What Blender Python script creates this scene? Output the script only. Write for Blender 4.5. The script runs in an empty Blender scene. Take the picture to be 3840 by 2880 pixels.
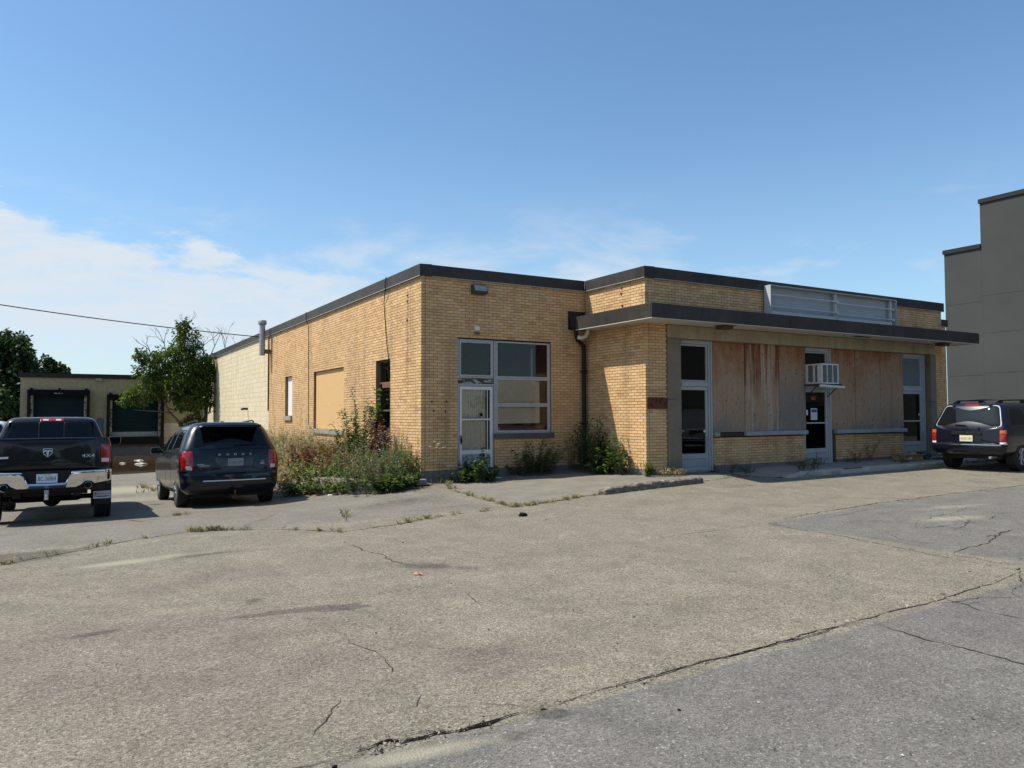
import bpy, math, random
import numpy as np
from mathutils import Vector, Matrix
random.seed(7); RNG = np.random.default_rng(7)
SC = bpy.context.scene
COL = SC.collection
R = math.radians
# ------------------------------------------------------------------ camera
CAM = np.array([-6.7313, -15.4609, 1.567]); YAW, PITCH, ROLL = 0.5316, 0.0392, -0.0027
fw = np.array([math.sin(YAW)*math.cos(PITCH), math.cos(YAW)*math.cos(PITCH), math.sin(PITCH)])
rt = np.array([math.cos(YAW), -math.sin(YAW), 0.0]); up = np.cross(rt, fw)
rt2 = rt*math.cos(ROLL)+up*math.sin(ROLL); up2 = -rt*math.sin(ROLL)+up*math.cos(ROLL)
cd = bpy.data.cameras.new('camera'); cam = bpy.data.objects.new('camera', cd); COL.objects.link(cam)
cd.sensor_width = 36.0; cd.lens = 36.0*2806.95/3840; cd.clip_start = 0.05; cd.clip_end = 3000
m4 = Matrix.Identity(4)
for i in range(3):
    m4[i][0] = rt2[i]; m4[i][1] = up2[i]; m4[i][2] = -fw[i]; m4[i][3] = CAM[i]
cam.matrix_world = m4
SC.camera = cam
# ------------------------------------------------------------------ light
SUN_DIR = Vector((-0.58, 0.307, 1.0)).normalized()          # towards the sun
SUN_EL = math.asin(SUN_DIR.z); SUN_AZ = math.atan2(SUN_DIR.x, SUN_DIR.y)
sd = bpy.data.lights.new('sun', 'SUN'); sd.energy = 5.0; sd.angle = R(0.53); sd.color = (1.0, 0.94, 0.84)
sun = bpy.data.objects.new('sun', sd); COL.objects.link(sun)
sun.rotation_euler = (-SUN_DIR).to_track_quat('-Z', 'Y').to_euler(); sun.location = (-30, 16, 50)
W = bpy.data.worlds.new('World'); SC.world = W; W.use_nodes = True
SKY_STRENGTH = 0.122
def world_nodes():
    nt = W.node_tree; nt.nodes.clear()
    n = lambda t: nt.nodes.new(t); L = nt.links.new
    out = n('ShaderNodeOutputWorld'); bg = n('ShaderNodeBackground')
    sky = n('ShaderNodeTexSky'); sky.sky_type = 'NISHITA'; sky.sun_disc = False
    sky.sun_elevation = SUN_EL; sky.sun_rotation = SUN_AZ
    sky.altitude = 100; sky.air_density = 1.0; sky.dust_density = 0.7; sky.ozone_density = 1.0
    sc_ = n('ShaderNodeVectorMath'); sc_.operation = 'SCALE'; sc_.inputs['Scale'].default_value = SKY_STRENGTH
    L(sky.outputs[0], sc_.inputs[0])
    tc = n('ShaderNodeTexCoord'); sep = n('ShaderNodeSeparateXYZ'); L(tc.outputs['Generated'], sep.inputs[0])
    def M(op, a, b=None, c=None, clamp=False):
        k = n('ShaderNodeMath'); k.operation = op; k.use_clamp = clamp
        for i, v in enumerate((a, b, c)):
            if v is None: continue
            if isinstance(v, (int, float)): k.inputs[i].default_value = v
            else: L(v, k.inputs[i])
        return k.outputs[0]
    X, Y, Z = sep.outputs
    den = M('ADD', M('MAXIMUM', Z, 0.0), 0.10)
    cx = M('DIVIDE', X, den); cy = M('DIVIDE', Y, den)
    cmb = n('ShaderNodeCombineXYZ'); L(cx, cmb.inputs[0]); L(cy, cmb.inputs[1])
    def noise(vec, scale, detail, rough, dist=0.0):
        k = n('ShaderNodeTexNoise'); L(vec, k.inputs['Vector']); k.inputs['Scale'].default_value = scale
        k.inputs['Detail'].default_value = detail; k.inputs['Roughness'].default_value = rough
        k.inputs['Distortion'].default_value = dist
        return k.outputs['Fac']
    def smooth(x, a, b):
        k = n('ShaderNodeMapRange'); k.interpolation_type = 'SMOOTHSTEP'; L(x, k.inputs[0])
        k.inputs[1].default_value = a; k.inputs[2].default_value = b; return k.outputs[0]
    nA = noise(cmb.outputs[0], 1.6, 7, 0.58, 0.3); nB = noise(cmb.outputs[0], 4.5, 6, 0.6, 0.5)
    mp = n('ShaderNodeMapping'); mp.inputs['Scale'].default_value = (1.0, 1.0, 3.2); L(tc.outputs['Generated'], mp.inputs[0])
    nC = noise(mp.outputs[0], 8.0, 6, 0.55, 0.25)
    nD = noise(mp.outputs[0], 3.2, 6, 0.58, 0.6)
    # a bank of cloud that is tall in the west-north-west and thins out eastward
    top = M('MINIMUM', M('ADD', M('MULTIPLY', X, -0.17), 0.232), 0.34)
    edge = M('ADD', M('SUBTRACT', top, Z), M('MULTIPLY', M('SUBTRACT', nC, 0.5), 0.20))
    edge = M('ADD', edge, M('MULTIPLY', M('SUBTRACT', nD, 0.5), 0.10))
    bank = smooth(edge, -0.005, 0.05)
    nE = noise(mp.outputs[0], 22.0, 5, 0.6, 0.2); edge = M('ADD', edge, M('MULTIPLY', M('SUBTRACT', nE, 0.5), 0.07)); bank = smooth(edge, 0.0, 0.035)
    holes = smooth(M('ADD', nB, M('MULTIPLY', nC, 0.6)), 0.55, 0.95)
    bank = M('MULTIPLY', bank, M('ADD', M('MULTIPLY', holes, 0.30), 0.66))
    bank = M('MULTIPLY', bank, smooth(M('ADD', X, M('MULTIPLY', M('SUBTRACT', nD, 0.5), 0.5)), 0.50, 0.16))
    low = smooth(Z, 0.02, 0.13); bank = M('MULTIPLY', bank, M('ADD', M('MULTIPLY', low, 0.72), 0.28))
    wz = M('MULTIPLY', smooth(Z, 0.30, 0.15), smooth(M('ADD', nD, M('MULTIPLY', nC, 0.5)), 0.70, 0.96))
    wisp = M('MULTIPLY', wz, 0.9)
    fac = M('MAXIMUM', bank, wisp, clamp=True)
    haze = M('MULTIPLY', smooth(Z, 0.42, 0.0), 0.30)
    grade = n('ShaderNodeMix'); grade.data_type = 'RGBA'; grade.blend_type = 'MULTIPLY'; grade.inputs[0].default_value = 1.0
    L(sc_.outputs[0], grade.inputs[6]); grade.inputs[7].default_value = (0.82, 1.03, 1.13, 1)
    mx0 = n('ShaderNodeMix'); mx0.data_type = 'RGBA'; L(haze, mx0.inputs[0]); L(grade.outputs[2], mx0.inputs[6]); mx0.inputs[7].default_value = (0.44, 0.585, 0.72, 1)
    mx = n('ShaderNodeMix'); mx.data_type = 'RGBA'; L(fac, mx.inputs[0]); L(mx0.outputs[2], mx.inputs[6]); mx.inputs[7].default_value = (0.60, 0.655, 0.715, 1)
    L(mx.outputs[2], bg.inputs[0]); bg.inputs[1].default_value = 1.0
    L(bg.outputs[0], out.inputs[0])
world_nodes()
SC.view_settings.view_transform = 'Standard'; SC.view_settings.look = 'None'
SC.view_settings.exposure = 0.29; SC.view_settings.gamma = 1.0; SC.view_settings.use_curve_mapping = False
SC.cycles.max_bounces = 8; SC.cycles.transparent_max_bounces = 12; SC.cycles.use_denoising = True
SC.cycles.sample_clamp_indirect = 6.0
# ------------------------------------------------------------------ materials
MATS = {}
class NT:
    def __init__(s, name):
        s.m = bpy.data.materials.new(name); s.m.use_nodes = True; s.t = s.m.node_tree
        s.b = s.t.nodes['Principled BSDF']; s.out = s.t.nodes['Material Output']
        MATS[name] = s.m
    def n(s, t, **kw):
        k = s.t.nodes.new(t)
        for a, v in kw.items(): setattr(k, a, v)
        return k
    def L(s, a, b): s.t.links.new(a, b)
    def noise(s, vec, scale, detail=5, rough=0.6, dist=0.0):
        k = s.n('ShaderNodeTexNoise'); k.inputs['Scale'].default_value = scale; k.inputs['Detail'].default_value = detail
        k.inputs['Roughness'].default_value = rough; k.inputs['Distortion'].default_value = dist
        if vec is not None: s.L(vec, k.inputs['Vector'])
        return k
    def obj(s): return s.n('ShaderNodeTexCoord').outputs['Object']
    def mapping(s, vec, scale):
        k = s.n('ShaderNodeMapping'); k.inputs['Scale'].default_value = scale; s.L(vec, k.inputs[0]); return k.outputs[0]
    def ramp(s, fac, stops, interp='LINEAR'):
        k = s.n('ShaderNodeValToRGB'); k.color_ramp.interpolation = interp; e = k.color_ramp.elements
        while len(e) < len(stops): e.new(0.5)
        for i, (p, c) in enumerate(stops):
            e[i].position = p; e[i].color = (c[0], c[1], c[2], 1) if isinstance(c, (tuple, list)) else (c, c, c, 1)
        if fac is not None: s.L(fac, k.inputs[0])
        return k.outputs[0]
    def math(s, op, a, b=None, clamp=False):
        k = s.n('ShaderNodeMath', operation=op, use_clamp=clamp)
        for i, v in enumerate((a, b)):
            if v is None: continue
            if isinstance(v, (int, float)): k.inputs[i].default_value = v
            else: s.L(v, k.inputs[i])
        return k.outputs[0]
    def mix(s, fac, a, b, blend='MIX'):
        k = s.n('ShaderNodeMix', data_type='RGBA', blend_type=blend)
        for i, v in ((0, fac), (6, a), (7, b)):
            if isinstance(v, (int, float)) and i == 0: k.inputs[0].default_value = v
            elif isinstance(v, (tuple, list)): k.inputs[i].default_value = (v[0], v[1], v[2], 1)
            elif isinstance(v, (int, float)): k.inputs[i].default_value = (v, v, v, 1)
            else: s.L(v, k.inputs[i])
        return k.outputs[2]
    def bump(s, h, strength=0.3, dist=0.01):
        k = s.n('ShaderNodeBump'); k.inputs['Strength'].default_value = strength; k.inputs['Distance'].default_value = dist
        s.L(h, k.inputs['Height']); s.L(k.outputs[0], s.b.inputs['Normal']); return k
    def col(s, c):
        if isinstance(c, (tuple, list)): s.b.inputs['Base Color'].default_value = (c[0], c[1], c[2], 1)
        else: s.L(c, s.b.inputs['Base Color'])
    def set(s, rough=0.6, metal=0.0, spec=0.5, coat=0.0):
        s.b.inputs['Roughness'].default_value = rough; s.b.inputs['Metallic'].default_value = metal
        s.b.inputs['Specular IOR Level'].default_value = spec; s.b.inputs['Coat Weight'].default_value = coat
        s.b.inputs['Coat Roughness'].default_value = 0.03
        return s.m
def simple(name, c, rough=0.6, metal=0.0, var=0.18, scale=6.0, bump=0.15, spec=0.5, coat=0.0, fine=60.0):
    """base colour with dirt-like variation and fine relief"""
    t = NT(name); o = t.obj()
    a = t.noise(o, scale, 6, 0.65).outputs['Fac']; b = t.noise(o, fine, 3, 0.6).outputs['Fac']
    f = t.math('ADD', t.math('MULTIPLY', a, 0.75), t.math('MULTIPLY', b, 0.25))
    lo = tuple(v*(1-var) for v in c); hi = tuple(min(1, v*(1+var)) for v in c)
    t.col(t.ramp(f, [(0.3, lo), (0.7, hi)]))
    if bump: t.bump(f, bump, 0.01)
    t.set(rough, metal, spec, coat)
    if var: t.L(t.math('ADD', t.math('MULTIPLY', t.math('SUBTRACT', a, 0.5), 0.25), rough, True), t.b.inputs['Roughness'])
    return t.m
def island_rand(t):
    g = t.n('ShaderNodeNewGeometry').outputs['Random Per Island']; o = t.n('ShaderNodeObjectInfo').outputs['Random']
    return t.math('FRACT', t.math('ADD', g, o))
def make_brick():
    t = NT('buff_brick'); g = t.n('ShaderNodeNewGeometry'); pos = g.outputs['Position']
    r = island_rand(t); r2 = t.math('FRACT', t.math('MULTIPLY', r, 17.31))
    c = t.ramp(r, [(0.0, (0.655, 0.410, 0.190)), (0.22, (0.70, 0.447, 0.210)), (0.40, (0.73, 0.478, 0.232)), (0.6, (0.75, 0.507, 0.260)), (0.76, (0.68, 0.425, 0.198)), (0.87, (0.61, 0.360, 0.166)), (0.95, (0.73, 0.51, 0.30)), (1.0, (0.54, 0.305, 0.145))])
    val = t.math('ADD', t.math('MULTIPLY', r2, 0.16), 0.88)
    c = t.mix(1.0, c, val, 'MULTIPLY')
    n1 = t.noise(pos, 90, 4, 0.7).outputs['Fac']; n2 = t.noise(pos, 0.9, 5, 0.6).outputs['Fac']
    c = t.mix(t.math('MULTIPLY', t.ramp(n1, [(0.45, 0.0), (0.75, 1.0)]), 0.22), c, (0.30, 0.19, 0.10))
    st = t.noise(t.mapping(pos, (2.6, 2.6, 0.22)), 1.0, 5, 0.65).outputs['Fac']
    c = t.mix(t.math('MULTIPLY', t.ramp(st, [(0.52, 0.0), (0.76, 1.0)]), 0.55), c, (0.20, 0.13, 0.075))
    c = t.mix(t.math('MULTIPLY', t.ramp(n2, [(0.46, 0.0), (0.72, 1.0)]), 0.38), c, (0.30, 0.19, 0.105))
    # rust run below the anchor bolts near the corner of the long wall
    s = t.n('ShaderNodeSeparateXYZ'); t.L(pos, s.inputs[0])
    wob = t.math('MULTIPLY', t.math('SUBTRACT', t.noise(pos, 3.0, 3).outputs['Fac'], 0.5), 0.25)
    d = t.math('ABSOLUTE', t.math('ADD', t.math('SUBTRACT', s.outputs[1], 0.80), wob))
    run = t.math('MULTIPLY', t.ramp(d, [(0.0, 1.0), (0.11, 0.0)]), t.ramp(t.math('MULTIPLY', s.outputs[2], 0.2), [(0.30, 0.0), (0.55, 1.0), (0.87, 1.0), (0.9, 0.0)]))
    side = t.math('LESS_THAN', s.outputs[0], 0.12)
    c = t.mix(t.math('MULTIPLY', t.math('MULTIPLY', run, side), 0.55), c, (0.17, 0.09, 0.05))
    t.col(c); t.bump(n1, 0.25, 0.006); return t.set(0.72, 0, 0.35)
BRICK = make_brick()
MORTAR = simple('mortar', (0.235, 0.140, 0.072), 0.95, var=0.3, scale=4)
def make_block(name='yellow_painted_block', k=1.0):
    t = NT(name); pos = t.n('ShaderNodeNewGeometry').outputs['Position']; r = island_rand(t)
    c = t.ramp(r, [(0.0, (0.63*k, 0.545*k, 0.365*k*k)), (0.5, (0.67*k, 0.582*k, 0.40*k*k)), (1.0, (0.71*k, 0.62*k, 0.435*k*k))])
    a = t.noise(pos, 1.3, 7, 0.7, 0.4).outputs['Fac']; b = t.noise(t.mapping(pos, (3, 3, 0.35)), 1.0, 5, 0.6).outputs['Fac']
    c = t.mix(t.ramp(a, [(0.60, 0.0), (0.64, 0.85)]), c, (0.60, 0.57, 0.48))
    c = t.mix(t.math('MULTIPLY', t.ramp(b, [(0.5, 0.0), (0.75, 1.0)]), 0.5), c, (0.36, 0.31, 0.20))
    f = t.noise(pos, 45, 4, 0.7).outputs['Fac']; c = t.mix(t.math('MULTIPLY', f, 0.25), c, (0.40, 0.35, 0.22))
    t.col(c); t.bump(f, 0.35, 0.01); return t.set(0.8, 0, 0.3)
BLOCK = make_block(); BLOCK_PALE = make_block('pale_painted_block', 1.22)
BLOCKJ = simple('painted_joint', (0.38, 0.32, 0.18), 0.9, var=0.3)
def make_trim():
    t = NT('brown_metal_trim'); pos = t.n('ShaderNodeNewGeometry').outputs['Position']
    a = t.noise(pos, 1.1, 6, 0.65).outputs['Fac']; b = t.noise(t.mapping(pos, (11, 11, 0.9)), 1.0, 5, 0.7).outputs['Fac']; d = t.noise(pos, 0.7, 2, 0.5).outputs['Fac']
    c = t.ramp(a, [(0.3, (0.030, 0.026, 0.022)), (0.7, (0.058, 0.051, 0.045))]); c = t.mix(t.math('MULTIPLY', t.ramp(b, [(0.5, 0.0), (0.72, 1.0)]), 0.35), c, (0.085, 0.075, 0.067)); c = t.mix(t.math('MULTIPLY', t.ramp(b, [(0.30, 1.0), (0.42, 0.0)]), 0.5), c, (0.025, 0.020, 0.017))
    t.col(c); t.bump(d, 0.12, 0.05); t.set(0.5, 0, 0.22); t.L(t.math('ADD', t.math('MULTIPLY', b, 0.3), 0.32), t.b.inputs['Roughness']); return t.m
METAL_BROWN = make_trim()
METAL_DARK = simple('dark_flashing', (0.020, 0.020, 0.021), 0.55, 0.0, 0.3, 2, 0.05, 0.25)
def make_peel(name, paint, under, thr, rough=0.7, scale=2.2, stretch=(1, 1, 1)):
    t = NT(name); pos = t.mapping(t.n('ShaderNodeNewGeometry').outputs['Position'], stretch)
    a = t.noise(pos, scale, 8, 0.68, 0.5).outputs['Fac']; b = t.noise(pos, 25, 4, 0.6).outputs['Fac']
    p = t.ramp(b, [(0.3, tuple(v*0.82 for v in paint)), (0.7, paint)])
    t.col(t.mix(t.ramp(a, [(thr, 0.0), (thr+0.02, 1.0)]), p, under)); t.bump(a, 0.4, 0.01); return t.set(rough, 0, 0.35)
SOFFIT = make_peel('peeling_soffit_paint', (0.62, 0.57, 0.50), (0.24, 0.16, 0.10), 0.66)
WOOD_PEEL = make_peel('peeled_wood', (0.42, 0.40, 0.37), (0.075, 0.05, 0.035), 0.46, scale=9, stretch=(0.5, 1, 2))
def make_conc(name, c, streak=0.35, dark=0.5, rough=0.85):
    t = NT(name); pos = t.n('ShaderNodeNewGeometry').outputs['Position']
    a = t.noise(pos, 2.2, 7, 0.65).outputs['Fac']; b = t.noise(pos, 70, 3, 0.65).outputs['Fac']
    k = t.ramp(a, [(0.3, tuple(v*0.75 for v in c)), (0.7, tuple(min(1, v*1.15) for v in c))])
    k = t.mix(t.math('MULTIPLY', b, 0.3), k, tuple(v*0.55 for v in c))
    s = t.noise(t.mapping(pos, (5, 5, 0.35)), 1.0, 6, 0.7).outputs['Fac']
    k = t.mix(t.math('MULTIPLY', t.ramp(s, [(0.52, 0.0), (0.72, 1.0)]), streak), k, tuple(v*dark for v in c))
    t.col(k); t.bump(b, 0.3, 0.008); return t.set(rough, 0, 0.3)
CONC = make_conc('weathered_concrete', (0.33, 0.30, 0.255))
CONC_BROWN = make_conc('brown_weathered_concrete', (0.235, 0.195, 0.148), 0.6, 0.5)
CONC_TAN = make_conc('tan_stained_concrete', (0.40, 0.335, 0.225), 0.6, 0.45)
CONC_BASE = make_conc('grey_foundation_concrete', (0.19, 0.18, 0.165), 0.5)
CONC_LIGHT = make_conc('pale_kerb_concrete', (0.42, 0.385, 0.32), 0.2, 0.6)
def make_stop():
    t = NT('worn_parking_stop'); g = t.n('ShaderNodeNewGeometry'); pos = g.outputs['Position']
    a = t.noise(pos, 9, 6, 0.7).outputs['Fac']; b = t.noise(pos, 80, 3, 0.6).outputs['Fac']
    c = t.ramp(a, [(0.35, (0.07, 0.055, 0.042)), (0.5, (0.16, 0.13, 0.10)), (0.60, (0.27, 0.235, 0.19)), (0.68, (0.50, 0.46, 0.40))])
    t.col(t.mix(t.math('MULTIPLY', b, 0.4), c, (0.12, 0.10, 0.08))); t.bump(a, 0.7, 0.02); return t.set(0.9)
STOP = make_stop()
FRAME = simple('grey_aluminium_frame', (0.37, 0.385, 0.39), 0.45, 0.0, 0.14, 3, 0.03, 0.5)
FRAME_OLD = make_peel('weathered_white_frame', (0.46, 0.46, 0.45), (0.16, 0.14, 0.12), 0.62, 0.6, 14)
DOOR_PANEL = simple('grey_painted_panel', (0.33, 0.345, 0.36), 0.5, 0.0, 0.1, 3, 0.03)
SILL_PAINT = simple('grey_painted_sill', (0.30, 0.33, 0.35), 0.7, 0.0, 0.2, 5, 0.1)
SILL_STONE = make_conc('limestone_sill', (0.34, 0.30, 0.26), 0.5)
SILL_SLATE = make_conc('dark_slate_sill', (0.10, 0.105, 0.11), 0.4)
BLACK = simple('matte_black', (0.008, 0.008, 0.009), 0.7, 0.0, 0.2, spec=0.2)
RUBBER = simple('tyre_rubber', (0.014, 0.014, 0.014), 0.75, 0.0, 0.3, 12, 0.2)
def make_glass(name, tint, trans, gain=1.0, wave=0.02):
    t = NT(name); t.t.nodes.remove(t.b)
    tr = t.n('ShaderNodeBsdfTransparent'); tr.inputs[0].default_value = (*tint, 1)
    gl = t.n('ShaderNodeBsdfGlossy'); gl.inputs['Roughness'].default_value = 0.01
    df = t.n('ShaderNodeBsdfDiffuse'); df.inputs[0].default_value = (0.008, 0.010, 0.012, 1)
    a = t.n('ShaderNodeMixShader'); a.inputs[0].default_value = trans; t.L(df.outputs[0], a.inputs[1]); t.L(tr.outputs[0], a.inputs[2])
    f = t.n('ShaderNodeFresnel'); f.inputs[0].default_value = 1.52
    n = t.noise(t.obj(), 1.2, 2, 0.5).outputs['Fac']; bp = t.n('ShaderNodeBump'); bp.inputs['Strength'].default_value = wave; bp.inputs['Distance'].default_value = 0.02
    t.L(n, bp.inputs['Height']); t.L(bp.outputs[0], gl.inputs['Normal'])
    b = t.n('ShaderNodeMixShader'); t.L(t.math('MULTIPLY', f.outputs[0], gain, True), b.inputs[0]); t.L(a.outputs[0], b.inputs[1]); t.L(gl.outputs[0], b.inputs[2])
    t.L(b.outputs[0], t.out.inputs[0]); return t.m
GLASS = make_glass('window_glass', (0.94, 0.95, 0.945), 0.96, 1.0)
GLASS_TINT = make_glass('tinted_car_glass', (0.30, 0.36, 0.38), 0.85, 0.9, 0.0)
GLASS_DARK = make_glass('privacy_glass', (0.1, 0.1, 0.1), 0.05, 1.0, 0.0)
def make_ply(name, tone):
    t = NT(name); pos = t.n('ShaderNodeNewGeometry').outputs['Position']; s = t.n('ShaderNodeSeparateXYZ'); t.L(pos, s.inputs[0])
    grain = t.noise(t.mapping(pos, (38, 38, 3.2)), 1.0, 5, 0.65, 1.2).outputs['Fac']
    fig = t.noise(t.mapping(pos, (7, 7, 2.0)), 1.0, 4, 0.6, 2.5).outputs['Fac']
    red = (0.30, 0.118, 0.052); tan = (0.42, 0.295, 0.195); gray = (0.235, 0.222, 0.192)
    big = t.noise(t.mapping(pos, (2.2, 2.2, 1.0)), 1.0, 6, 0.68, 1.0).outputs['Fac']
    hz = t.math('ADD', t.math('MULTIPLY', t.math('SUBTRACT', s.outputs[2], 1.1), 0.36), t.math('MULTIPLY', t.math('SUBTRACT', big, 0.5), 1.1))
    c = t.mix(t.ramp(hz, [(0.42, 0.0), (0.86, 1.0)]), tan, red)
    if tone == 'grey': c = t.mix(t.ramp(hz, [(0.26, 1.0), (0.62, 0.0)]), c, gray)
    else: c = t.mix(t.ramp(t.math('ADD', hz, t.math('MULTIPLY', fig, 0.16)), [(0.06, 1.0), (0.22, 0.0)]), c, gray)
    run = t.noise(t.mapping(pos, (7.5, 7.5, 0.28)), 1.0, 4, 0.62, 0.4).outputs['Fac']
    if tone == 'run':
        c = t.mix(t.math('MULTIPLY', t.ramp(run, [(0.48, 0.0), (0.56, 1.0)]), t.ramp(t.math('ADD', t.math('MULTIPLY', s.outputs[2], 0.25), t.math('MULTIPLY', t.math('SUBTRACT', big, 0.5), 0.2)), [(0.50, 0.0), (0.62, 0.95)])), c, (0.16, 0.050, 0.022))
        c = t.mix(t.math('MULTIPLY', t.ramp(run, [(0.40, 1.0), (0.47, 0.0)]), 0.8), c, (0.52, 0.43, 0.34))
    else:
        c = t.mix(t.math('MULTIPLY', t.ramp(run, [(0.52, 0.0), (0.66, 1.0)]), 0.22), c, (0.20, 0.085, 0.04)); c = t.mix(t.math('MULTIPLY', t.ramp(big, [(0.36, 1.0), (0.5, 0.0)]), 0.35), c, (0.42, 0.33, 0.25))
    c = t.mix(t.math('MULTIPLY', t.ramp(fig, [(0.44, 0.0), (0.5, 1.0), (0.56, 0.0)]), 0.42), c, (0.23, 0.12, 0.065))
    c = t.mix(t.math('MULTIPLY', t.ramp(grain, [(0.42, 0.0), (0.62, 1.0)]), 0.28), c, (0.17, 0.105, 0.07))
    v = t.n('ShaderNodeTexVoronoi'); v.inputs['Scale'].default_value = 1.0; t.L(t.mapping(pos, (6.5, 6.5, 4.2)), v.inputs['Vector'])
    c = t.mix(t.ramp(t.math('ADD', v.outputs['Distance'], t.math('MULTIPLY', fig, 0.10)), [(0.13, 0.9), (0.19, 0.0)]), c, (0.055, 0.028, 0.018))
    t.col(c); t.bump(grain, 0.35, 0.004); return t.set(0.85, 0, 0.25)
PLY = {k: make_ply('weathered_plywood_'+k, k) for k in ('plain', 'run', 'grey')}
PANEL_TAN = make_peel('tan_painted_board', (0.68, 0.43, 0.19), (0.60, 0.385, 0.17), 0.62, 0.7, 1.5)
PANEL_WHITE = simple('white_board', (0.70, 0.71, 0.72), 0.55, 0, 0.08)
STUCCO = None
def make_stucco():
    t = NT('charcoal_stucco'); pos = t.n('ShaderNodeNewGeometry').outputs['Position']
    a = t.noise(pos, 0.35, 5, 0.6).outputs['Fac']; b = t.noise(t.mapping(pos, (3, 3, 12)), 2.0, 4, 0.7).outputs['Fac']
    t.col(t.mix(t.math('MULTIPLY', b, 0.5), t.ramp(a, [(0.3, (0.058, 0.063, 0.061)), (0.7, (0.074, 0.078, 0.075))]), (0.047, 0.051, 0.050))); t.bump(b, 0.25, 0.02); return t.set(0.95, 0, 0.2)
STUCCO = make_stucco()
STUCCO_J = simple('stucco_joint', (0.03, 0.031, 0.03), 0.9)
def paint(name, c, rough=0.3):
    t = NT(name); o = t.obj(); a = t.noise(o, 2.0, 6, 0.7).outputs['Fac']; d = t.noise(o, 9.0, 6, 0.75).outputs['Fac']
    t.col(t.mix(t.math('MULTIPLY', t.ramp(d, [(0.5, 0.0), (0.8, 1.0)]), 0.018), c, (0.22, 0.19, 0.15)))
    t.set(rough, 0.0, 0.25, 0.55)
    t.L(t.math('ADD', t.math('MULTIPLY', a, 0.06), 0.0), t.b.inputs['Coat Roughness']); return t.m
PAINT_BLACK = paint('black_car_paint', (0.0030, 0.0030, 0.0036))
PAINT_NAVY = paint('dark_navy_car_paint', (0.0035, 0.0055, 0.012))
PAINT_BLUE = paint('midnight_blue_car_paint', (0.0045, 0.0055, 0.0135))
PAINT_WHITE = paint('white_car_paint', (0.62, 0.63, 0.64))
PAINT_GREY = paint('grey_car_paint', (0.11, 0.12, 0.13))
CHROME = simple('chrome', (0.72, 0.72, 0.73), 0.06, 1.0, 0.05, 3, 0.0)
SILVER = simple('silver_badge', (0.62, 0.63, 0.64), 0.3, 0.25, 0.05, 3, 0.0)
STEEL = simple('galvanised_steel', (0.36, 0.37, 0.38), 0.5, 0.6, 0.25, 5, 0.05)
ALLOY = simple('alloy_rim', (0.42, 0.43, 0.45), 0.3, 0.9, 0.1)
PLASTIC = simple('black_trim_plastic', (0.008, 0.008, 0.009), 0.55, 0, 0.2, spec=0.3)
LAMP_RED = simple('red_lamp_lens', (0.32, 0.008, 0.010), 0.12, 0, 0.15, 12, 0.0, 0.6, 0.6)
LAMP_AMBER = simple('amber_lamp_lens', (0.52, 0.11, 0.015), 0.15, 0, 0.1, 12, 0.0, 0.6, 0.6)
LAMP_WHITE = simple('clear_lamp_lens', (0.62, 0.60, 0.60), 0.12, 0, 0.1, 12, 0.0, 0.6, 0.6)
PLATE_W = simple('white_number_plate', (0.66, 0.68, 0.70), 0.45, 0, 0.08)
PLATE_D = simple('dirty_number_plate', (0.22, 0.24, 0.25), 0.5, 0, 0.15)
PLATE_Y = simple('cream_number_plate', (0.70, 0.65, 0.42), 0.5, 0, 0.1)
INK = simple('dark_blue_ink', (0.010, 0.016, 0.045), 0.6, 0, 0.0, bump=0)
INK_RED = simple('red_ink', (0.40, 0.02, 0.03), 0.6, 0, 0.0, bump=0)
ORANGE = simple('orange_vinyl', (0.72, 0.26, 0.05), 0.5, 0, 0.1)
WHITE = simple('off_white_paint', (0.66, 0.66, 0.63), 0.55, 0, 0.12)
PAPER = simple('white_paper', (0.60, 0.64, 0.66), 0.8, 0, 0.05)
CREAM = simple('cream_blind', (0.80, 0.66, 0.47), 0.75, 0, 0.12, 3, 0.05)
CURTAIN = simple('curtain_cloth', (0.72, 0.63, 0.49), 0.9, 0, 0.2, 9, 0.1)
REDWOOD = simple('dark_red_board', (0.16, 0.035, 0.025), 0.7)
RUST = make_peel('rusted_sign_plate', (0.14, 0.045, 0.022), (0.045, 0.016, 0.010), 0.52, 0.85, 8)
TEAL = simple('dark_teal_dock_door', (0.005, 0.020, 0.024), 0.6, 0, 0.3, 2, 0.05, 0.2)
DOCKPALE = make_peel('scraped_dock_panel', (0.36, 0.38, 0.38), (0.03, 0.05, 0.055), 0.63, 0.6, 5, (1, 1, 3))
YELLOW_OLD = make_peel('faded_yellow_guard', (0.40, 0.36, 0.24), (0.05, 0.045, 0.035), 0.5, 0.8, 6)
CARD = simple('cardboard', (0.34, 0.22, 0.11), 0.85)
SIGNGREY = simple('pale_grey_sign_metal', (0.40, 0.44, 0.46), 0.5, 0.0, 0.15, 2, 0.04)
SIGNWHITE = make_peel('rusty_white_steel', (0.60, 0.60, 0.57), (0.20, 0.13, 0.08), 0.70, 0.6, 6)
BARK = make_conc('grey_bark', (0.16, 0.125, 0.095), 0.6, 0.5)
TWIG = simple('dry_twig', (0.11, 0.085, 0.065), 0.9)
SOIL = simple('dry_soil', (0.13, 0.10, 0.07), 0.95, 0, 0.4, 5, 0.5)
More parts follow.
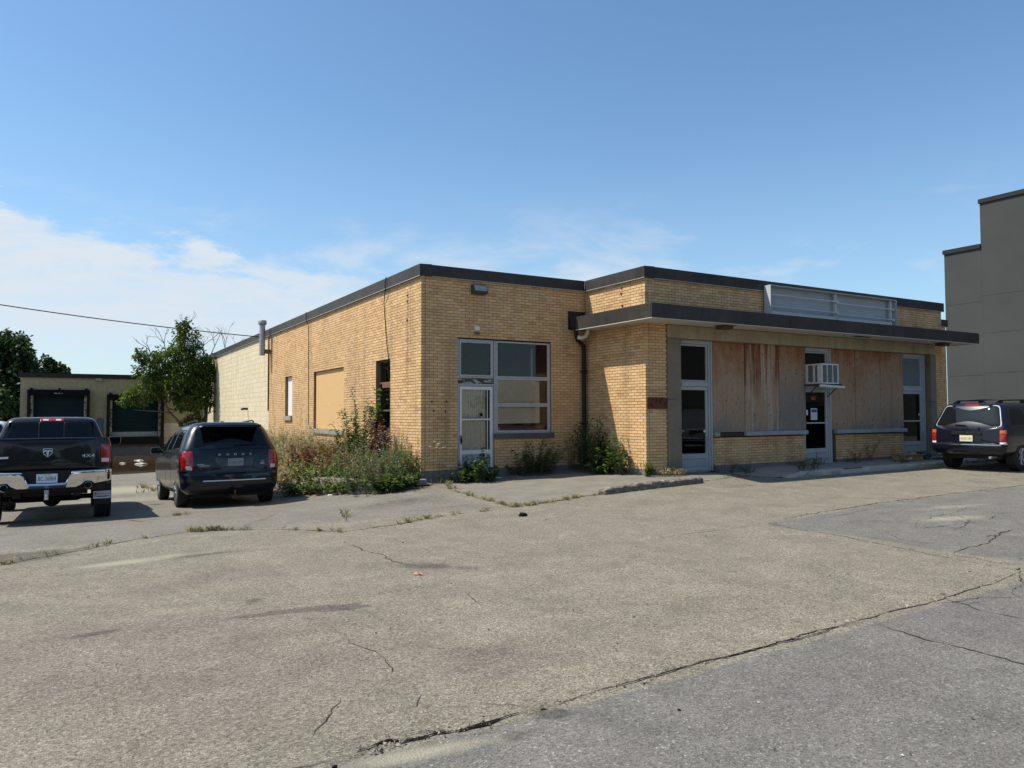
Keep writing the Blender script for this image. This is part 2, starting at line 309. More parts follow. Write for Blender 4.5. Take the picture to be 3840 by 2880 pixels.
def make_leaf(name, stops, trans=0.35, rough=0.5):
    t = NT(name); r = island_rand(t); pos = t.n('ShaderNodeNewGeometry').outputs['Position']
    c = t.ramp(r, stops); v = t.noise(pos, 2.0, 3, 0.6).outputs['Fac']
    c = t.mix(1.0, c, t.math('ADD', t.math('MULTIPLY', v, 0.9), 0.55), 'MULTIPLY')
    t.col(c); t.set(rough, 0, 0.4)
    tl = t.n('ShaderNodeBsdfTranslucent'); t.L(t.mix(1.0, c, (1.15, 1.1, 0.5), 'MULTIPLY'), tl.inputs[0])
    m = t.n('ShaderNodeMixShader'); m.inputs[0].default_value = trans; t.L(t.b.outputs[0], m.inputs[1]); t.L(tl.outputs[0], m.inputs[2]); t.L(m.outputs[0], t.out.inputs[0])
    return t.m
LEAF_TREE = make_leaf('maple_leaf', [(0, (0.045, 0.082, 0.018)), (0.5, (0.085, 0.140, 0.028)), (0.85, (0.125, 0.18, 0.038)), (1, (0.17, 0.20, 0.05))], 0.45)
LEAF_FAR = make_leaf('deep_green_leaf', [(0, (0.018, 0.040, 0.013)), (0.6, (0.032, 0.066, 0.018)), (1, (0.060, 0.095, 0.028))], 0.25)
LEAF_BUSH = make_leaf('dark_weed_leaf', [(0, (0.030, 0.062, 0.014)), (0.6, (0.050, 0.098, 0.020)), (1, (0.085, 0.135, 0.035))])
LEAF_WEED = make_leaf('weed_leaf', [(0, (0.06, 0.10, 0.025)), (0.5, (0.10, 0.15, 0.036)), (0.8, (0.17, 0.19, 0.055)), (1, (0.28, 0.25, 0.10))])
LEAF_SAGE = make_leaf('grey_green_weed_leaf', [(0, (0.085, 0.10, 0.05)), (0.6, (0.15, 0.16, 0.085)), (1, (0.30, 0.28, 0.19))])
LEAF_RED = make_leaf('red_dock_leaf', [(0, (0.075, 0.022, 0.014)), (0.5, (0.14, 0.040, 0.022)), (0.85, (0.20, 0.075, 0.03)), (1, (0.10, 0.09, 0.03))])
LEAF_DRY = make_leaf('dry_grass', [(0, (0.26, 0.20, 0.105)), (0.6, (0.40, 0.32, 0.18)), (1, (0.52, 0.44, 0.27))])
LEAF_GRASS = make_leaf('crack_grass', [(0, (0.05, 0.085, 0.02)), (0.6, (0.10, 0.14, 0.03)), (1, (0.24, 0.21, 0.09))])
LEAF_GREEN = make_leaf('bright_weed_leaf', [(0, (0.055, 0.105, 0.022)), (0.6, (0.09, 0.16, 0.03)), (1, (0.14, 0.20, 0.05))])
PETAL_W = make_leaf('white_petal', [(0, (0.62, 0.62, 0.58)), (1, (0.78, 0.78, 0.74))])
PETAL_B = make_leaf('pale_blue_petal', [(0, (0.32, 0.34, 0.52)), (1, (0.50, 0.50, 0.66))])
# ------------------------------------------------------------------ helpers
class MB:
    def __init__(s): s.v = []; s.f = []
    def add(s, v, f):
        o = len(s.v); s.v += [tuple(p) for p in v]; s.f += [tuple(i+o for i in q) for q in f]; return s
    def box(s, x0, x1, y0, y1, z0, z1):
        return s.add([(x0, y0, z0), (x1, y0, z0), (x1, y1, z0), (x0, y1, z0), (x0, y0, z1), (x1, y0, z1), (x1, y1, z1), (x0, y1, z1)],
                     [(0, 3, 2, 1), (4, 5, 6, 7), (0, 1, 5, 4), (1, 2, 6, 5), (2, 3, 7, 6), (3, 0, 4, 7)])
    def tube(s, pts, r, n=8, cap=True):
        pts = [Vector(p) for p in pts]; rs = r if isinstance(r, (list, tuple)) else [r]*len(pts)
        v = []; f = []
        t0 = (pts[1]-pts[0]).normalized(); a = t0.orthogonal().normalized()
        for i, p in enumerate(pts):
            t = (pts[min(i+1, len(pts)-1)]-pts[max(i-1, 0)]).normalized()
            a = (a - t*a.dot(t)); a = a.normalized() if a.length > 1e-6 else t.orthogonal().normalized()
            b = t.cross(a)
            for k in range(n):
                th = 2*math.pi*k/n; v.append(p+(a*math.cos(th)+b*math.sin(th))*rs[i])
        for i in range(len(pts)-1):
            for k in range(n):
                k2 = (k+1) % n; f.append((i*n+k, i*n+k2, (i+1)*n+k2, (i+1)*n+k))
        if cap: f.append(tuple(range(n-1, -1, -1))); f.append(tuple(range((len(pts)-1)*n, len(pts)*n)))
        return s.add(v, f)
    def prism(s, poly, fn, d0, d1):
        """extrude a 2D outline; fn(a,b,d) -> xyz"""
        n = len(poly); v = [fn(a, b, d0) for a, b in poly]+[fn(a, b, d1) for a, b in poly]
        return s.add(v, [tuple(range(n-1, -1, -1)), tuple(range(n, 2*n))]+[(i, (i+1) % n, (i+1) % n+n, i+n) for i in range(n)])
    def lathe(s, prof, n, fn):
        """prof: (radius, along); fn(u,v,w)->xyz with w along the axis"""
        v = []; f = []
        for r, w in prof:
            for k in range(n): th = 2*math.pi*k/n; v.append(fn(r*math.cos(th), r*math.sin(th), w))
        for i in range(len(prof)-1):
            for k in range(n): k2 = (k+1) % n; f.append((i*n+k, i*n+k2, (i+1)*n+k2, (i+1)*n+k))
        return s.add(v, f)
    def mesh(s, name, org=(0, 0, 0)):
        me = bpy.data.meshes.new(name); me.from_pydata([(a-org[0], b-org[1], c-org[2]) for a, b, c in s.v], [], s.f); me.update(); return me
    def build(s, name, mat, parent=None, smooth=False, bevel=0.0, org=None):
        if org is None: org = ORG.get(parent.name, (0, 0, 0)) if parent else (0, 0, 0)
        o = link(name, s.mesh(name, org), mat, parent)
        if parent is None: o.location = org; ORG[o.name] = org
        else: ORG[o.name] = org
        if smooth:
            o.data.shade_smooth()
            if smooth != 'all': o.data.set_sharp_from_angle(angle=R(38))
        if bevel:
            b = o.modifiers.new('bevel', 'BEVEL'); b.width = bevel; b.segments = 2; b.limit_method = 'ANGLE'
        return o
ORG = {}
def link(name, data, mat, parent=None):
    o = bpy.data.objects.new(name, data); COL.objects.link(o)
    if mat is not None and data is not None and len(data.materials) == 0: data.materials.append(mat)
    if parent is not None: o.parent = parent
    return o
def tag(o, label=None, cat=None, group=None, kind=None):
    if label: o['label'] = label
    if cat: o['category'] = cat
    if group: o['group'] = group
    if kind: o['kind'] = kind
    return o
def thing(name, label, cat, loc=(0, 0, 0), group=None):
    o = bpy.data.objects.new(name, None); COL.objects.link(o); o.location = loc; o.empty_display_size = 0.2
    ORG[o.name] = tuple(loc); return tag(o, label, cat, group)
def box(name, mat, parent, x0, x1, y0, y1, z0, z1, bevel=0.0):
    return MB().box(x0, x1, y0, y1, z0, z1).build(name, mat, parent, bevel=bevel)
def pane(name, mat, parent, x0, x1, y0, y1, z0, z1):
    """one sheet of glass in the middle of the given thin box"""
    if x1-x0 < y1-y0: x = (x0+x1)/2; v = [(x, y1, z0), (x, y0, z0), (x, y0, z1), (x, y1, z1)]
    else: y = (y0+y1)/2; v = [(x0, y, z0), (x1, y, z0), (x1, y, z1), (x0, y, z1)]
    return MB().add(v, [(0, 1, 2, 3)]).build(name, mat, parent)
def quads_obj(name, V, mat, parent=None, org=(0, 0, 0), tri=False):
    """V: (N,4,3) array of quads"""
    V = np.asarray(V, float)-np.array(org); n, k = V.shape[:2]
    me = bpy.data.meshes.new(name); me.vertices.add(n*k); me.vertices.foreach_set('co', V.reshape(-1))
    me.loops.add(n*k); me.loops.foreach_set('vertex_index', np.arange(n*k)); me.polygons.add(n)
    me.polygons.foreach_set('loop_start', np.arange(0, n*k, k)); me.polygons.foreach_set('loop_total', np.full(n, k)); me.update(calc_edges=True)
    o = link(name, me, mat, parent)
    if parent is None: o.location = org
    ORG[o.name] = tuple(org); return o
def text(name, body, mat, parent, M, size, extrude=0.002, align='CENTER', sx=1.0):
    c = bpy.data.curves.new(name, 'FONT'); c.body = body; c.size = size; c.extrude = extrude; c.align_x = align; c.align_y = 'CENTER'; c.resolution_u = 2
    tmp = bpy.data.objects.new(name, c); COL.objects.link(tmp); dg = bpy.context.evaluated_depsgraph_get(); me = bpy.data.meshes.new_from_object(tmp.evaluated_get(dg)); bpy.data.objects.remove(tmp)
    me.materials.clear(); o = link(name, me, mat, parent); o.matrix_local = M @ Matrix.Diagonal((sx, 1, 1, 1)); return o
def lerp(a, b, t): return a+(b-a)*t
def smoothstep(a, b, x):
    t = np.clip((x-a)/(b-a), 0, 1); return t*t*(3-2*t)
# ------------------------------------------------------------------ ground
def H(x, y):
    """height of the lot: nearly level, dropping into the loading dock drive in the north-west"""
    x = np.asarray(x, float); y = np.asarray(y, float)
    base = 0.008*np.clip(x, -10, 20)
    prof = np.interp(y, [-4.9, -3.8, 0.45, 5, 16.2, 20, 31], [0, -0.03, -0.27, -0.48, -0.63, -0.80, -0.9])
    S = smoothstep(-0.2, -3.4, x)*(1-0.45*smoothstep(-9.5, -13, x))
    lift = 0.10*smoothstep(0.5, 3.5, x)*smoothstep(-4.6, -3.2, y)*smoothstep(7.6, 6.0, x)
    return base+prof*S+lift
def h(x, y): return float(H(x, y))
def make_asphalt():
    t = NT('weathered_asphalt'); pos = t.n('ShaderNodeNewGeometry').outputs['Position']
    at = t.n('ShaderNodeAttribute', attribute_name='zone'); s = t.n('ShaderNodeSeparateColor'); t.L(at.outputs['Color'], s.inputs[0])
    grey, dark, pale = s.outputs; mauve_m = at.outputs['Alpha']
    v = t.n('ShaderNodeTexVoronoi'); v.inputs['Scale'].default_value = 95; t.L(pos, v.inputs['Vector'])
    cell = t.n('ShaderNodeSeparateColor'); t.L(v.outputs['Color'], cell.inputs[0])
    n1 = t.noise(pos, 38, 4, 0.7).outputs['Fac']; n2 = t.noise(pos, 0.55, 6, 0.6).outputs['Fac']; n3 = t.noise(pos, 3.5, 5, 0.62).outputs['Fac']; n4 = t.noise(pos, 170, 2, 0.6).outputs['Fac']
    tan = t.ramp(cell.outputs[0], [(0.0, (0.095, 0.084, 0.061)), (0.2, (0.158, 0.140, 0.104)), (0.55, (0.214, 0.192, 0.143)), (0.85, (0.262, 0.237, 0.181)), (1.0, (0.365, 0.336, 0.265))])
    gry = t.ramp(cell.outputs[0], [(0.0, (0.090, 0.084, 0.073)), (0.3, (0.145, 0.135, 0.118)), (0.8, (0.190, 0.178, 0.157)), (0.96, (0.218, 0.205, 0.182)), (1.0, (0.35, 0.33, 0.295))])
    mott = t.noise(pos, 1.4, 7, 0.7, 0.4).outputs['Fac']; mott2 = t.noise(pos, 9.0, 5, 0.7).outputs['Fac']
    edge = t.math('ADD', grey, t.math('MULTIPLY', t.math('SUBTRACT', n3, 0.5), 0.35))
    c = t.mix(t.ramp(edge, [(0.36, 0.0), (0.64, 1.0)]), tan, gry)
    mauve = t.ramp(t.math('ADD', t.math('MULTIPLY', n2, 0.55), t.math('MULTIPLY', mauve_m, 0.6)), [(0.34, 0.0), (0.72, 1.0)])
    c = t.mix(t.math('MULTIPLY', mauve, 0.85), c, t.mix(1.0, c, (0.92, 0.87, 0.92), 'MULTIPLY'))
    c = t.mix(t.math('MULTIPLY', t.ramp(n3, [(0.35, 1.0), (0.6, 0.0)]), 0.32), c, t.mix(1.0, c, 0.72, 'MULTIPLY'))
    c = t.mix(1.0, c, t.math('ADD', t.math('MULTIPLY', t.math('SUBTRACT', mott, 0.5), 0.95), t.math('ADD', t.math('MULTIPLY', t.math('SUBTRACT', mott2, 0.5), 0.45), 1.0)), 'MULTIPLY')
    dk = t.ramp(t.math('ADD', dark, t.math('MULTIPLY', t.math('SUBTRACT', t.noise(pos, 7.0, 7, 0.72).outputs['Fac'], 0.5), 1.1)), [(0.34, 0.0), (0.60, 1.0)])
    c = t.mix(t.math('MULTIPLY', dk, 0.72), c, t.mix(1.0, c, (0.42, 0.40, 0.42), 'MULTIPLY'))
    pl = t.ramp(t.math('ADD', pale, t.math('MULTIPLY', t.math('SUBTRACT', n3, 0.5), 0.6)), [(0.25, 0.0), (0.8, 1.0)])
    c = t.mix(t.math('MULTIPLY', pl, 0.75), c, (0.35, 0.32, 0.235))
    c = t.mix(t.math('MULTIPLY', t.ramp(n4, [(0.4, 1.0), (0.55, 0.0)]), 0.25), c, (0.09, 0.085, 0.075))
    t.col(c); hh = t.math('ADD', t.math('MULTIPLY', n1, 0.6), t.math('MULTIPLY', v.outputs['Distance'], 0.5)); t.bump(hh, 0.7, 0.011)
    return t.set(0.92, 0, 0.25)
ASPHALT = make_asphalt()
CRACK = simple('crack_shadow_dirt', (0.040, 0.034, 0.028), 1.0, 0, 0.4, 30, 0.3, 0.1)
GAP = simple('open_joint_shade', (0.012, 0.011, 0.010), 1.0, 0, 0.4, 30, 0.3, 0.05)  # near-black colour paints in the shade down inside the open joint
def ground():
    xs = np.concatenate([[-900, -400, -200, -100, -60, -40, -30, -24, -20, -17, -15, -13, -12, -11, -10], np.arange(-9.5, 4, 0.065), np.arange(4, 17.2, 0.13), [18, 19, 20, 22, 26, 32, 40, 60, 100, 200, 400, 900]])
    ys = np.concatenate([[-900, -400, -200, -100, -60, -40, -30, -24, -20, -18, -16, -15, -14.4], np.arange(-14, -4, 0.055), np.arange(-4, 6, 0.12), np.arange(6, 33, 0.5), [34, 36, 40, 50, 70, 100, 200, 400, 900]])
    X, Y = np.meshgrid(xs, ys); Z = H(X, Y)
    # the thick wearing course stands a little proud of the older grey surface
    grey = np.maximum(smoothstep(1.62+0.05*np.sin(Y*3.1), 1.74+0.05*np.sin(Y*3.1), X+0.12*(Y+8)*(Y > -12)*0.25)*smoothstep(-7.60-0.5*smoothstep(6, 1.4, X), -7.72-0.5*smoothstep(6, 1.4, X), Y), smoothstep(-11.80-0.04*np.clip(1.2-X, 0, 5), -11.88-0.04*np.clip(1.2-X, 0, 5), Y))
    drive = smoothstep(-4.7, -4.5, Y)*smoothstep(-0.2, -0.6, X)
    grey = np.maximum(grey, 0.50*drive)
    def blob(L):
        o = np.zeros_like(X)
        for x, y, a, b, th, w in L:
            c, s = math.cos(R(th)), math.sin(R(th)); u = (X-x)*c+(Y-y)*s; v = -(X-x)*s+(Y-y)*c
            o = np.maximum(o, w*np.exp(-(u/a)**2-(v/b)**2))
        return o
    dark = blob([(-3.5, -8.2, 0.42, 0.20, -45, 0.7), (-3.2, -8.5, 0.30, 0.16, -40, 0.6), (-5.15, -9.22, 0.62, 0.085, -6, 1.0), (-4.8, -9.35, 0.28, 0.09, -15, 1.0), (-6.55, -9.07, 0.22, 0.07, 0, 0.85), (-5.35, -8.7, 0.10, 0.10, 30, 0.8), (-7.2, -5.2, 0.7, 0.45, 15, 0.9), (-6.6, -4.95, 0.5, 0.16, 20, 0.5), (-5.4, -6.2, 0.5, 0.12, 5, 0.7), (-6.4, -6.55, 0.7, 0.06, 5, 0.6),
                 (-4.5, -12.05, 0.16, 0.09, -30, 0.8), (-4.8, -12.2, 0.14, 0.07, 0, 0.7), (-5.6, -12.0, 0.2, 0.05, 10, 0.6), (0.8, -3.8, 0.6, 0.4, 0, 0.4), (-1.5, -2.6, 1.6, 0.9, 20, 0.55), (-0.9, -3.9, 0.9, 0.3, 0, 0.4), (5.2, -4.4, 0.8, 0.25, 0, 0.5), (-5.6, -10.9, 0.7, 0.35, 30, 0.35), (-4.2, -11.0, 0.6, 0.3, -20, 0.4), (-4.7, -10.4, 0.4, 0.25, 0, 0.3)])
    pale = blob([(-6.2, -6.2, 0.55, 0.16, 8, 0.9), (-5.7, -6.05, 0.4, 0.10, 0, 0.7), (-5.3, -12.12, 0.45, 0.08, -8, 0.95), (-4.7, -11.98, 0.2, 0.05, 0, 0.6), (-5.6, 8.5, 2.6, 1.6, 0, 0.9), (-5.6, 5.2, 1.8, 1.0, 0, 0.6), (4.2, -9.3, 0.8, 0.25, -10, 0.8), (5.5, -8.6, 0.9, 0.2, -10, 0.6), (-6.0, -8.7, 0.4, 0.3, 0, 0.4), (-5.6, -9.6, 0.3, 0.2, 0, 0.35)])
    mauve = np.clip(blob([(-6.5, -9.6, 1.6, 1.0, 0, 1.0), (-5.6, -10.8, 1.2, 0.6, 20, 1.0), (-4.4, -11.2, 0.7, 0.35, 0, 0.9), (-5.6, -7.6, 1.5, 0.5, 0, 0.6), (-3.4, -8.3, 0.5, 0.25, -40, 0.8), (-7.4, -6.8, 0.9, 0.6, 0, 0.7), (-3.0, -12.6, 0.8, 0.4, 0, 0.6), (-0.8, -12.3, 1.0, 0.5, 0, 0.7), (2.5, -10.9, 0.9, 0.4, 0, 0.6), (6.0, -5.2, 3.0, 0.4, 0, 0.6)]), 0, 1)
    n, k = X.shape; me = bpy.data.meshes.new('ground')
    co = np.stack([X, Y, Z], -1).reshape(-1, 3); me.vertices.add(len(co)); me.vertices.foreach_set('co', co.reshape(-1))
    I = np.arange(n*k).reshape(n, k); q = np.stack([I[:-1, :-1], I[:-1, 1:], I[1:, 1:], I[1:, :-1]], -1).reshape(-1)
    nf = (n-1)*(k-1); me.loops.add(nf*4); me.loops.foreach_set('vertex_index', q); me.polygons.add(nf)
    me.polygons.foreach_set('loop_start', np.arange(0, nf*4, 4)); me.polygons.foreach_set('loop_total', np.full(nf, 4)); me.update(calc_edges=True)
    ca = me.color_attributes.new('zone', 'FLOAT_COLOR', 'POINT')
    ca.data.foreach_set('color', np.stack([grey, dark, pale, mauve], -1).reshape(-1).astype(np.float32))
    o = link('ground', me, ASPHALT); me.shade_smooth(); return tag(o, 'cracked tan and grey asphalt of the parking lot', None, None, 'structure')
GROUND = ground()
def crack(pts, w, mat=CRACK, jag=1.0, lift=0.004):
    P = [Vector((a, b, 0)) for a, b in pts]; out = []
    for a, b in zip(P[:-1], P[1:]):
        n = max(2, int((b-a).length/0.045))
        for i in range(n): out.append(a.lerp(b, i/n))
    out.append(P[-1]); m = MB(); v = []; N = len(out); off = 0; wd = w
    for i, p in enumerate(out):
        t = (out[min(i+1, N-1)]-out[max(i-1, 0)]).normalized(); nn = Vector((-t.y, t.x, 0))
        off = off*0.7+random.gauss(0, 0.012)*jag; wd = max(0.06*w, min(1.3*w, wd*0.55+w*0.45*random.uniform(-0.2, 1.6)))
        e = min(1, 4*i/N+0.12, 4*(N-1-i)/N+0.12)
        for s_ in (-1, 1):
            q = p+nn*(off+s_*wd*0.5*e); v.append((q.x, q.y, h(q.x, q.y)+lift))
    m.add(v, [(2*i, 2*i+2, 2*i+3, 2*i+1) for i in range(N-1)])
    return m.build('crack', mat, GROUND)
CR = [([(-5.01, -9.85), (-5.0, -10.2), (-4.96, -10.53), (-4.92, -10.76), (-5.01, -11.11)], 0.010), ([(-5.67, -11.71), (-5.56, -11.52), (-5.42, -11.2)], 0.008), ([(-5.16, -11.59), (-5.07, -11.61), (-4.96, -11.46)], 0.007),
      ([(-4.99, -11.63), (-4.84, -11.75), (-4.72, -11.76), (-4.62, -11.84), (-4.51, -11.94)], 0.007), ([(-3.74, -9.12), (-3.7, -9.52), (-3.76, -9.95)], 0.009), ([(-1.52, -11.92), (-1.6, -12.32), (-1.58, -12.61), (-1.57, -12.88), (-1.61, -13.2)], 0.018),
      ([(-0.59, -11.85), (-0.37, -11.96), (-0.1, -11.95), (0.22, -12.15)], 0.013), ([(-0.49, -11.95), (-0.4, -12.04), (-0.19, -12.01), (-0.1, -11.95)], 0.010), ([(-0.25, -11.75), (-0.37, -11.85), (-0.4, -12.04), (-0.49, -12.28), (-0.52, -12.6)], 0.013),
      ([(0.17, -12.17), (0.25, -12.08), (0.44, -11.94), (0.74, -11.9), (1.2, -11.7)], 0.016), ([(3.01, -9.25), (3.01, -9.58), (3.46, -9.64), (3.94, -9.71), (4.46, -9.71)], 0.020), ([(3.45, -9.2), (4.31, -9.04), (4.72, -9.02), (4.38, -9.47), (3.43, -9.86), (3.04, -9.75)], 0.018),
      ([(1.46, -10.8), (2.15, -10.65), (2.68, -10.63), (3.2, -10.44), (3.76, -10.32), (4.6, -10.2)], 0.022), ([(2.9, -10.45), (3.63, -10.3), (3.84, -10.45)], 0.018), ([(2.64, -8.29), (3.39, -8.21), (4.55, -8.01), (5.22, -8.12)], 0.014), ([(3.94, -9.71), (4.2, -9.4), (4.31, -9.04)], 0.016), ([(3.2, -10.44), (3.3, -10.1), (3.46, -9.64)], 0.016),
      ([(1.48, -10.76), (1.56, -11.02), (1.53, -11.29), (1.62, -11.49)], 0.016), ([(-3.78, -6.41), (-3.73, -7.0), (-3.66, -7.33), (-3.73, -7.85), (-3.6, -8.09)], 0.016), ([(-1.1, -8.24), (-0.74, -8.36), (-0.04, -8.21), (0.77, -8.23)], 0.010), ([(-0.77, -6.16), (-0.3, -5.99)], 0.02), ([(-5.09, -6.22), (-4.71, -6.29), (-4.37, -6.15)], 0.010),
      ([(2.2, -8.9), (2.9, -8.7), (3.45, -9.2)], 0.012), ([(4.46, -9.71), (5.2, -9.4), (5.9, -9.6)], 0.016), ([(4.72, -9.02), (5.6, -8.8), (6.8, -8.9)], 0.014), ([(2.15, -10.65), (2.0, -10.0), (2.3, -9.5)], 0.012)]
for pts, w in CR: crack(pts, w*0.75)
for pts, w in [([(0.014, -8.2), (0.77, -8.23), (1.774, -8.07)], 0.014), ([(1.774, -8.07), (3.045, -7.87), (5.1, -7.65), (7.05, -7.6), (9.93, -7.58), (13.5, -7.55)], 0.045), ([(1.774, -8.07), (1.605, -8.71), (1.688, -9.22), (1.55, -9.88), (1.46, -10.42), (1.38, -10.85), (1.32, -11.3), (1.29, -11.63)], 0.026),
               ([(1.29, -11.63), (0.6, -11.73), (-0.2, -11.79), (-1.47, -11.84), (-2.08, -11.85), (-2.77, -11.9), (-3.32, -11.9), (-3.76, -11.91), (-3.96, -11.925), (-4.28, -11.94), (-4.5, -11.97)], 0.030), ([(-5.54, -11.96), (-5.76, -11.97), (-6.3, -11.99), (-7.2, -12.0)], 0.014)]: crack(pts, w*0.62, jag=0.7)
crack([(-5.54, -11.96), (-5.43, -11.935), (-5.36, -11.925), (-5.32, -11.98), (-5.21, -11.985), (-5.13, -11.98), (-5.04, -12.0), (-4.95, -12.0), (-4.8, -12.0), (-4.69, -11.99), (-4.56, -11.98)], 0.034, GAP, 0.5, 0.008)
crack([(-5.29, -11.91), (-5.18, -11.92), (-5.11, -11.95)], 0.012, GAP, 0.4, 0.008)
crack([(-1.52, -11.87), (-2.4, -11.90), (-3.4, -11.915), (-4.2, -11.95)], 0.014, GAP, 0.5, 0.008)
CREST = [(-8.6, -6.2), (-7.35, -5.6), (-6.47, -4.95), (-5.91, -4.5), (-5.3, -4.2), (-4.81, -4.35), (-4.07, -4.98), (-3.52, -5.5), (-2.65, -5.3), (-1.81, -4.9), (-0.47, -4.63)]
crack(CREST, 0.022)
crack([(-0.47, -4.63), (-0.348, -4.62), (0.22, -4.51), (1.445, -4.1), (2.06, -4.06)], 0.025)
crack([(-7.9, -0.6), (-6.2, -0.75), (-5.2, -0.9), (-4.6, -0.5)], 0.03); crack([(-5.9, -1.0), (-5.7, -1.7), (-5.55, -2.0)], 0.018); crack([(-3.2, -4.7), (-2.9, -3.5), (-2.6, -2.4)], 0.02)
crack([(-4.6, -4.2), (-4.0, -3.0), (-3.6, -2.0)], 0.012)
# the smoother patch of paving in the angle of the building
def apron():
    P = [(0.0, -0.02), (0.15, -0.8), (-0.05, -1.9), (-0.2, -3.1), (-0.25, -3.8), (-0.3, -4.5), (0.22, -4.42), (1.4, -4.05), (2.1, -3.98), (4.6, -3.75), (5.9, -3.55), (6.9, -3.5), (7.2, -3.45), (7.2, -2.1), (4.54, -2.1), (4.54, -0.02)]
    m = MB(); st = 0.07; nx, ny = int(8.2/st), int(5.2/st); idx = {}; v = []; f = []
    def inside(x, y):
        c = False
        for (xa, ya), (xb, yb_) in zip(P, P[1:]+P[:1]):
            if (ya > y) != (yb_ > y) and x < (xb-xa)*(y-ya)/(yb_-ya)+xa: c = not c
        return c
    def vid(i, j):
        if (i, j) not in idx:
            x, y = -0.8+i*st, -4.8+j*st; idx[i, j] = len(v); v.append((x+0.015*math.sin(y*13), y+0.015*math.sin(x*11), h(x, y)+0.006))
        return idx[i, j]
    for i in range(nx):
        for j in range(ny):
            if inside(-0.8+(i+.5)*st+0.03*math.sin(j*.7), -4.8+(j+.5)*st+0.03*math.sin(i*.9)): f.append((vid(i, j), vid(i+1, j), vid(i+1, j+1), vid(i, j+1)))
    m.add(v, f); t = make_conc('worn_apron_paving', (0.205, 0.188, 0.150), 0.15, 0.6)
    return tag(m.build('pavement', t, smooth='all'), 'worn smooth paving apron in the angle of the building', None, None, 'structure')
apron()
# ---- raised walk with a broken kerb in front of the boarded shopfront
def walk():
    m = MB(); xs = np.linspace(7.12, 16.9, 40); v = []
    for x in xs:
        k = float(smoothstep(7.15, 8.6, x))
        for y in (-3.62, -3.50, -2.05): v.append((x, y, lerp(h(x, y)+0.009, 0.178+0.004*(x-8)+0.012*(y > -3), k)))
    f = []
    for i in range(len(xs)-1):
        for k in range(2): f.append((i*3+k, (i+1)*3+k, (i+1)*3+k+1, i*3+k+1))
    m.add(v, f); s_ = m.build('sidewalk', CONC, smooth='all'); tag(s_, 'raised concrete walk under the canopy', None, None, 'structure')
    x = 7.5
    for L in (1.55, 1.0, 2.0, 1.7, 2.2, 1.0):
        b = MB(); n = 22; vv = []; ff = []
        for i in range(n+1):
            xx = x+L*i/n; zt = lerp(h(xx, -3.7)+0.012, 0.190+0.005*(xx-8), float(smoothstep(7.3, 8.5, xx))); j = lambda a: random.uniform(-a, a); g0 = h(xx, -3.8)-0.05
            br = -0.07 if (9.6 < xx < 10.5) else (-0.03 if 8.0 < xx < 8.5 else 0.0)
            vv += [(xx, -3.80+j(.012), g0), (xx, -3.79+j(.02), zt-0.035+br+j(.02)), (xx, -3.745+j(.03), zt+br+j(.014)), (xx, -3.61, zt+0.004+br*0.5), (xx, -3.61, g0)]
        for i in range(n):
            for k in range(4): ff.append((i*5+k, (i+1)*5+k, (i+1)*5+k+1, i*5+k+1))
        ff += [(0, 1, 2, 3, 4), tuple(n*5+k for k in (4, 3, 2, 1, 0))]
        b.add(vv, ff); b.build('kerb', CONC_LIGHT, s_, smooth=True); x += L+0.012
walk()
def parking_stop():
    # old concrete wheel stop with crumbled top, from its near end to its far end
    a = Vector((1.95, -4.05, 0)); b = Vector((4.74, -3.78, 0)); d = (b-a).normalized(); nn = Vector((-d.y, d.x, 0)); L = (b-a).length; n = 40
    m = MB(); v = []; f = []; prof = [(-0.085, 0), (-0.08, 0.085), (-0.055, 0.115), (0.0, 0.125), (0.06, 0.118), (0.085, 0.08), (0.09, 0)]
    for i in range(n+1):
        p = a+d*(L*i/n); z0 = h(p.x, p.y)
        for k, (o, z) in enumerate(prof):
            jj = 0.012 if 0 < k < 6 else 0
            e = 0.6 if (i < 2 and k in (2, 3, 4)) else 1.0
            q = p+nn*(o+random.uniform(-jj, jj)); v.append((q.x, q.y, z0+(z*e+random.uniform(-jj, jj) if z else -0.02)))
    K = len(prof)
    for i in range(n):
        for k in range(K-1): f.append((i*K+k, i*K+k+1, (i+1)*K+k+1, (i+1)*K+k))
    f += [tuple(range(K)), tuple(n*K+k for k in range(K-1, -1, -1))]
    m.add(v, f); o = m.build('parking_stop', STOP, smooth=True, org=tuple(a))
    tag(o, 'long crumbling concrete parking stop in front of the brick corner', 'parking stop')
parking_stop()
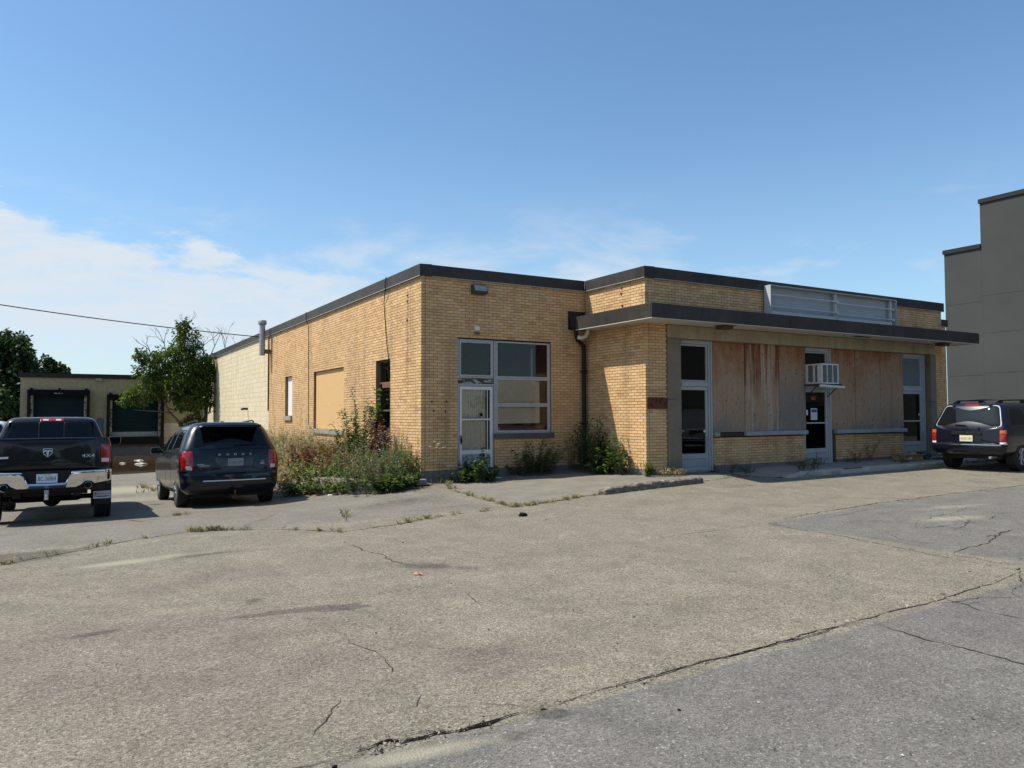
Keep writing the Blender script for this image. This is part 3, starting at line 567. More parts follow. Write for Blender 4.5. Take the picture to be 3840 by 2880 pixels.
# ---- planting bed along the long wall, held by a low retaining wall
BED = [(-2.2, 31.5), (-2.2, 1.9), (-1.45, -0.55), (-0.9, -0.62), (-0.01, -0.30)]
def bed_z(x, y): return 0.10+0.05*math.sin(x*3+y)-0.30*float(smoothstep(-0.9, -2.2, x))*float(smoothstep(0, 5, y))-0.35*float(smoothstep(10, 24, y))
def bed():
    m = MB(); v = []; f = []; ys = np.concatenate([np.arange(-0.55, 2, 0.25), np.arange(2, 31.6, 0.8)]); K = 7
    for y in ys:
        xl = np.interp(y, [-0.62, -0.55, 1.9, 31.5], [-1.2, -1.42, -2.17, -2.17])
        for k in range(K):
            x = lerp(xl, 0.02, k/(K-1)); v.append((x, y, bed_z(x, y)+random.uniform(-.03, .03)))
    for i in range(len(ys)-1):
        for k in range(K-1): f.append((i*K+k, i*K+k+1, (i+1)*K+k+1, (i+1)*K+k))
    m.add(v, f); o = tag(m.build('planting_bed', SOIL, smooth='all'), 'dry soil bed along the long brick wall', None, None, 'structure')
    w = MB(); pts = BED
    for a, b in zip(pts[:-1], pts[1:]):
        A = Vector((*a, 0)); B = Vector((*b, 0)); n = max(2, int((B-A).length/1.2)); d = (B-A).normalized(); nn = Vector((d.y, -d.x, 0))
        for i in range(n):
            p = A.lerp(B, i/n+0.004); q = A.lerp(B, (i+1)/n-0.004)
            zz = [(bed_z(min(c.x+0.3, 0), c.y)+0.045) for c in (p, q)]
            vv = [(c.x+o_*nn.x, c.y+o_*nn.y, z) for c, zt in ((p, zz[0]), (q, zz[1])) for o_, z in ((-0.12, h(c.x, c.y)-0.2), (0.05, h(c.x, c.y)-0.2), (0.03, zt), (-0.12, zt+0.004))]
            k = MB().add(vv, [(0, 1, 5, 4), (1, 2, 6, 5), (2, 3, 7, 6), (3, 0, 4, 7), (0, 3, 2, 1), (4, 5, 6, 7)]); k.build('retaining_wall_section', CONC, o)
bed()
# ---- standing water in the dock well
def water():
    t = NT('murky_water'); n = t.noise(t.obj(), 1.5, 3).outputs['Fac']; t.col((0.055, 0.034, 0.014)); t.bump(n, 0.04, 0.02); t.set(0.04, 0, 0.6)
    m = MB(); v = []; N = 40
    for i in range(N):
        th = 2*math.pi*i/N; v.append((-6.2+4.1*math.cos(th)*(1+0.05*math.sin(5*th)), 24.2+8.6*math.sin(th), -0.672))
    m.add(v, [tuple(range(N))]); tag(m.build('water', t.m), 'brown standing water in the loading dock well', None, None, 'structure')
water()
# ================================================================== brick building
ZJ = 0.277; CH = 0.0677; BL = 0.2032; JT = 0.0115; ROWS = 65; ZT = ZJ+ROWS*CH
XB, YB, XR = 4.54, -2.31, 16.42; XM = 20.75; YBR = 15.0; YEND = 32.0
def crs(n): return ZJ+n*CH
B = thing('brick_building', 'long low buff brick building with dark flat roof edge and boarded shopfront', 'building')
BRICKS = []   # (wall object, axis, fixed, a0, a1, z)
def wall_mass(name, mat, axis, fixed, a0, a1, z0, z1, openings, thick=0.28, rec=0.009, parent=B):
    A = sorted({a0, a1, *[v for o in openings for v in o[:2] if a0 < v < a1]}); Zs = sorted({z0, z1, *[v for o in openings for v in o[2:] if z0 < v < z1]})
    m = MB()
    for p, q in zip(A[:-1], A[1:]):
        run = None
        for r_, s_ in zip(Zs[:-1], Zs[1:]):
            ca, cz = (p+q)/2, (r_+s_)/2
            if any(o[0] < ca < o[1] and o[2] < cz < o[3] for o in openings): continue
            if axis == 'x': m.box(p, q, fixed+rec, fixed+thick, r_, s_)
            else: m.box(fixed+rec, fixed+thick, p, q, r_, s_)
    return m.build(name, mat, parent)
def lay(wall, axis, fixed, a0, a1, n0, n1, openings=(), c0=0, c1=0, phase=0.0):
    """running bond; c0/c1: corner parity at each end (0 none, 1 laps the corner on even courses, 2 on odd)"""
    for n in range(n0, n1):
        z = crs(n); zc = z+CH/2; ev = n % 2
        s, e = a0, a1
        if c0: s = a0 if (ev == (c0-1)) else a0+0.105
        if c1: e = a1 if (ev == (c1-1)) else a1-0.105
        segs = [(s, e)]
        for o in openings:
            if o[2] < zc < o[3]:
                ns = []
                for p, q in segs:
                    if o[1] <= p or o[0] >= q: ns.append((p, q)); continue
                    if o[0]-p > 0.02: ns.append((p, o[0]))
                    if q-o[1] > 0.02: ns.append((o[1], q))
                segs = ns
        org = a0+phase+(0 if ev else -BL/2)
        for p, q in segs:
            k = math.floor((p-org)/BL)
            while True:
                u0 = org+k*BL+JT/2; u1 = org+(k+1)*BL-JT/2; k += 1
                if u0 >= q: break
                u0c, u1c = max(u0, p+(0 if abs(p-s) < 1e-6 and c0 else JT/2)), min(u1, q-(0 if abs(q-e) < 1e-6 and c1 else JT/2))
                if u1c-u0c < 0.03: continue
                BRICKS.append((wall, axis, fixed, u0c, u1c, z+JT/2))
W1 = (11.38, 12.37, crs(18), crs(39)); W2 = (5.55, 8.62, crs(12), crs(39)); W3 = (1.89, 2.89, crs(12), crs(39))
side = wall_mass('side_wall', MORTAR, 'y', 0.0, 0.009, YBR, ZJ-0.02, ZT, [W1, W2, W3]); lay(side, 'y', 0.0, 0.0, YBR, 0, ROWS, [W1, W2, W3], c0=2)
side['label'] = 'sunlit long brick wall with three window openings'
DO = (0.92, 1.875, -0.1, crs(45)); WO = (1.875, 3.485, crs(12), crs(45))
front = wall_mass('front_wall', MORTAR, 'x', 0.0, 0.281, XB, ZJ-0.02, ZT, [DO, WO]); lay(front, 'x', 0.0, 0.0, XB-0.002, 0, ROWS, [DO, WO], c0=1)
bside = wall_mass('shop_side_wall', MORTAR, 'y', XB, YB+0.009, 0.008, ZJ-0.02, ZT, []); lay(bside, 'y', XB, YB, -0.001, 0, ROWS, [], c0=2)
BO = (5.18, 16.0, -0.2, 3.64)
bfront = wall_mass('shop_front_wall', MORTAR, 'x', YB, XB+0.281, XR-0.002, ZJ-0.02, ZT, [BO]); lay(bfront, 'x', YB, XB, XR-0.002, 0, ROWS, [BO], c0=1)
rear = wall_mass('return_wall', MORTAR, 'x', 0.0, XR+0.002, XM, ZJ-0.02, ZT, []); lay(rear, 'x', 0.0, XR+0.002, XM, 0, ROWS)
LOWY = -2.16
def fx(x, y=-2.12): return -6.7313+(x+6.7313)*((y+15.4609)/(13.1509))
def fz(z, y=-2.12): return 1.567+(z-1.567)*((y+15.4609)/(13.1509))
LW = [(fx(6.64, LOWY), fx(9.97, LOWY)), (fx(11.24, LOWY), fx(14.30, LOWY))]
for a, b in LW:
    w = wall_mass('stall_riser', MORTAR, 'x', LOWY, a, b, ZJ-0.02, crs(10)+0.01, [], 0.2); lay(w, 'x', LOWY, a, b, 0, 10)
# --- lay the bricks: the largest in view as single pieces, the rest as one mass for each wall
def proj_area(br):
    w, ax, fx_, a0, a1, z = br
    c = np.array(((a0+a1)/2, fx_, z+0.03) if ax == 'x' else (fx_, (a0+a1)/2, z+0.03)); d = c-CAM; dep = d@fw
    if dep < 1: return 0
    u = d@rt2/dep; v = d@up2/dep
    if abs(u) > 0.69 or abs(v) > 0.52: return 0
    nrm = np.array((0, -1, 0) if ax == 'x' else (-1, 0, 0)); return (a1-a0)*abs(nrm@d)/np.linalg.norm(d)**3*(0.3 if z < 1.2 and ax == 'y' else 1)
def brick_box(m, ax, f, a0, a1, z, d):
    if ax == 'x': m.box(a0, a1, f-d, f+0.09, z, z+CH-JT)
    else: m.box(f-d, f+0.09, a0, a1, z, z+CH-JT)
order = sorted(range(len(BRICKS)), key=lambda i: -proj_area(BRICKS[i])); single = set(order[:300]); rest = {}; shared = {}
for i, (w, ax, f, a0, a1, z) in enumerate(BRICKS):
    d = random.uniform(-0.0015, 0.0015)
    if i in single:
        key = (ax, round(a1-a0, 3))
        if key not in shared:
            m = MB(); L2 = (a1-a0)/2
            if ax == 'x': m.box(-L2, L2, 0, 0.09, 0, CH-JT)
            else: m.box(0, 0.09, -L2, L2, 0, CH-JT)
            shared[key] = m.mesh('brick'); shared[key].materials.append(BRICK)
        o = link('brick', shared[key], None, w); c = (a0+a1)/2
        o.location = (c, f-d, z) if ax == 'x' else (f-d, c, z)
    else: brick_box(rest.setdefault(w.name, (w, MB()))[1], ax, f, a0, a1, z, d)
for w, m in rest.values(): tag(m.build('brickwork', BRICK, w), kind='stuff')
# --- painted concrete block continuation of the long wall
def blocks(wall, axis, fixed, a0, a1, z0, z1, openings, nsingle, thick=0.1, mat=None):
    mat = mat or BLOCK
    L, Hh, j = 0.40, 0.20, 0.008; items = []
    n = int((z1-z0)/Hh)
    for r_ in range(n+1):
        z = z0+r_*Hh; zt = min(z+Hh, z1)
        if zt-z < 0.04: continue
        org = a0-(L/2 if r_ % 2 else 0); k = 0
        while org+k*L < a1:
            u0, u1 = max(org+k*L, a0)+j/2, min(org+(k+1)*L, a1)-j/2; k += 1
            if u1-u0 < 0.04: continue
            segs = [(u0, u1)]
            for o in openings:
                if o[2] < (z+zt)/2 < o[3]:
                    segs = [s for p, q in segs for s in ((p, min(q, o[0])), (max(p, o[1]), q)) if s[1]-s[0] > 0.04]
            for p, q in segs: items.append((p, q, z+j/2, zt-j/2))
    items.sort(key=lambda t: np.linalg.norm(np.array(((t[0], fixed, t[2]) if axis == 'x' else (fixed, t[0], t[2])))-CAM)+(6 if t[2] < 1.0 else 0))
    sh = {}; mass = MB()
    for i, (p, q, za, zb) in enumerate(items):
        d = random.uniform(-0.001, 0.0015)
        if i < nsingle:
            key = (round(q-p, 3), round(zb-za, 3))
            if key not in sh:
                m = MB(); l = (q-p)/2
                if axis == 'x': m.box(-l, l, 0, thick, 0, zb-za)
                else: m.box(0, thick, -l, l, 0, zb-za)
                sh[key] = m.mesh('block'); sh[key].materials.append(mat)
            o = link('block', sh[key], None, wall); o.location = ((p+q)/2, fixed-d, za) if axis == 'x' else (fixed-d, (p+q)/2, za)
        elif axis == 'x': mass.box(p, q, fixed-d, fixed+thick, za, zb)
        else: mass.box(fixed-d, fixed+thick, p, q, za, zb)
    if mass.v: tag(mass.build('blockwork', mat, wall), kind='stuff')
bw = wall_mass('block_wall', BLOCKJ, 'y', 0.0, YBR+0.002, YEND, -0.9, ZT, [], rec=0.004); bw['label'] = 'pale yellow painted concrete block wall'
blocks(bw, 'y', 0.0, YBR+0.002, YEND, -0.72, ZT, [], 300)
# --- foundations, hidden walls and roof
for nm, a in (('foundation', (-0.012, 0.9, -0.012, 0.25)), ('foundation', (1.9, XB-0.01, -0.012, 0.25)), ('foundation', (XB-0.012, 5.17, YB-0.012, YB+0.25)), ('foundation', (16.01, XR, YB-0.012, YB+0.25)), ('foundation', (XR+0.01, XM, -0.012, 0.25))):
    box(nm, CONC_BASE, B, a[0], a[1], a[2], a[3], -0.6, ZJ-0.004)
box('foundation', CONC_BASE, B, -0.012, 0.25, 0.26, YBR, -0.9, ZJ-0.004); box('foundation', CONC_BASE, B, XB-0.011, XB+0.25, YB+0.26, -0.02, -0.4, ZJ-0.004)
for a, b in LW: box('foundation', CONC_BASE, B, a, b, LOWY-0.03, LOWY+0.2, -0.2, ZJ-0.004)
box('hidden_wall', BLOCKJ, B, XM-0.3, XM-0.001, 0.29, YEND, -0.5, ZT-0.01); box('hidden_wall', MORTAR, B, XR-0.28, XR-0.003, YB+0.3, -0.01, 0, ZT-0.01); box('hidden_wall', BLOCKJ, B, 0.3, XM-0.31, YEND-0.3, YEND-0.001, -0.5, ZT-0.01)
box('roof', METAL_DARK, B, 0.02, XM-0.02, 0.02, YEND-0.02, ZT-0.12, ZT+0.06); box('roof', METAL_DARK, B, XB+0.02, XR-0.02, YB+0.02, 0.015, ZT-0.12, ZT+0.06)
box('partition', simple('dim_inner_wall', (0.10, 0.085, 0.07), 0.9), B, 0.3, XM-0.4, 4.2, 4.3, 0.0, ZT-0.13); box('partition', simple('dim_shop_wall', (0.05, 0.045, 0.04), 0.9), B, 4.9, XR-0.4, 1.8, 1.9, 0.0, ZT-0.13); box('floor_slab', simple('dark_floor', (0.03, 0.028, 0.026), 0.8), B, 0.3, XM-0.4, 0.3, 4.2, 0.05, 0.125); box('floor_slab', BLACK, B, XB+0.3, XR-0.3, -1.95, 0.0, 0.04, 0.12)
# --- coping: lengths of folded metal with seams
ZC0, ZC1, OV = 4.672, 4.93, 0.06
def coping_x(x0, x1, y, cuts):
    P = [x0]+cuts+[x1]
    for a, b in zip(P[:-1], P[1:]):
        m = MB(); a += 0.002; b -= 0.002
        prof = [(y-OV, ZC0), (y-OV, ZC1), (y+0.24, ZC1+0.012), (y+0.24, ZC0)]
        m.prism(prof, lambda p, q, d: (d, p, q), a, b); m.build('coping', METAL_BROWN, B)
        box('drip_edge', SIGNGREY, B, a, b, y-OV-0.004, y-OV+0.012, ZC0-0.012, ZC0-0.001)
def coping_y(y0, y1, x, cuts):
    P = [y0]+cuts+[y1]
    for a, b in zip(P[:-1], P[1:]):
        m = MB(); a += 0.002; b -= 0.002
        prof = [(x-OV, ZC0), (x-OV, ZC1), (x+0.24, ZC1+0.012), (x+0.24, ZC0)]
        m.prism(prof, lambda p, q, d: (p, d, q), a, b); m.build('coping', METAL_BROWN, B)
        box('drip_edge', SIGNGREY, B, x-OV-0.004, x-OV+0.012, a, b, ZC0-0.012, ZC0-0.001)
coping_y(-OV, YEND, 0.0, [3.1, 6.1, 9.15, 12.2, 15.3, 18.3, 21.4, 24.4, 27.5, 30.5]); coping_x(0.241, XB-OV, 0.0, [2.9])
coping_y(YB-OV, -OV, XB, []); coping_x(XB+0.241, XR+OV, YB, [7.6, 10.7, 13.8]); coping_x(XR+OV+0.01, XM+OV, 0.0, [19.0])
# --- canopy
CX0, CX1, CY0, CZ0, CZ1, CYL = 4.0, 16.93, -3.156, 3.632, 3.95, -0.33
def fascia(x0, x1, y0, y1):
    m = MB(); m.box(min(x0, x1), max(x0, x1), min(y0, y1), max(y0, y1), CZ0, CZ1); m.build('fascia_panel', METAL_BROWN, B, bevel=0.006)
P = [CX0, 5.45, 8.42, 11.29, 14.16, CX1]
for a, b in zip(P[:-1], P[1:]): fascia(a+0.003, b-0.003, CY0, CY0+0.04)
fascia(CX0, CX0+0.04, CY0+0.043, -0.62); fascia(CX0+0.002, CX0+0.042, -0.614, CYL); fascia(CX1-0.04, CX1, CY0+0.043, -0.02)
box('canopy_lip', SOFFIT, B, CX0-0.004, CX0+0.03, CY0-0.004, CYL, CZ0-0.014, CZ0-0.001); box('canopy_lip', SOFFIT, B, CX0+0.031, CX1, CY0-0.004, CY0+0.03, CZ0-0.014, CZ0-0.001)
def slab(name, mat, x0, x1, y0, y1, z0, z1): box(name, mat, B, x0, x1, y0, y1, z0, z1)
slab('soffit', SOFFIT, CX0+0.045, XB-0.012, CY0+0.045, CYL, CZ0+0.01, CZ0+0.06); slab('soffit', SOFFIT, XB-0.009, CX1-0.045, CY0+0.045, YB-0.004, CZ0+0.008, CZ0+0.06); slab('soffit', SOFFIT, XR+0.01, CX1-0.045, YB, -0.03, CZ0+0.012, CZ0+0.06)
slab('canopy_deck', METAL_DARK, CX0+0.03, XB-0.014, CY0+0.03, CYL, CZ1-0.05, CZ1+0.006); slab('canopy_deck', METAL_DARK, XB-0.010, CX1-0.03, CY0+0.03, YB-0.014, CZ1-0.05, CZ1+0.004); slab('canopy_deck', METAL_DARK, XR+0.012, CX1-0.03, YB-0.01, -0.03, CZ1-0.05, CZ1+0.005)
slab('canopy_end', METAL_DARK, CX0+0.01, XB-0.015, CYL+0.001, CYL+0.03, CZ0, CZ1)
slab('flashing', METAL_DARK, XB-0.022, XB-0.004, YB-0.02, -0.004, CZ1, 4.06); slab('flashing', METAL_DARK, XB-0.02, XR, YB-0.022, YB-0.004, CZ1, 4.045); slab('flashing', METAL_DARK, CX0, XB-0.024, -0.02, -0.003, CZ1-0.28, 4.13)
# soffit light boxes and the hole
for x in (6.62, 15.7):
    b = MB(); b.box(x-0.16, x+0.16, -2.86, -2.60, 3.55, CZ0+0.012); b.box(x-0.20, x+0.24, -2.90, -2.57, CZ0-0.004, CZ0+0.006)
    o = b.build('soffit_light', simple('brown_steel_box_%d' % x, (0.10, 0.062, 0.040), 0.8), bevel=0.004, org=(x, -2.73, CZ0)); tag(o, 'rusty brown square light box under the canopy above the '+('first door' if x < 10 else 'last door'), 'light')
box('soffit_hole', BLACK, B, 11.55, 12.25, -2.78, -2.62, CZ0+0.002, CZ0+0.007)
# --- header and pillars of the shopfront
for a, b in ((5.19, 6.9), (6.906, 10.1), (10.106, 13.3), (13.306, 15.99)): box('lintel', CONC_TAN, B, a, b, YB-0.02, YB+0.25, 3.325, 3.628, 0.006)
for a, b in ((5.18, 5.585), (15.715, 16.0)):
    for z0, z1 in ((-0.1, 1.88), (1.886, 3.321)): box('pillar', CONC_BROWN, B, a, b, YB-0.045, YB+0.24, z0, z1, 0.01)
# --- doors and windows
def frame_rect(m, x0, x1, z0, z1, y, w, d=0.05):
    m.box(x0, x0+w, y, y+d, z0, z1); m.box(x1-w, x1, y, y+d, z0, z1); m.box(x0+w, x1-w, y, y+d, z1-w, z1); m.box(x0+w, x1-w, y, y+d, z0, z0+w)
PY = -2.12
def shop_door(x0, x1, zb, zt, label, mid=None, lock=True, louvre=False):
    x0 -= 0.115; y = PY; zm0, zm1 = fz(2.197), fz(2.30); f = MB()
    f.box(x0, x0+0.055, y-0.008, y+0.08, zb, zt); f.box(x1-0.11, x1-0.055, y-0.05, y+0.08, zb, zt); f.box(x1-0.052, x1, y-0.075, y+0.08, zb, zt); f.box(x0+0.125, x1-0.111, y-0.05, y+0.08, zt-0.09, zt); f.box(x0+0.125, x1-0.111, y-0.048, y+0.08, zm0, zm1); f.box(x0+0.056, x0+0.124, y-0.008, y+0.08, zt-0.09, zt); f.box(x0+0.056, x0+0.124, y-0.008, y+0.08, zm0, zm1)
    d = f.build('door', FRAME, B, bevel=0.004); d['label'] = label
    a, b = x0+0.06, x1-0.115
    t = MB(); frame_rect(t, a, b, zm1+0.003, zt-0.095, y-0.02, 0.045); t.build('transom_frame', FRAME, d, bevel=0.003)
    leaf = MB(); leaf.box(a, a+0.05, y-0.02, y+0.03, zb+0.02, zm0-0.004); leaf.box(b-0.07, b, y-0.02, y+0.03, zb+0.02, zm0-0.004); leaf.box(a+0.051, b-0.071, y-0.02, y+0.03, zm0-0.09, zm0-0.004); leaf.box(a+0.051, b-0.071, y-0.018, y+0.03, zb+0.30, zb+0.42); leaf.box(a+0.051, b-0.071, y-0.018, y+0.03, zb+0.02, zb+0.10)
    leaf.build('door_leaf', FRAME, d, bevel=0.004)
    box('kick_panel', DOOR_PANEL, d, a+0.056, b-0.076, y-0.008, y+0.02, zb+0.106, zb+0.294)
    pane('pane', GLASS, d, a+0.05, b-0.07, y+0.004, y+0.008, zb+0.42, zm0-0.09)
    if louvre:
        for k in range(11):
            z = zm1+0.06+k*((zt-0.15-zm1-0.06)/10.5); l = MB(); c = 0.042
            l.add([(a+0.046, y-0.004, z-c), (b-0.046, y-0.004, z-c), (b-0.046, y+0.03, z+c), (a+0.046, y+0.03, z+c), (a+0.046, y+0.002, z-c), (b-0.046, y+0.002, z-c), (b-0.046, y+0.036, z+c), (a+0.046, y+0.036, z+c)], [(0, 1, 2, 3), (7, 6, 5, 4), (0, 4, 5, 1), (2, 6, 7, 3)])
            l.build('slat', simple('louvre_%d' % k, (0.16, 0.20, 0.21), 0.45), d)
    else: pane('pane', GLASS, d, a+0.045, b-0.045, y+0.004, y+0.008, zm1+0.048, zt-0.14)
    if mid is not None: box('push_rail', FRAME, d, a+0.051, b-0.071, y-0.03, y+0.0, mid-0.02, mid+0.02, 0.003)
    if lock:
        m = MB(); m.lathe([(0.0, -0.012), (0.018, -0.012), (0.02, 0.0)], 12, lambda u, v, w: (b-0.035+u, y-0.02+w, 1.10+v)); m.build('lock_cylinder', STEEL, d, smooth=True); m = MB(); m.tube([(b-0.04, y-0.02, 0.98), (b-0.04, y-0.075, 0.98), (b-0.04, y-0.075, 0.72), (b-0.04, y-0.02, 0.72)], 0.011, 8); m.build('handle', STEEL, d, smooth=True)
    box('threshold', STEEL, d, x0+0.06, x1-0.115, y-0.06, y+0.05, zb-0.02, zb+0.015)
    return d, a, b
ZB = 0.165
d1, a1, b1 = shop_door(fx(5.585), fx(6.56), fz(0.185), 3.318, 'glass shop door beside the left concrete pillar')
d2, a2, b2 = shop_door(fx(9.99), fx(10.99), fz(0.20), 3.316, 'glass shop door below the air conditioner', mid=fz(1.29), lock=False)
d3, a3, b3 = shop_door(fx(14.30), fx(15.36), fz(0.30), 3.318, 'glass shop door with louvres above it', mid=fz(1.31), louvre=True)
MX = lambda x, y, z, rz=0.0: Matrix.Translation((x, y, z)) @ Matrix.Rotation(rz, 4, 'Z') @ Matrix.Rotation(R(90), 4, 'X')
text('lettering', '163', ORANGE, d2, MX(fx(10.32), PY-0.002, fz(1.95)), 0.15, 0.001, sx=0.95)
def notice():
    x, z = fx(10.35), fz(1.525); o = box('notice', PAPER, d2, x-0.13, x+0.13, PY-0.001, PY+0.003, z-0.155, z+0.155); box('notice_heading', simple('navy_print', (0.05, 0.09, 0.13), 0.7), o, x-0.11, x+0.11, PY-0.003, PY-0.0015, z+0.045, z+0.13)
    for k in range(4): box('notice_line', simple('grey_print_%d' % k, (0.35, 0.38, 0.40), 0.8, var=0), o, x-0.10, x+0.10-0.03*(k % 2), PY-0.003, PY-0.0015, z-0.02-k*0.033, z-0.012-k*0.033)
    x2 = fx(10.04); box('notice', PAPER, d2, x2, x2+0.07, PY-0.001, PY+0.003, fz(1.5), fz(1.64))
notice()
def disc(name, mat, parent, x, y, z, r, t=0.004):
    m = MB(); m.lathe([(0.0001, -t), (r, -t), (r, 0)], 16, lambda u, v, w: (x+u, y+w, z+v)); return m.build(name, mat, parent)
disc('round_sticker', PAPER, d1, b1-0.10, PY+0.002, 1.12, 0.035); disc('round_sticker', PAPER, d3, b3-0.12, PY+0.002, 1.50, 0.035)
# sills
for (x0, x1), broken in zip(LW, (True, False)):
    x0b, x1b = x0-0.01, x1+0.06
    if broken:
        box('sill', SILL_PAINT, B, fx(7.75, -2.22), x1b-0.05, -2.27, -2.08, 0.99, 1.098, 0.008); box('sill', CONC_TAN, B, x0b, fx(6.85, -2.22), -2.25, -2.08, 0.985, 1.092, 0.01); box('rotten_sill_core', simple('dark_rotten_wood', (0.055, 0.035, 0.02), 0.95, 0, 0.5, 12, 0.5), B, fx(6.85, -2.22)+0.003, fx(7.75, -2.22)-0.003, -2.18, -2.08, 0.98, 1.08)
    else: box('sill', SILL_PAINT, B, x0b+0.10, x1b, -2.27, -2.08, 0.99, 1.10, 0.008); box('sill', SILL_PAINT, B, x0b-0.02, x0b+0.096, -2.255, -2.08, 0.985, 1.095, 0.008)
# plywood
def ply(x0, x1, z0, z1, tone, label, y=-2.145):
    m = MB(); n = 8
    m.box(x0, x1, y-0.018, y, z0, z1); o = m.build('plywood_board', PLY[tone], bevel=0.003, org=(x0, y, z0)); tag(o, label, 'board', 'plywood boards over the shop windows')
    for zz in np.linspace(z0+0.06, z1-0.06, 7):
        for xx in (x0+0.03, x1-0.03): disc('screw', STEEL, o, xx, y-0.018, zz, 0.007, 0.002)
    return o
zp0, zp1 = 1.10, fz(3.30)
ply(fx(6.60), fx(7.685), 1.09, zp1, 'plain', 'brown plywood board beside the first glass shop door')
ply(fx(7.705), fx(8.955), zp0, zp1, 'run', 'plywood board with dark red stains running down its top')
ply(fx(8.965), fx(9.975), zp0, zp1, 'grey', 'plywood board gone grey in its lower half')
ply(fx(11.01), fx(12.05), zp0, zp1, 'plain', 'plywood board just past the air conditioner')
ply(fx(12.07), fx(13.205), zp0, zp1, 'plain', 'plywood board in the middle of the far shop window')
ply(fx(13.215), fx(14.285), zp0, zp1, 'plain', 'plywood board next to the louvred shop door')
box('window_backing', BLACK, B, fx(6.60), fx(9.97), -2.10, -2.06, 1.0, 3.35); box('window_backing', BLACK, B, fx(11.02), fx(14.28), -2.10, -2.06, 1.0, 3.35)
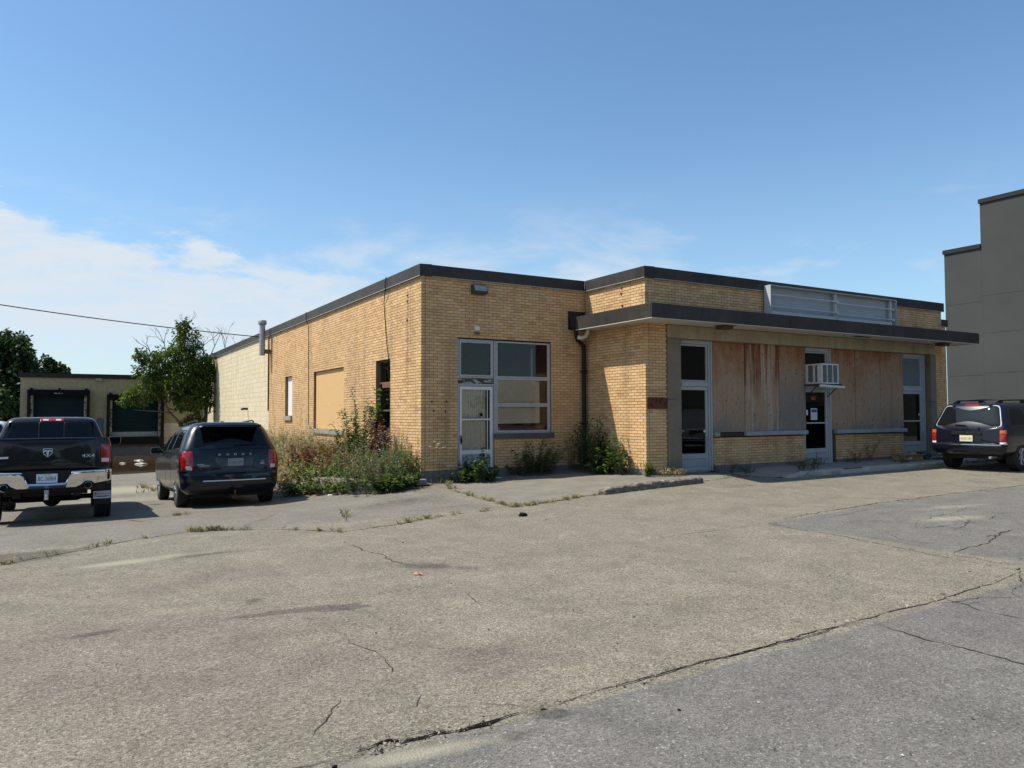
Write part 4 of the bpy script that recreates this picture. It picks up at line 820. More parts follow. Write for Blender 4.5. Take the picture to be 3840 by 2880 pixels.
# --- the door and window of the shaded front wall
def front_opening():
    y = 0.06
    w = MB(); x0, x1, z0, z1 = 1.89, 3.475, crs(12)+0.0, crs(45)-0.03
    zs = [(2.42, 3.285), (1.78, 2.40), (1.125, 1.76)]
    m = MB(); m.box(x0, x0+0.045, y-0.03, y+0.08, z0, z1); m.box(x1-0.045, x1, y-0.03, y+0.08, z0, z1); m.box(x0+0.046, x1-0.046, y-0.03, y+0.08, z1-0.035, z1); m.box(x0+0.046, x1-0.046, y-0.03, y+0.08, 1.748, 1.79); m.box(x0+0.046, x1-0.046, y-0.03, y+0.08, 2.385, 2.43); m.box(x0+0.046, x1-0.046, y-0.03, y+0.08, z0, z0+0.04)
    win = m.build('window', FRAME_OLD, B, bevel=0.004); win['label'] = 'three-light window with blinds in the shaded front wall'
    for a, b in zs:
        f = MB(); frame_rect(f, x0+0.05, x1-0.05, a, b, y-0.045, 0.034, 0.05); f.build('sash', FRAME_OLD, win, bevel=0.003); pane('pane', GLASS, win, x0+0.075, x1-0.075, y-0.018, y-0.014, a+0.02, b-0.02)
    box('sill', SILL_SLATE, win, 1.87, 3.53, -0.07, 0.05, 0.975, 1.085, 0.006)
    # venetian blind: slats
    sl = MB()
    for k in range(44):
        z = 1.33+k*0.0245; sl.add([(1.95, 0.125, z-0.004), (3.22, 0.125, z-0.004), (3.22, 0.132, z+0.0205), (1.95, 0.132, z+0.0205)], [(0, 1, 2, 3)])
    sl.build('blind_slat', CREAM, win); box('blind_rail', WHITE, win, 1.95, 3.22, 0.12, 0.15, 2.405, 2.43)
    box('counter', REDWOOD, win, 1.92, 3.47, 0.145, 0.18, 0.95, 1.28); box('reveal_board', simple('inner_brown_reveal', (0.20, 0.075, 0.045), 0.8), win, 3.40, 3.47, 0.10, 0.9, 1.0, 3.3); box('inner_bar', WHITE, win, 3.22, 3.25, 0.5, 0.53, 2.43, 3.2)
    disc('round_sticker', simple('grey_sticker', (0.18, 0.12, 0.15), 0.6), win, 2.01, y-0.019, 1.20, 0.045)
    # storm door, wood band and transom
    dm = MB(); dm.box(0.925, 0.965, y-0.03, y+0.08, 0.1, 2.245); dm.box(1.84, 1.872, y-0.03, y+0.08, 0.1, 2.245); dm.box(0.966, 1.839, y-0.03, y+0.08, 2.205, 2.245)
    d = dm.build('door', FRAME_OLD, B, bevel=0.004); d['label'] = 'white storm door with curtain in the shaded front wall'
    lf = MB(); lf.box(0.975, 1.03, y-0.045, y, 0.15, 2.195); lf.box(1.775, 1.832, y-0.045, y, 0.15, 2.195); lf.box(1.031, 1.774, y-0.045, y, 2.12, 2.195); lf.box(1.031, 1.774, y-0.045, y, 0.62, 0.72); lf.box(1.031, 1.774, y-0.045, y, 0.15, 0.20); lf.box(1.031, 1.774, y-0.04, y, 1.41, 1.445); lf.box(1.70, 1.715, y-0.035, y, 0.721, 1.409); lf.box(1.70, 1.715, y-0.035, y, 1.446, 2.119)
    lf.build('door_leaf', WHITE, d, bevel=0.004); box('kick_panel', DOOR_PANEL, d, 1.031, 1.774, y-0.03, y-0.005, 0.201, 0.619)
    pane('pane', GLASS, d, 1.031, 1.774, y-0.02, y-0.016, 0.721, 2.119)
    c = MB(); n = 64; v = []; 
    for i in range(n+1):
        xx = 1.0+0.70*i/n; yy = 0.13+0.014*math.sin(i*1.25)+0.006*math.sin(i*0.4); v += [(xx, yy, 0.4), (xx, yy, 2.19)]
    c.add(v, [(2*i, 2*i+2, 2*i+3, 2*i+1) for i in range(n)]); c.build('curtain', CURTAIN, d, smooth='all'); box('inner_door', BLACK, d, 0.97, 1.86, 0.30, 0.33, 0.1, 2.2)
    hm = MB(); hm.box(0.985, 1.015, y-0.06, y-0.045, 0.86, 1.06); hm.tube([(1.0, y-0.06, 1.0), (1.0, y-0.10, 0.99), (1.0, y-0.10, 0.90)], 0.008, 6); hm.build('handle', BLACK, d, bevel=0.002)
    box('mail_slot', BLACK, d, 1.50, 1.58, y-0.022, y-0.0205, 1.5, 1.58)
    box('wood_band', WOOD_PEEL, d, 0.925, 1.872, y-0.02, y+0.06, 2.25, 2.385, 0.006); box('drip_cap', FRAME_OLD, d, 0.92, 1.872, y-0.05, y-0.005, 2.236, 2.256); 
    t = MB(); t.box(0.925, 0.965, y-0.03, y+0.08, 2.39, 3.295); t.box(1.83, 1.872, y-0.03, y+0.08, 2.39, 3.295); t.box(0.966, 1.829, y-0.03, y+0.08, 3.25, 3.295); t.box(0.966, 1.829, y-0.03, y+0.08, 2.39, 2.43)
    tr = t.build('transom_window', FRAME_OLD, B, bevel=0.004); f = MB(); frame_rect(f, 0.968, 1.827, 2.432, 3.248, y-0.05, 0.036, 0.05); f.build('sash', FRAME_OLD, tr, bevel=0.003); pane('pane', GLASS, tr, 0.99, 1.81, y-0.02, y-0.016, 2.455, 3.225)
    box('lintel_gap', BLACK, B, 0.925, 3.48, 0.03, 0.12, crs(45)-0.028, crs(45)-0.002)
front_opening()
# --- windows of the long wall
def side_windows():
    y0, y1, z0, z1 = W1; w = MB(); w.box(0.10, 0.13, y0+0.01, y1-0.005, z0+0.01, z1-0.005); o = w.build('window', PANEL_WHITE, B); o['label'] = 'narrow window blanked with a white board'; box('sill', SILL_STONE, o, -0.06, 0.1, y0-0.05, y1+0.03, z0-0.16, z0-0.004, 0.006)
    y0, y1, z0, z1 = W2; w = MB(); w.box(0.07, 0.10, y0+0.005, (y0+y1)/2-0.002, z0+0.005, z1-0.005); w.box(0.073, 0.10, (y0+y1)/2+0.002, y1-0.005, z0+0.005, z1-0.005); o = w.build('window', PANEL_TAN, B, bevel=0.003); o['label'] = 'wide window blanked with a tan painted board'; box('sill', SILL_STONE, o, -0.05, 0.10, y0-0.02, y1+0.02, z0-0.14, z0-0.004, 0.008)
    y0, y1, z0, z1 = W3; w = MB(); x = 0.12
    for a, b, c, d in ((y0, y0+0.05, z0, z1), (y1-0.05, y1, z0, z1), (y0+0.051, y1-0.051, z1-0.05, z1), (y0+0.051, y1-0.051, z0, z0+0.05), (y0+0.051, y1-0.051, 1.62, 1.67), (y0+0.051, y1-0.051, 2.32, 2.37)): w.box(x-0.03, x+0.06, a+0.003, b-0.003, c+0.003, d-0.003)
    o = w.build('window', simple('dark_brown_window_frame', (0.08, 0.068, 0.055), 0.7), B, bevel=0.003); o['label'] = 'narrow dark sash window near the building corner'
    for c, d in ((z0+0.05, 1.62), (1.67, 2.32), (2.37, z1-0.05)): pane('pane', GLASS, o, x, x+0.004, y0+0.05, y1-0.05, c, d)
    box('curtain', CURTAIN, o, x+0.15, x+0.16, y0, y1-0.35, z0, 2.3); box('wood_rail', simple('rust_red_rail', (0.16, 0.07, 0.045), 0.85), o, x-0.06, x-0.032, y0+0.02, y1-0.3, 2.22, 2.36); box('sill', SILL_STONE, o, -0.04, 0.10, y0-0.02, y1+0.02, z0-0.13, z0-0.004, 0.006)
side_windows()
# --- small fittings on the walls
def wall_light():
    o = thing('wall_light', 'bronze wall floodlight high on the shaded front wall', 'light', (1.43, 0, 4.46))
    m = MB(); prof = [(0, 0.11), (-0.10, 0.11), (-0.20, -0.06), (-0.16, -0.11), (0, -0.11)]; m.prism(prof, lambda p, q, d: (d, p-0.001, 4.46+q), 1.25, 1.61); m.build('housing', simple('bronze_housing', (0.045, 0.045, 0.045), 0.5), o, bevel=0.006)
    g = MB(); y0, z0, y1, z1 = -0.112, 4.46+0.092, -0.196, 4.46-0.045; g.add([(1.275, y0-0.006, z0), (1.585, y0-0.006, z0), (1.585, y1-0.006, z1), (1.275, y1-0.006, z1), (1.275, y0+0.004, z0), (1.585, y0+0.004, z0), (1.585, y1+0.004, z1), (1.275, y1+0.004, z1)], [(0, 3, 2, 1), (0, 4, 7, 3), (1, 2, 6, 5), (0, 1, 5, 4), (2, 3, 7, 6)]); g.build('lens', simple('ribbed_lens', (0.30, 0.32, 0.31), 0.25, 0, 0.2, 10), o)
wall_light()
def bell():
    o = thing('door_bell', 'small round white alarm bell above the transom', 'bell', (1.41, 0, 3.53))
    m = MB(); m.lathe([(0.0001, -0.06), (0.05, -0.055), (0.075, -0.02), (0.078, -0.002)], 18, lambda u, v, w: (1.41+u, w, 3.555+v)); m.build('gong', WHITE, o, smooth=True); box('bracket', simple('bell_bracket', (0.12, 0.10, 0.08), 0.7), o, 1.35, 1.47, -0.03, -0.002, 3.41, 3.47)
bell()
for i, (x, z) in enumerate([(0.264, 1.837), (0.624, 1.839), (0.311, 1.625), (0.60, 1.622)]):
    m = MB(); m.lathe([(0.0001, -0.02), (0.02, -0.02), (0.024, 0.008)], 8, lambda u, v, w: (x+u, w, z+v)); m.build('anchor_bolt', RUST, B)
for y, z in ((0.80, 4.2), (0.80, 3.75), (0.78, 4.33)):
    m = MB(); m.lathe([(0.0001, -0.025), (0.022, -0.02), (0.026, 0.008)], 8, lambda u, v, w: (w, y+u, z+v)); m.build('anchor_bolt', RUST, B)
for y, z in ((-1.47, 4.55), (-1.45, 4.42), (-1.50, 4.12)):
    m = MB(); m.lathe([(0.0001, -0.02), (0.026, -0.02), (0.03, 0.008)], 8, lambda u, v, w: (XB+w, y+u, z+v)); m.build('anchor_bolt', RUST, B)
o = MB().box(4.58, 5.165, YB-0.016, YB-0.003, 1.66, 1.925).build('sign_plate', RUST, org=(4.87, YB, 1.66)); tag(o, 'rusted blank sign plate on the brick pier by the pillar', 'sign')
def downpipe():
    o = thing('downpipe', 'black square rainwater pipe in the inner corner of the building', 'downpipe', (4.42, -0.1, 0.2))
    s = METAL_DARK; m = MB(); m.prism([(-0.12, 3.98), (0.12, 3.98), (0.10, 3.74), (0.05, 3.66), (-0.05, 3.66), (-0.10, 3.74)], lambda p, q, d: (4.11+p, d, q), -0.30, -0.09); m.build('hopper_head', s, o, bevel=0.005)
    m = MB(); m.tube([(4.11, -0.2, 3.70), (4.11, -0.2, 3.50), (4.17, -0.17, 3.40), (4.40, -0.09, 3.28), (4.42, -0.09, 3.18), (4.42, -0.09, 0.22), (4.40, -0.15, 0.14)], 0.055, 4); m.build('pipe', s, o, bevel=0.004)
    for z in (2.6, 1.3): box('strap', s, o, 4.35, 4.49, -0.15, -0.01, z, z+0.03)
    m = MB(); m.tube([(4.30, -0.42, 3.66), (4.30, -0.42, 3.56), (4.27, -0.38, 3.48), (4.2, -0.30, 3.44), (4.12, -0.24, 3.46)], 0.05, 10); m.build('elbow', simple('cream_pvc', (0.58, 0.53, 0.43), 0.6), o, smooth=True)
downpipe()
def flue():
    o = thing('flue_pipe', 'galvanised flue pipe with cap at the end of the brick wall', 'flue', (-0.33, 14.75, 3.8)); c = (-0.33, 14.75)
    m = MB(); m.lathe([(0.0001, 3.86), (0.11, 3.86), (0.11, 5.05), (0.0001, 5.05)], 20, lambda u, v, w: (c[0]+u, c[1]+v, w)); m.build('pipe', STEEL, o, smooth=True)
    m = MB(); m.lathe([(0.0001, 5.07), (0.14, 5.07), (0.16, 5.10), (0.16, 5.19), (0.14, 5.24), (0.0001, 5.25)], 20, lambda u, v, w: (c[0]+u, c[1]+v, w)); m.build('cap', STEEL, o, smooth=True)
    for z in (4.25, 4.7): m = MB(); m.lathe([(0.11, z), (0.118, z+0.005), (0.118, z+0.03), (0.11, z+0.035)], 20, lambda u, v, w: (c[0]+u, c[1]+v, w)); m.build('seam_band', STEEL, o, smooth=True)
    m = MB(); m.tube([(c[0]+0.1, c[1], 4.02), (0.05, c[1], 4.02)], 0.09, 12); m.build('elbow', simple('rusty_flue_elbow', (0.20, 0.12, 0.07), 0.8), o, smooth=True); box('bracket', STEEL, o, -0.2, 0.0, c[1]-0.03, c[1]+0.03, 4.56, 4.60)
flue()
m = MB(); m.tube([(0.02, 19.1, 1.80), (-0.22, 19.1, 1.80), (-0.28, 19.1, 1.76)], 0.05, 8); tag(m.build('vent_spout', METAL_DARK, org=(0, 19.1, 1.8)), 'short dark vent spout sticking out of the block wall', 'vent')
def cable(name, pts, r, label, mat=BLACK):
    m = MB(); m.tube(pts, r, 5); tag(m.build(name, mat, smooth=True, org=pts[-1]), label, 'cable')
cable('cable', [(-0.075, 2.0, 4.95), (-0.085, 2.05, 4.75), (-0.08, 2.02, 4.66), (-0.03, 2.25, 4.35), (-0.02, 2.2, 3.9), (-0.03, 2.05, 3.3), (-0.02, 1.95, 2.95), (-0.02, 1.93, 2.4)], 0.011, 'loose black cable hanging from the roof edge to the sash window')
cable('cable', [(-0.075, 9.35, 4.96), (-0.085, 9.3, 4.7), (-0.02, 9.25, 4.5), (-0.014, 9.22, 3.0), (-0.016, 9.15, 1.2)], 0.010, 'thin black cable running straight down the brick wall')
cable('cable', [(-0.02, 15.02, 4.6), (-0.02, 15.02, 1.7)], 0.03, 'rusty conduit where brick meets painted block', RUST)
# --- overhead service wire and its pole
def wire():
    A = Vector((-0.1, 15.2, 4.62)); Bq = Vector((-26, 13.2, 8.2)); pts = []
    for i in range(33): t = i/32; p = A.lerp(Bq, t); p.z -= 1.35*4*t*(1-t)*0.5; pts.append(p)
    m = MB(); m.tube(pts, 0.018, 5); tag(m.build('overhead_wire', BLACK, smooth=True, org=tuple(A)), 'black service wire sagging across the sky to the building', 'wire')
    o = thing('utility_pole', 'wooden utility pole carrying the service wire', 'pole', (-26, 13.2, -0.2)); m = MB(); m.tube([(-26, 13.2, -0.3), (-26, 13.2, 9.2)], [0.16, 0.11], 10); m.build('post', BARK, o, smooth=True); box('cross_arm', BARK, o, -26.9, -25.1, 13.1, 13.2, 8.4, 8.52)
wire()
# --- empty sign frame over the canopy
def sign():
    x0, x1, z0, z1 = 8.42, 13.72, 4.0, 4.80; yw = YB-0.065; yf = YB-0.27
    o = thing('roof_sign', 'empty grey steel sign frame standing on the canopy', 'sign', ((x0+x1)/2, yw, z0))
    for i, (a, b) in enumerate(((x0+0.05, 10.2), (10.206, 12.2), (12.206, x1-0.05))): box('back_panel', SIGNGREY, o, a, b, yw-0.012, yw, 4.10, z1-0.021)
    for x, l in ((x0, 0.02), (x1-0.02, 0.02)): box('end_cheek', SIGNGREY, o, x, x+l, yf, yw, z0-0.01, z1)
    box('top_hood', SIGNGREY, o, x0+0.021, x1-0.021, yf, yw-0.013, z1-0.02, z1)
    for a, b in ((x0+0.03, 9.9), (9.91, 11.0), (11.08, x1-0.25)): box('bottom_channel', SIGNWHITE, o, a, b, yf+0.03, yf+0.06, z0+0.02+random.uniform(-.015, .015), z0+0.14)
    for x in (11.03, x1-0.22): box('upright', SIGNWHITE, o, x, x+0.07, yf+0.062, yf+0.12, z0-0.02, z1-0.022)
    for (a, b, z) in ((x0+0.03, 11.12, 4.56), (x0+0.03, 11.12, 4.26), (11.06, x1-0.1, 4.52), (11.06, x1-0.1, 4.22)):
        m = MB(); m.tube([(a, yf+0.04, z), (b, yf+0.04, z)], 0.019, 8); m.build('lamp_tube', SIGNWHITE, o, smooth=True); m = MB(); m.box(b-0.08, b+0.02, yf+0.02, yf+0.06, z-0.03, z+0.03); m.build('lamp_socket', SIGNWHITE, o)
sign()
def aircon():
    x0, x1, y0, y1, z0, z1 = 10.26, 10.95, -2.645, -2.05, 2.327, 2.861
    o = thing('air_conditioner', 'white window air conditioner sticking out above the middle shop door', 'air conditioner', ((x0+x1)/2, y1, z0))
    m = MB(); m.box(x0+0.02, x1-0.02, y0+0.03, y1, z0+0.02, z1-0.02); m.build('core', simple('grey_fin_core', (0.16, 0.18, 0.19), 0.6, 0.3), o)
    m = MB(); frame_rect(m, x0, x1, z0, z1, y0, 0.035, 0.03)
    for k in (1, 2): xx = lerp(x0, x1, k/3); m.box(xx-0.010, xx+0.010, y0+0.001, y0+0.03, z0+0.035, z1-0.035)
    m.build('front_grille', WHITE, o, bevel=0.004)
    fn = MB()
    for k in range(22): z = z0+0.05+k*(z1-z0-0.1)/22; fn.box(x0+0.036, x1-0.036, y0+0.012, y0+0.026, z, z+0.008)
    fn.build('fin_stack', simple('aluminium_fins', (0.30, 0.33, 0.34), 0.4, 0.5), o)
    m = MB()
    for a, b, c, d in ((y0+0.032, y1, z1-0.04, z1), (y0+0.032, y1, z0, z0+0.05), (y0+0.032, y0+0.14, z0+0.051, z1-0.041), (-2.42, -2.37, z0+0.051, z1-0.041), (y1-0.15, y1, z0+0.051, z1-0.041)): m.box(x0, x0+0.02, a, b, c, d)
    m.build('side_panel', WHITE, o); box('side_panel', WHITE, o, x1-0.02, x1, y0+0.032, y1, z0, z1); box('top_panel', WHITE, o, x0+0.021, x1-0.021, y0+0.032, y1, z1-0.018, z1-0.001)
    box('shelf', simple('dark_shelf_wood', (0.05, 0.045, 0.04), 0.9), o, x0-0.10, x1+0.12, y0-0.02, y1, z0-0.05, z0-0.004)
    m = MB(); m.tube([(x0-0.12, y0-0.04, z0-0.055), (x1+0.16, y0-0.04, z0-0.085)], 0.035, 8); m.build('gutter_tube', WHITE, o, smooth=True)
    for x in (x0-0.07, x1+0.10): m = MB(); m.tube([(x, y0+0.1, z0-0.06), (x, -2.2, z0-0.34)], 0.012, 6); m.build('strut', BLACK, o)
aircon()
# ================================================================== vehicles (local frame: x right, y forward, z up, origin on the ground under the rear axle)
def pchip(zs, vs):
    zs = np.array(zs, float); vs = np.array(vs, float); hh = np.diff(zs); d = np.diff(vs)/hh; m = np.zeros_like(vs)
    for i in range(1, len(vs)-1):
        if d[i-1]*d[i] > 0: w1 = 2*hh[i]+hh[i-1]; w2 = hh[i]+2*hh[i-1]; m[i] = (w1+w2)/(w1/d[i-1]+w2/d[i])
    m[0], m[-1] = d[0], d[-1]
    def f(z):
        z = min(max(z, zs[0]), zs[-1]); i = min(int(np.searchsorted(zs, z, 'right'))-1, len(hh)-1); t = (z-zs[i])/hh[i]
        return float((2*t**3-3*t*t+1)*vs[i]+(t**3-2*t*t+t)*hh[i]*m[i]+(-2*t**3+3*t*t)*vs[i+1]+(t**3-t*t)*hh[i]*m[i+1])
    return f
class Body:
    """levels: (z, y_rear, y_front, half_width, rear corner radius, rear bow)"""
    def __init__(s, levels):
        A = list(zip(*levels)); s.z0, s.z1 = A[0][0], A[0][-1]; s.zs = A[0]
        s.yr, s.yf, s.w, s.r, s.bow = (pchip(A[0], A[k]) for k in range(1, 6))
    def rear_y(s, x, z):
        w, r, b = s.w(z), s.r(z), s.bow(z); ax = min(abs(x), w); xc = w-r
        if ax <= xc: return s.yr(z)+b*(ax/xc)**2
        t = min(1, (ax-xc)/r); return s.yr(z)+b+r*(1-math.sqrt(max(0, 1-t*t)))
    def side_x(s, y, z):
        w, r = s.w(z), s.r(z); yc = s.yr(z)+s.bow(z)+r
        if y >= yc: return w
        t = min(1, (yc-y)/r); return w-r+r*math.sqrt(max(0, 1-t*t))
    def outline(s, z):
        w, r, b = s.w(z), s.r(z), s.bow(z); yr, yf = s.yr(z), s.yf(z); xc = w-r; P = []
        for i in range(13): x = -xc+2*xc*i/12; P.append((x, yr+b*(x/xc)**2))
        for i in range(1, 6): a = -math.pi/2+math.pi/2*i/6; P.append((xc+r*math.cos(a), yr+b+r+r*math.sin(a)))
        rf = min(0.35, w*0.5); y0 = yr+b+r; y1 = yf-rf
        for i in range(13): P.append((w, lerp(y0, max(y1, y0+0.02), i/12)))
        for i in range(1, 6): a = math.pi/2*i/6; P.append((w-rf+rf*math.cos(a), max(y1, y0+0.02)+rf*math.sin(a)))
        for i in range(9): x = (w-rf)*(1-2*i/8); P.append((x, max(y1, y0+0.02)+rf+0.06*(1-(x/(w-rf))**2)))
        n0 = len(P)
        right = P[13:13+5+13+5]
        for x, y in reversed(right): P.append((-x, y))
        return P
    def mesh_to(s, nz=34):
        zs = sorted(set(list(np.linspace(s.z0, s.z1, nz))+list(s.zs))); m = MB(); v = []; f = []
        for z in zs:
            o = s.outline(z); n = len(o); v += [(x, y, z) for x, y in o]
        for i in range(len(zs)-1):
            for k in range(n): k2 = (k+1) % n; f.append((i*n+k, i*n+k2, (i+1)*n+k2, (i+1)*n+k))
        f.append(tuple(range(n-1, -1, -1))); f.append(tuple((len(zs)-1)*n+k for k in range(n)))
        return m.add(v, f)
def rpoly(pts, r, n=4):
    out = []; N = len(pts)
    for i in range(N):
        p = Vector(pts[i]); a = (Vector(pts[i-1])-p); b = (Vector(pts[(i+1) % N])-p); ra = min(r, a.length*0.45, b.length*0.45)
        p0 = p+a.normalized()*ra; p2 = p+b.normalized()*ra
        for k in range(n+1): t = k/n; q = p0*(1-t)**2+p*2*t*(1-t)+p2*t*t; out.append((q.x, q.y))
    return out
def panel(body, surf, poly, off, name, mat, parent, depth=0.012, smooth='all'):
    """a panel that follows the body surface; poly in (x,z) on the rear or (y,z) on the sides"""
    def P(a, b, o):
        if surf == 'rear': return (a, body.rear_y(a, b)-o, b)
        s_ = 1 if surf == 'right' else -1; return (s_*(body.side_x(a, b)+o), a, b)
    cx = sum(p[0] for p in poly)/len(poly); cz = sum(p[1] for p in poly)/len(poly); n = len(poly); v = []; f = []
    rings = [(1.0, off-depth), (1.0, off-0.003), (0.985, off), (0.8, off), (0.6, off), (0.4, off), (0.2, off)]
    for s_, o in rings: v += [P(cx+(a-cx)*s_, cz+(b-cz)*s_, o) for a, b in poly]
    for i in range(len(rings)-1):
        for k in range(n): k2 = (k+1) % n; f.append((i*n+k, i*n+k2, (i+1)*n+k2, (i+1)*n+k))
    v.append(P(cx, cz, off)); c = len(v)-1; f += [((len(rings)-1)*n+k, (len(rings)-1)*n+(k+1) % n, c) for k in range(n)]
    if surf == 'left': f = [q[::-1] for q in f]
    return MB().add(v, f).build(name, mat, parent, smooth=True)
def cut(o, cutters):
    for m in cutters:
        c = bpy.data.objects.new('cutter', m.mesh('cutter')); COL.objects.link(c)
        b = o.modifiers.new('cut', 'BOOLEAN'); b.operation = 'DIFFERENCE'; b.solver = 'EXACT'; b.object = c
    bpy.context.view_layer.update(); dg = bpy.context.evaluated_depsgraph_get()
    me = bpy.data.meshes.new_from_object(o.evaluated_get(dg)); cs = [m.object for m in o.modifiers]; o.modifiers.clear(); o.data = me
    for c in cs: bpy.data.objects.remove(c)
    me.shade_smooth(); me.set_sharp_from_angle(angle=R(32))
def arch(y, z, r, w=1.3):
    m = MB(); n = 28; v = [(s_*w, y+r*math.cos(2*math.pi*k/n), z+r*math.sin(2*math.pi*k/n)) for s_ in (-1, 1) for k in range(n)]
    return m.add(v, [tuple(range(n)), tuple(range(2*n-1, n-1, -1))]+[(k, k+n, (k+1) % n+n, (k+1) % n) for k in range(n)])
def wheel(parent, side, xo, y, r, wd, rim, spokes=5):
    """side +1 right / -1 left; xo = outer face"""
    xc = xo-side*wd/2; h_ = wd/2
    prof = [(rim*0.98, h_*0.92), (rim*1.05, h_), (r*0.93, h_*0.98), (r*0.985, h_*0.86), (r, h_*0.62), (r, h_*0.5), (r-0.008, h_*0.47), (r-0.008, h_*0.40), (r, h_*0.37), (r, 0.02), (r-0.008, 0.015), (r-0.008, -0.015), (r, -0.02), (r, -h_*0.37), (r-0.008, -h_*0.40), (r-0.008, -h_*0.47), (r, -h_*0.5), (r, -h_*0.62), (r*0.985, -h_*0.86), (r*0.93, -h_*0.98), (rim, -h_), (rim*0.95, -h_*0.9), (0.001, -h_*0.85)]
    fn = lambda u, v, w: (xc+side*w, y+u, r+v)
    o = MB().lathe(prof, 32, fn).build('wheel', RUBBER, parent, smooth=True)
    m = MB(); m.lathe([(rim*0.99, h_*0.93), (rim*0.93, h_*0.9), (rim*0.88, h_*0.55), (rim*0.86, 0.0)], 32, fn)
    for k in range(spokes):
        th = 2*math.pi*k/spokes+0.3
        for dth in (-0.14, 0.14):
            a = th+dth; p0 = (0.05*math.cos(th), 0.05*math.sin(th)); p1 = (rim*0.95*math.cos(a), rim*0.95*math.sin(a)); m.tube([fn(p0[0], p0[1], h_*0.72), fn((p0[0]+p1[0])/2, (p0[1]+p1[1])/2, h_*0.80), fn(p1[0], p1[1], h_*0.86)], [0.028, 0.02, 0.026], 6)
    m.lathe([(0.0001, h_*0.88), (0.05, h_*0.86), (0.07, h_*0.7)], 16, fn); m.build('rim', ALLOY, o, smooth=True)
    MB().lathe([(0.0001, h_*0.3), (rim*0.6, h_*0.3), (rim*0.86, h_*0.25)], 24, fn).build('brake_disc', PLASTIC, o)
def strip(name, mat, parent, pts_fn, xs, depth=0.10):
    """a folded band across the car: pts_fn(x) -> list of (y,z) down the face"""
    v = []; K = None
    for x in xs: q = pts_fn(x); K = len(q); v += [(x, y, z) for y, z in q]
    f = [(i*K+k, (i+1)*K+k, (i+1)*K+k+1, i*K+k+1) for i in range(len(xs)-1) for k in range(K-1)]
    return MB().add(v, f).build(name, mat, parent, smooth=True)
def plate(parent, x, y, z, txt, mat, ink=INK, tilt=0.0, size=0.088, sx=0.74):
    o = MB().box(x-0.152, x+0.152, y-0.004, y, z-0.076, z+0.076).build('number_plate', mat, parent, bevel=0.003)
    text('plate_lettering', txt, ink, o, MX(x, y-0.0045, z-0.006), size, 0.0008, sx=sx); return o
def small_text(parent, body, txt, x, z, size, mat, off=0.012, sx=1.0, name='badge_lettering'):
    return text(name, txt, mat, parent, MX(x, body.rear_y(x, z)-off, z), size, 0.004, sx=sx)
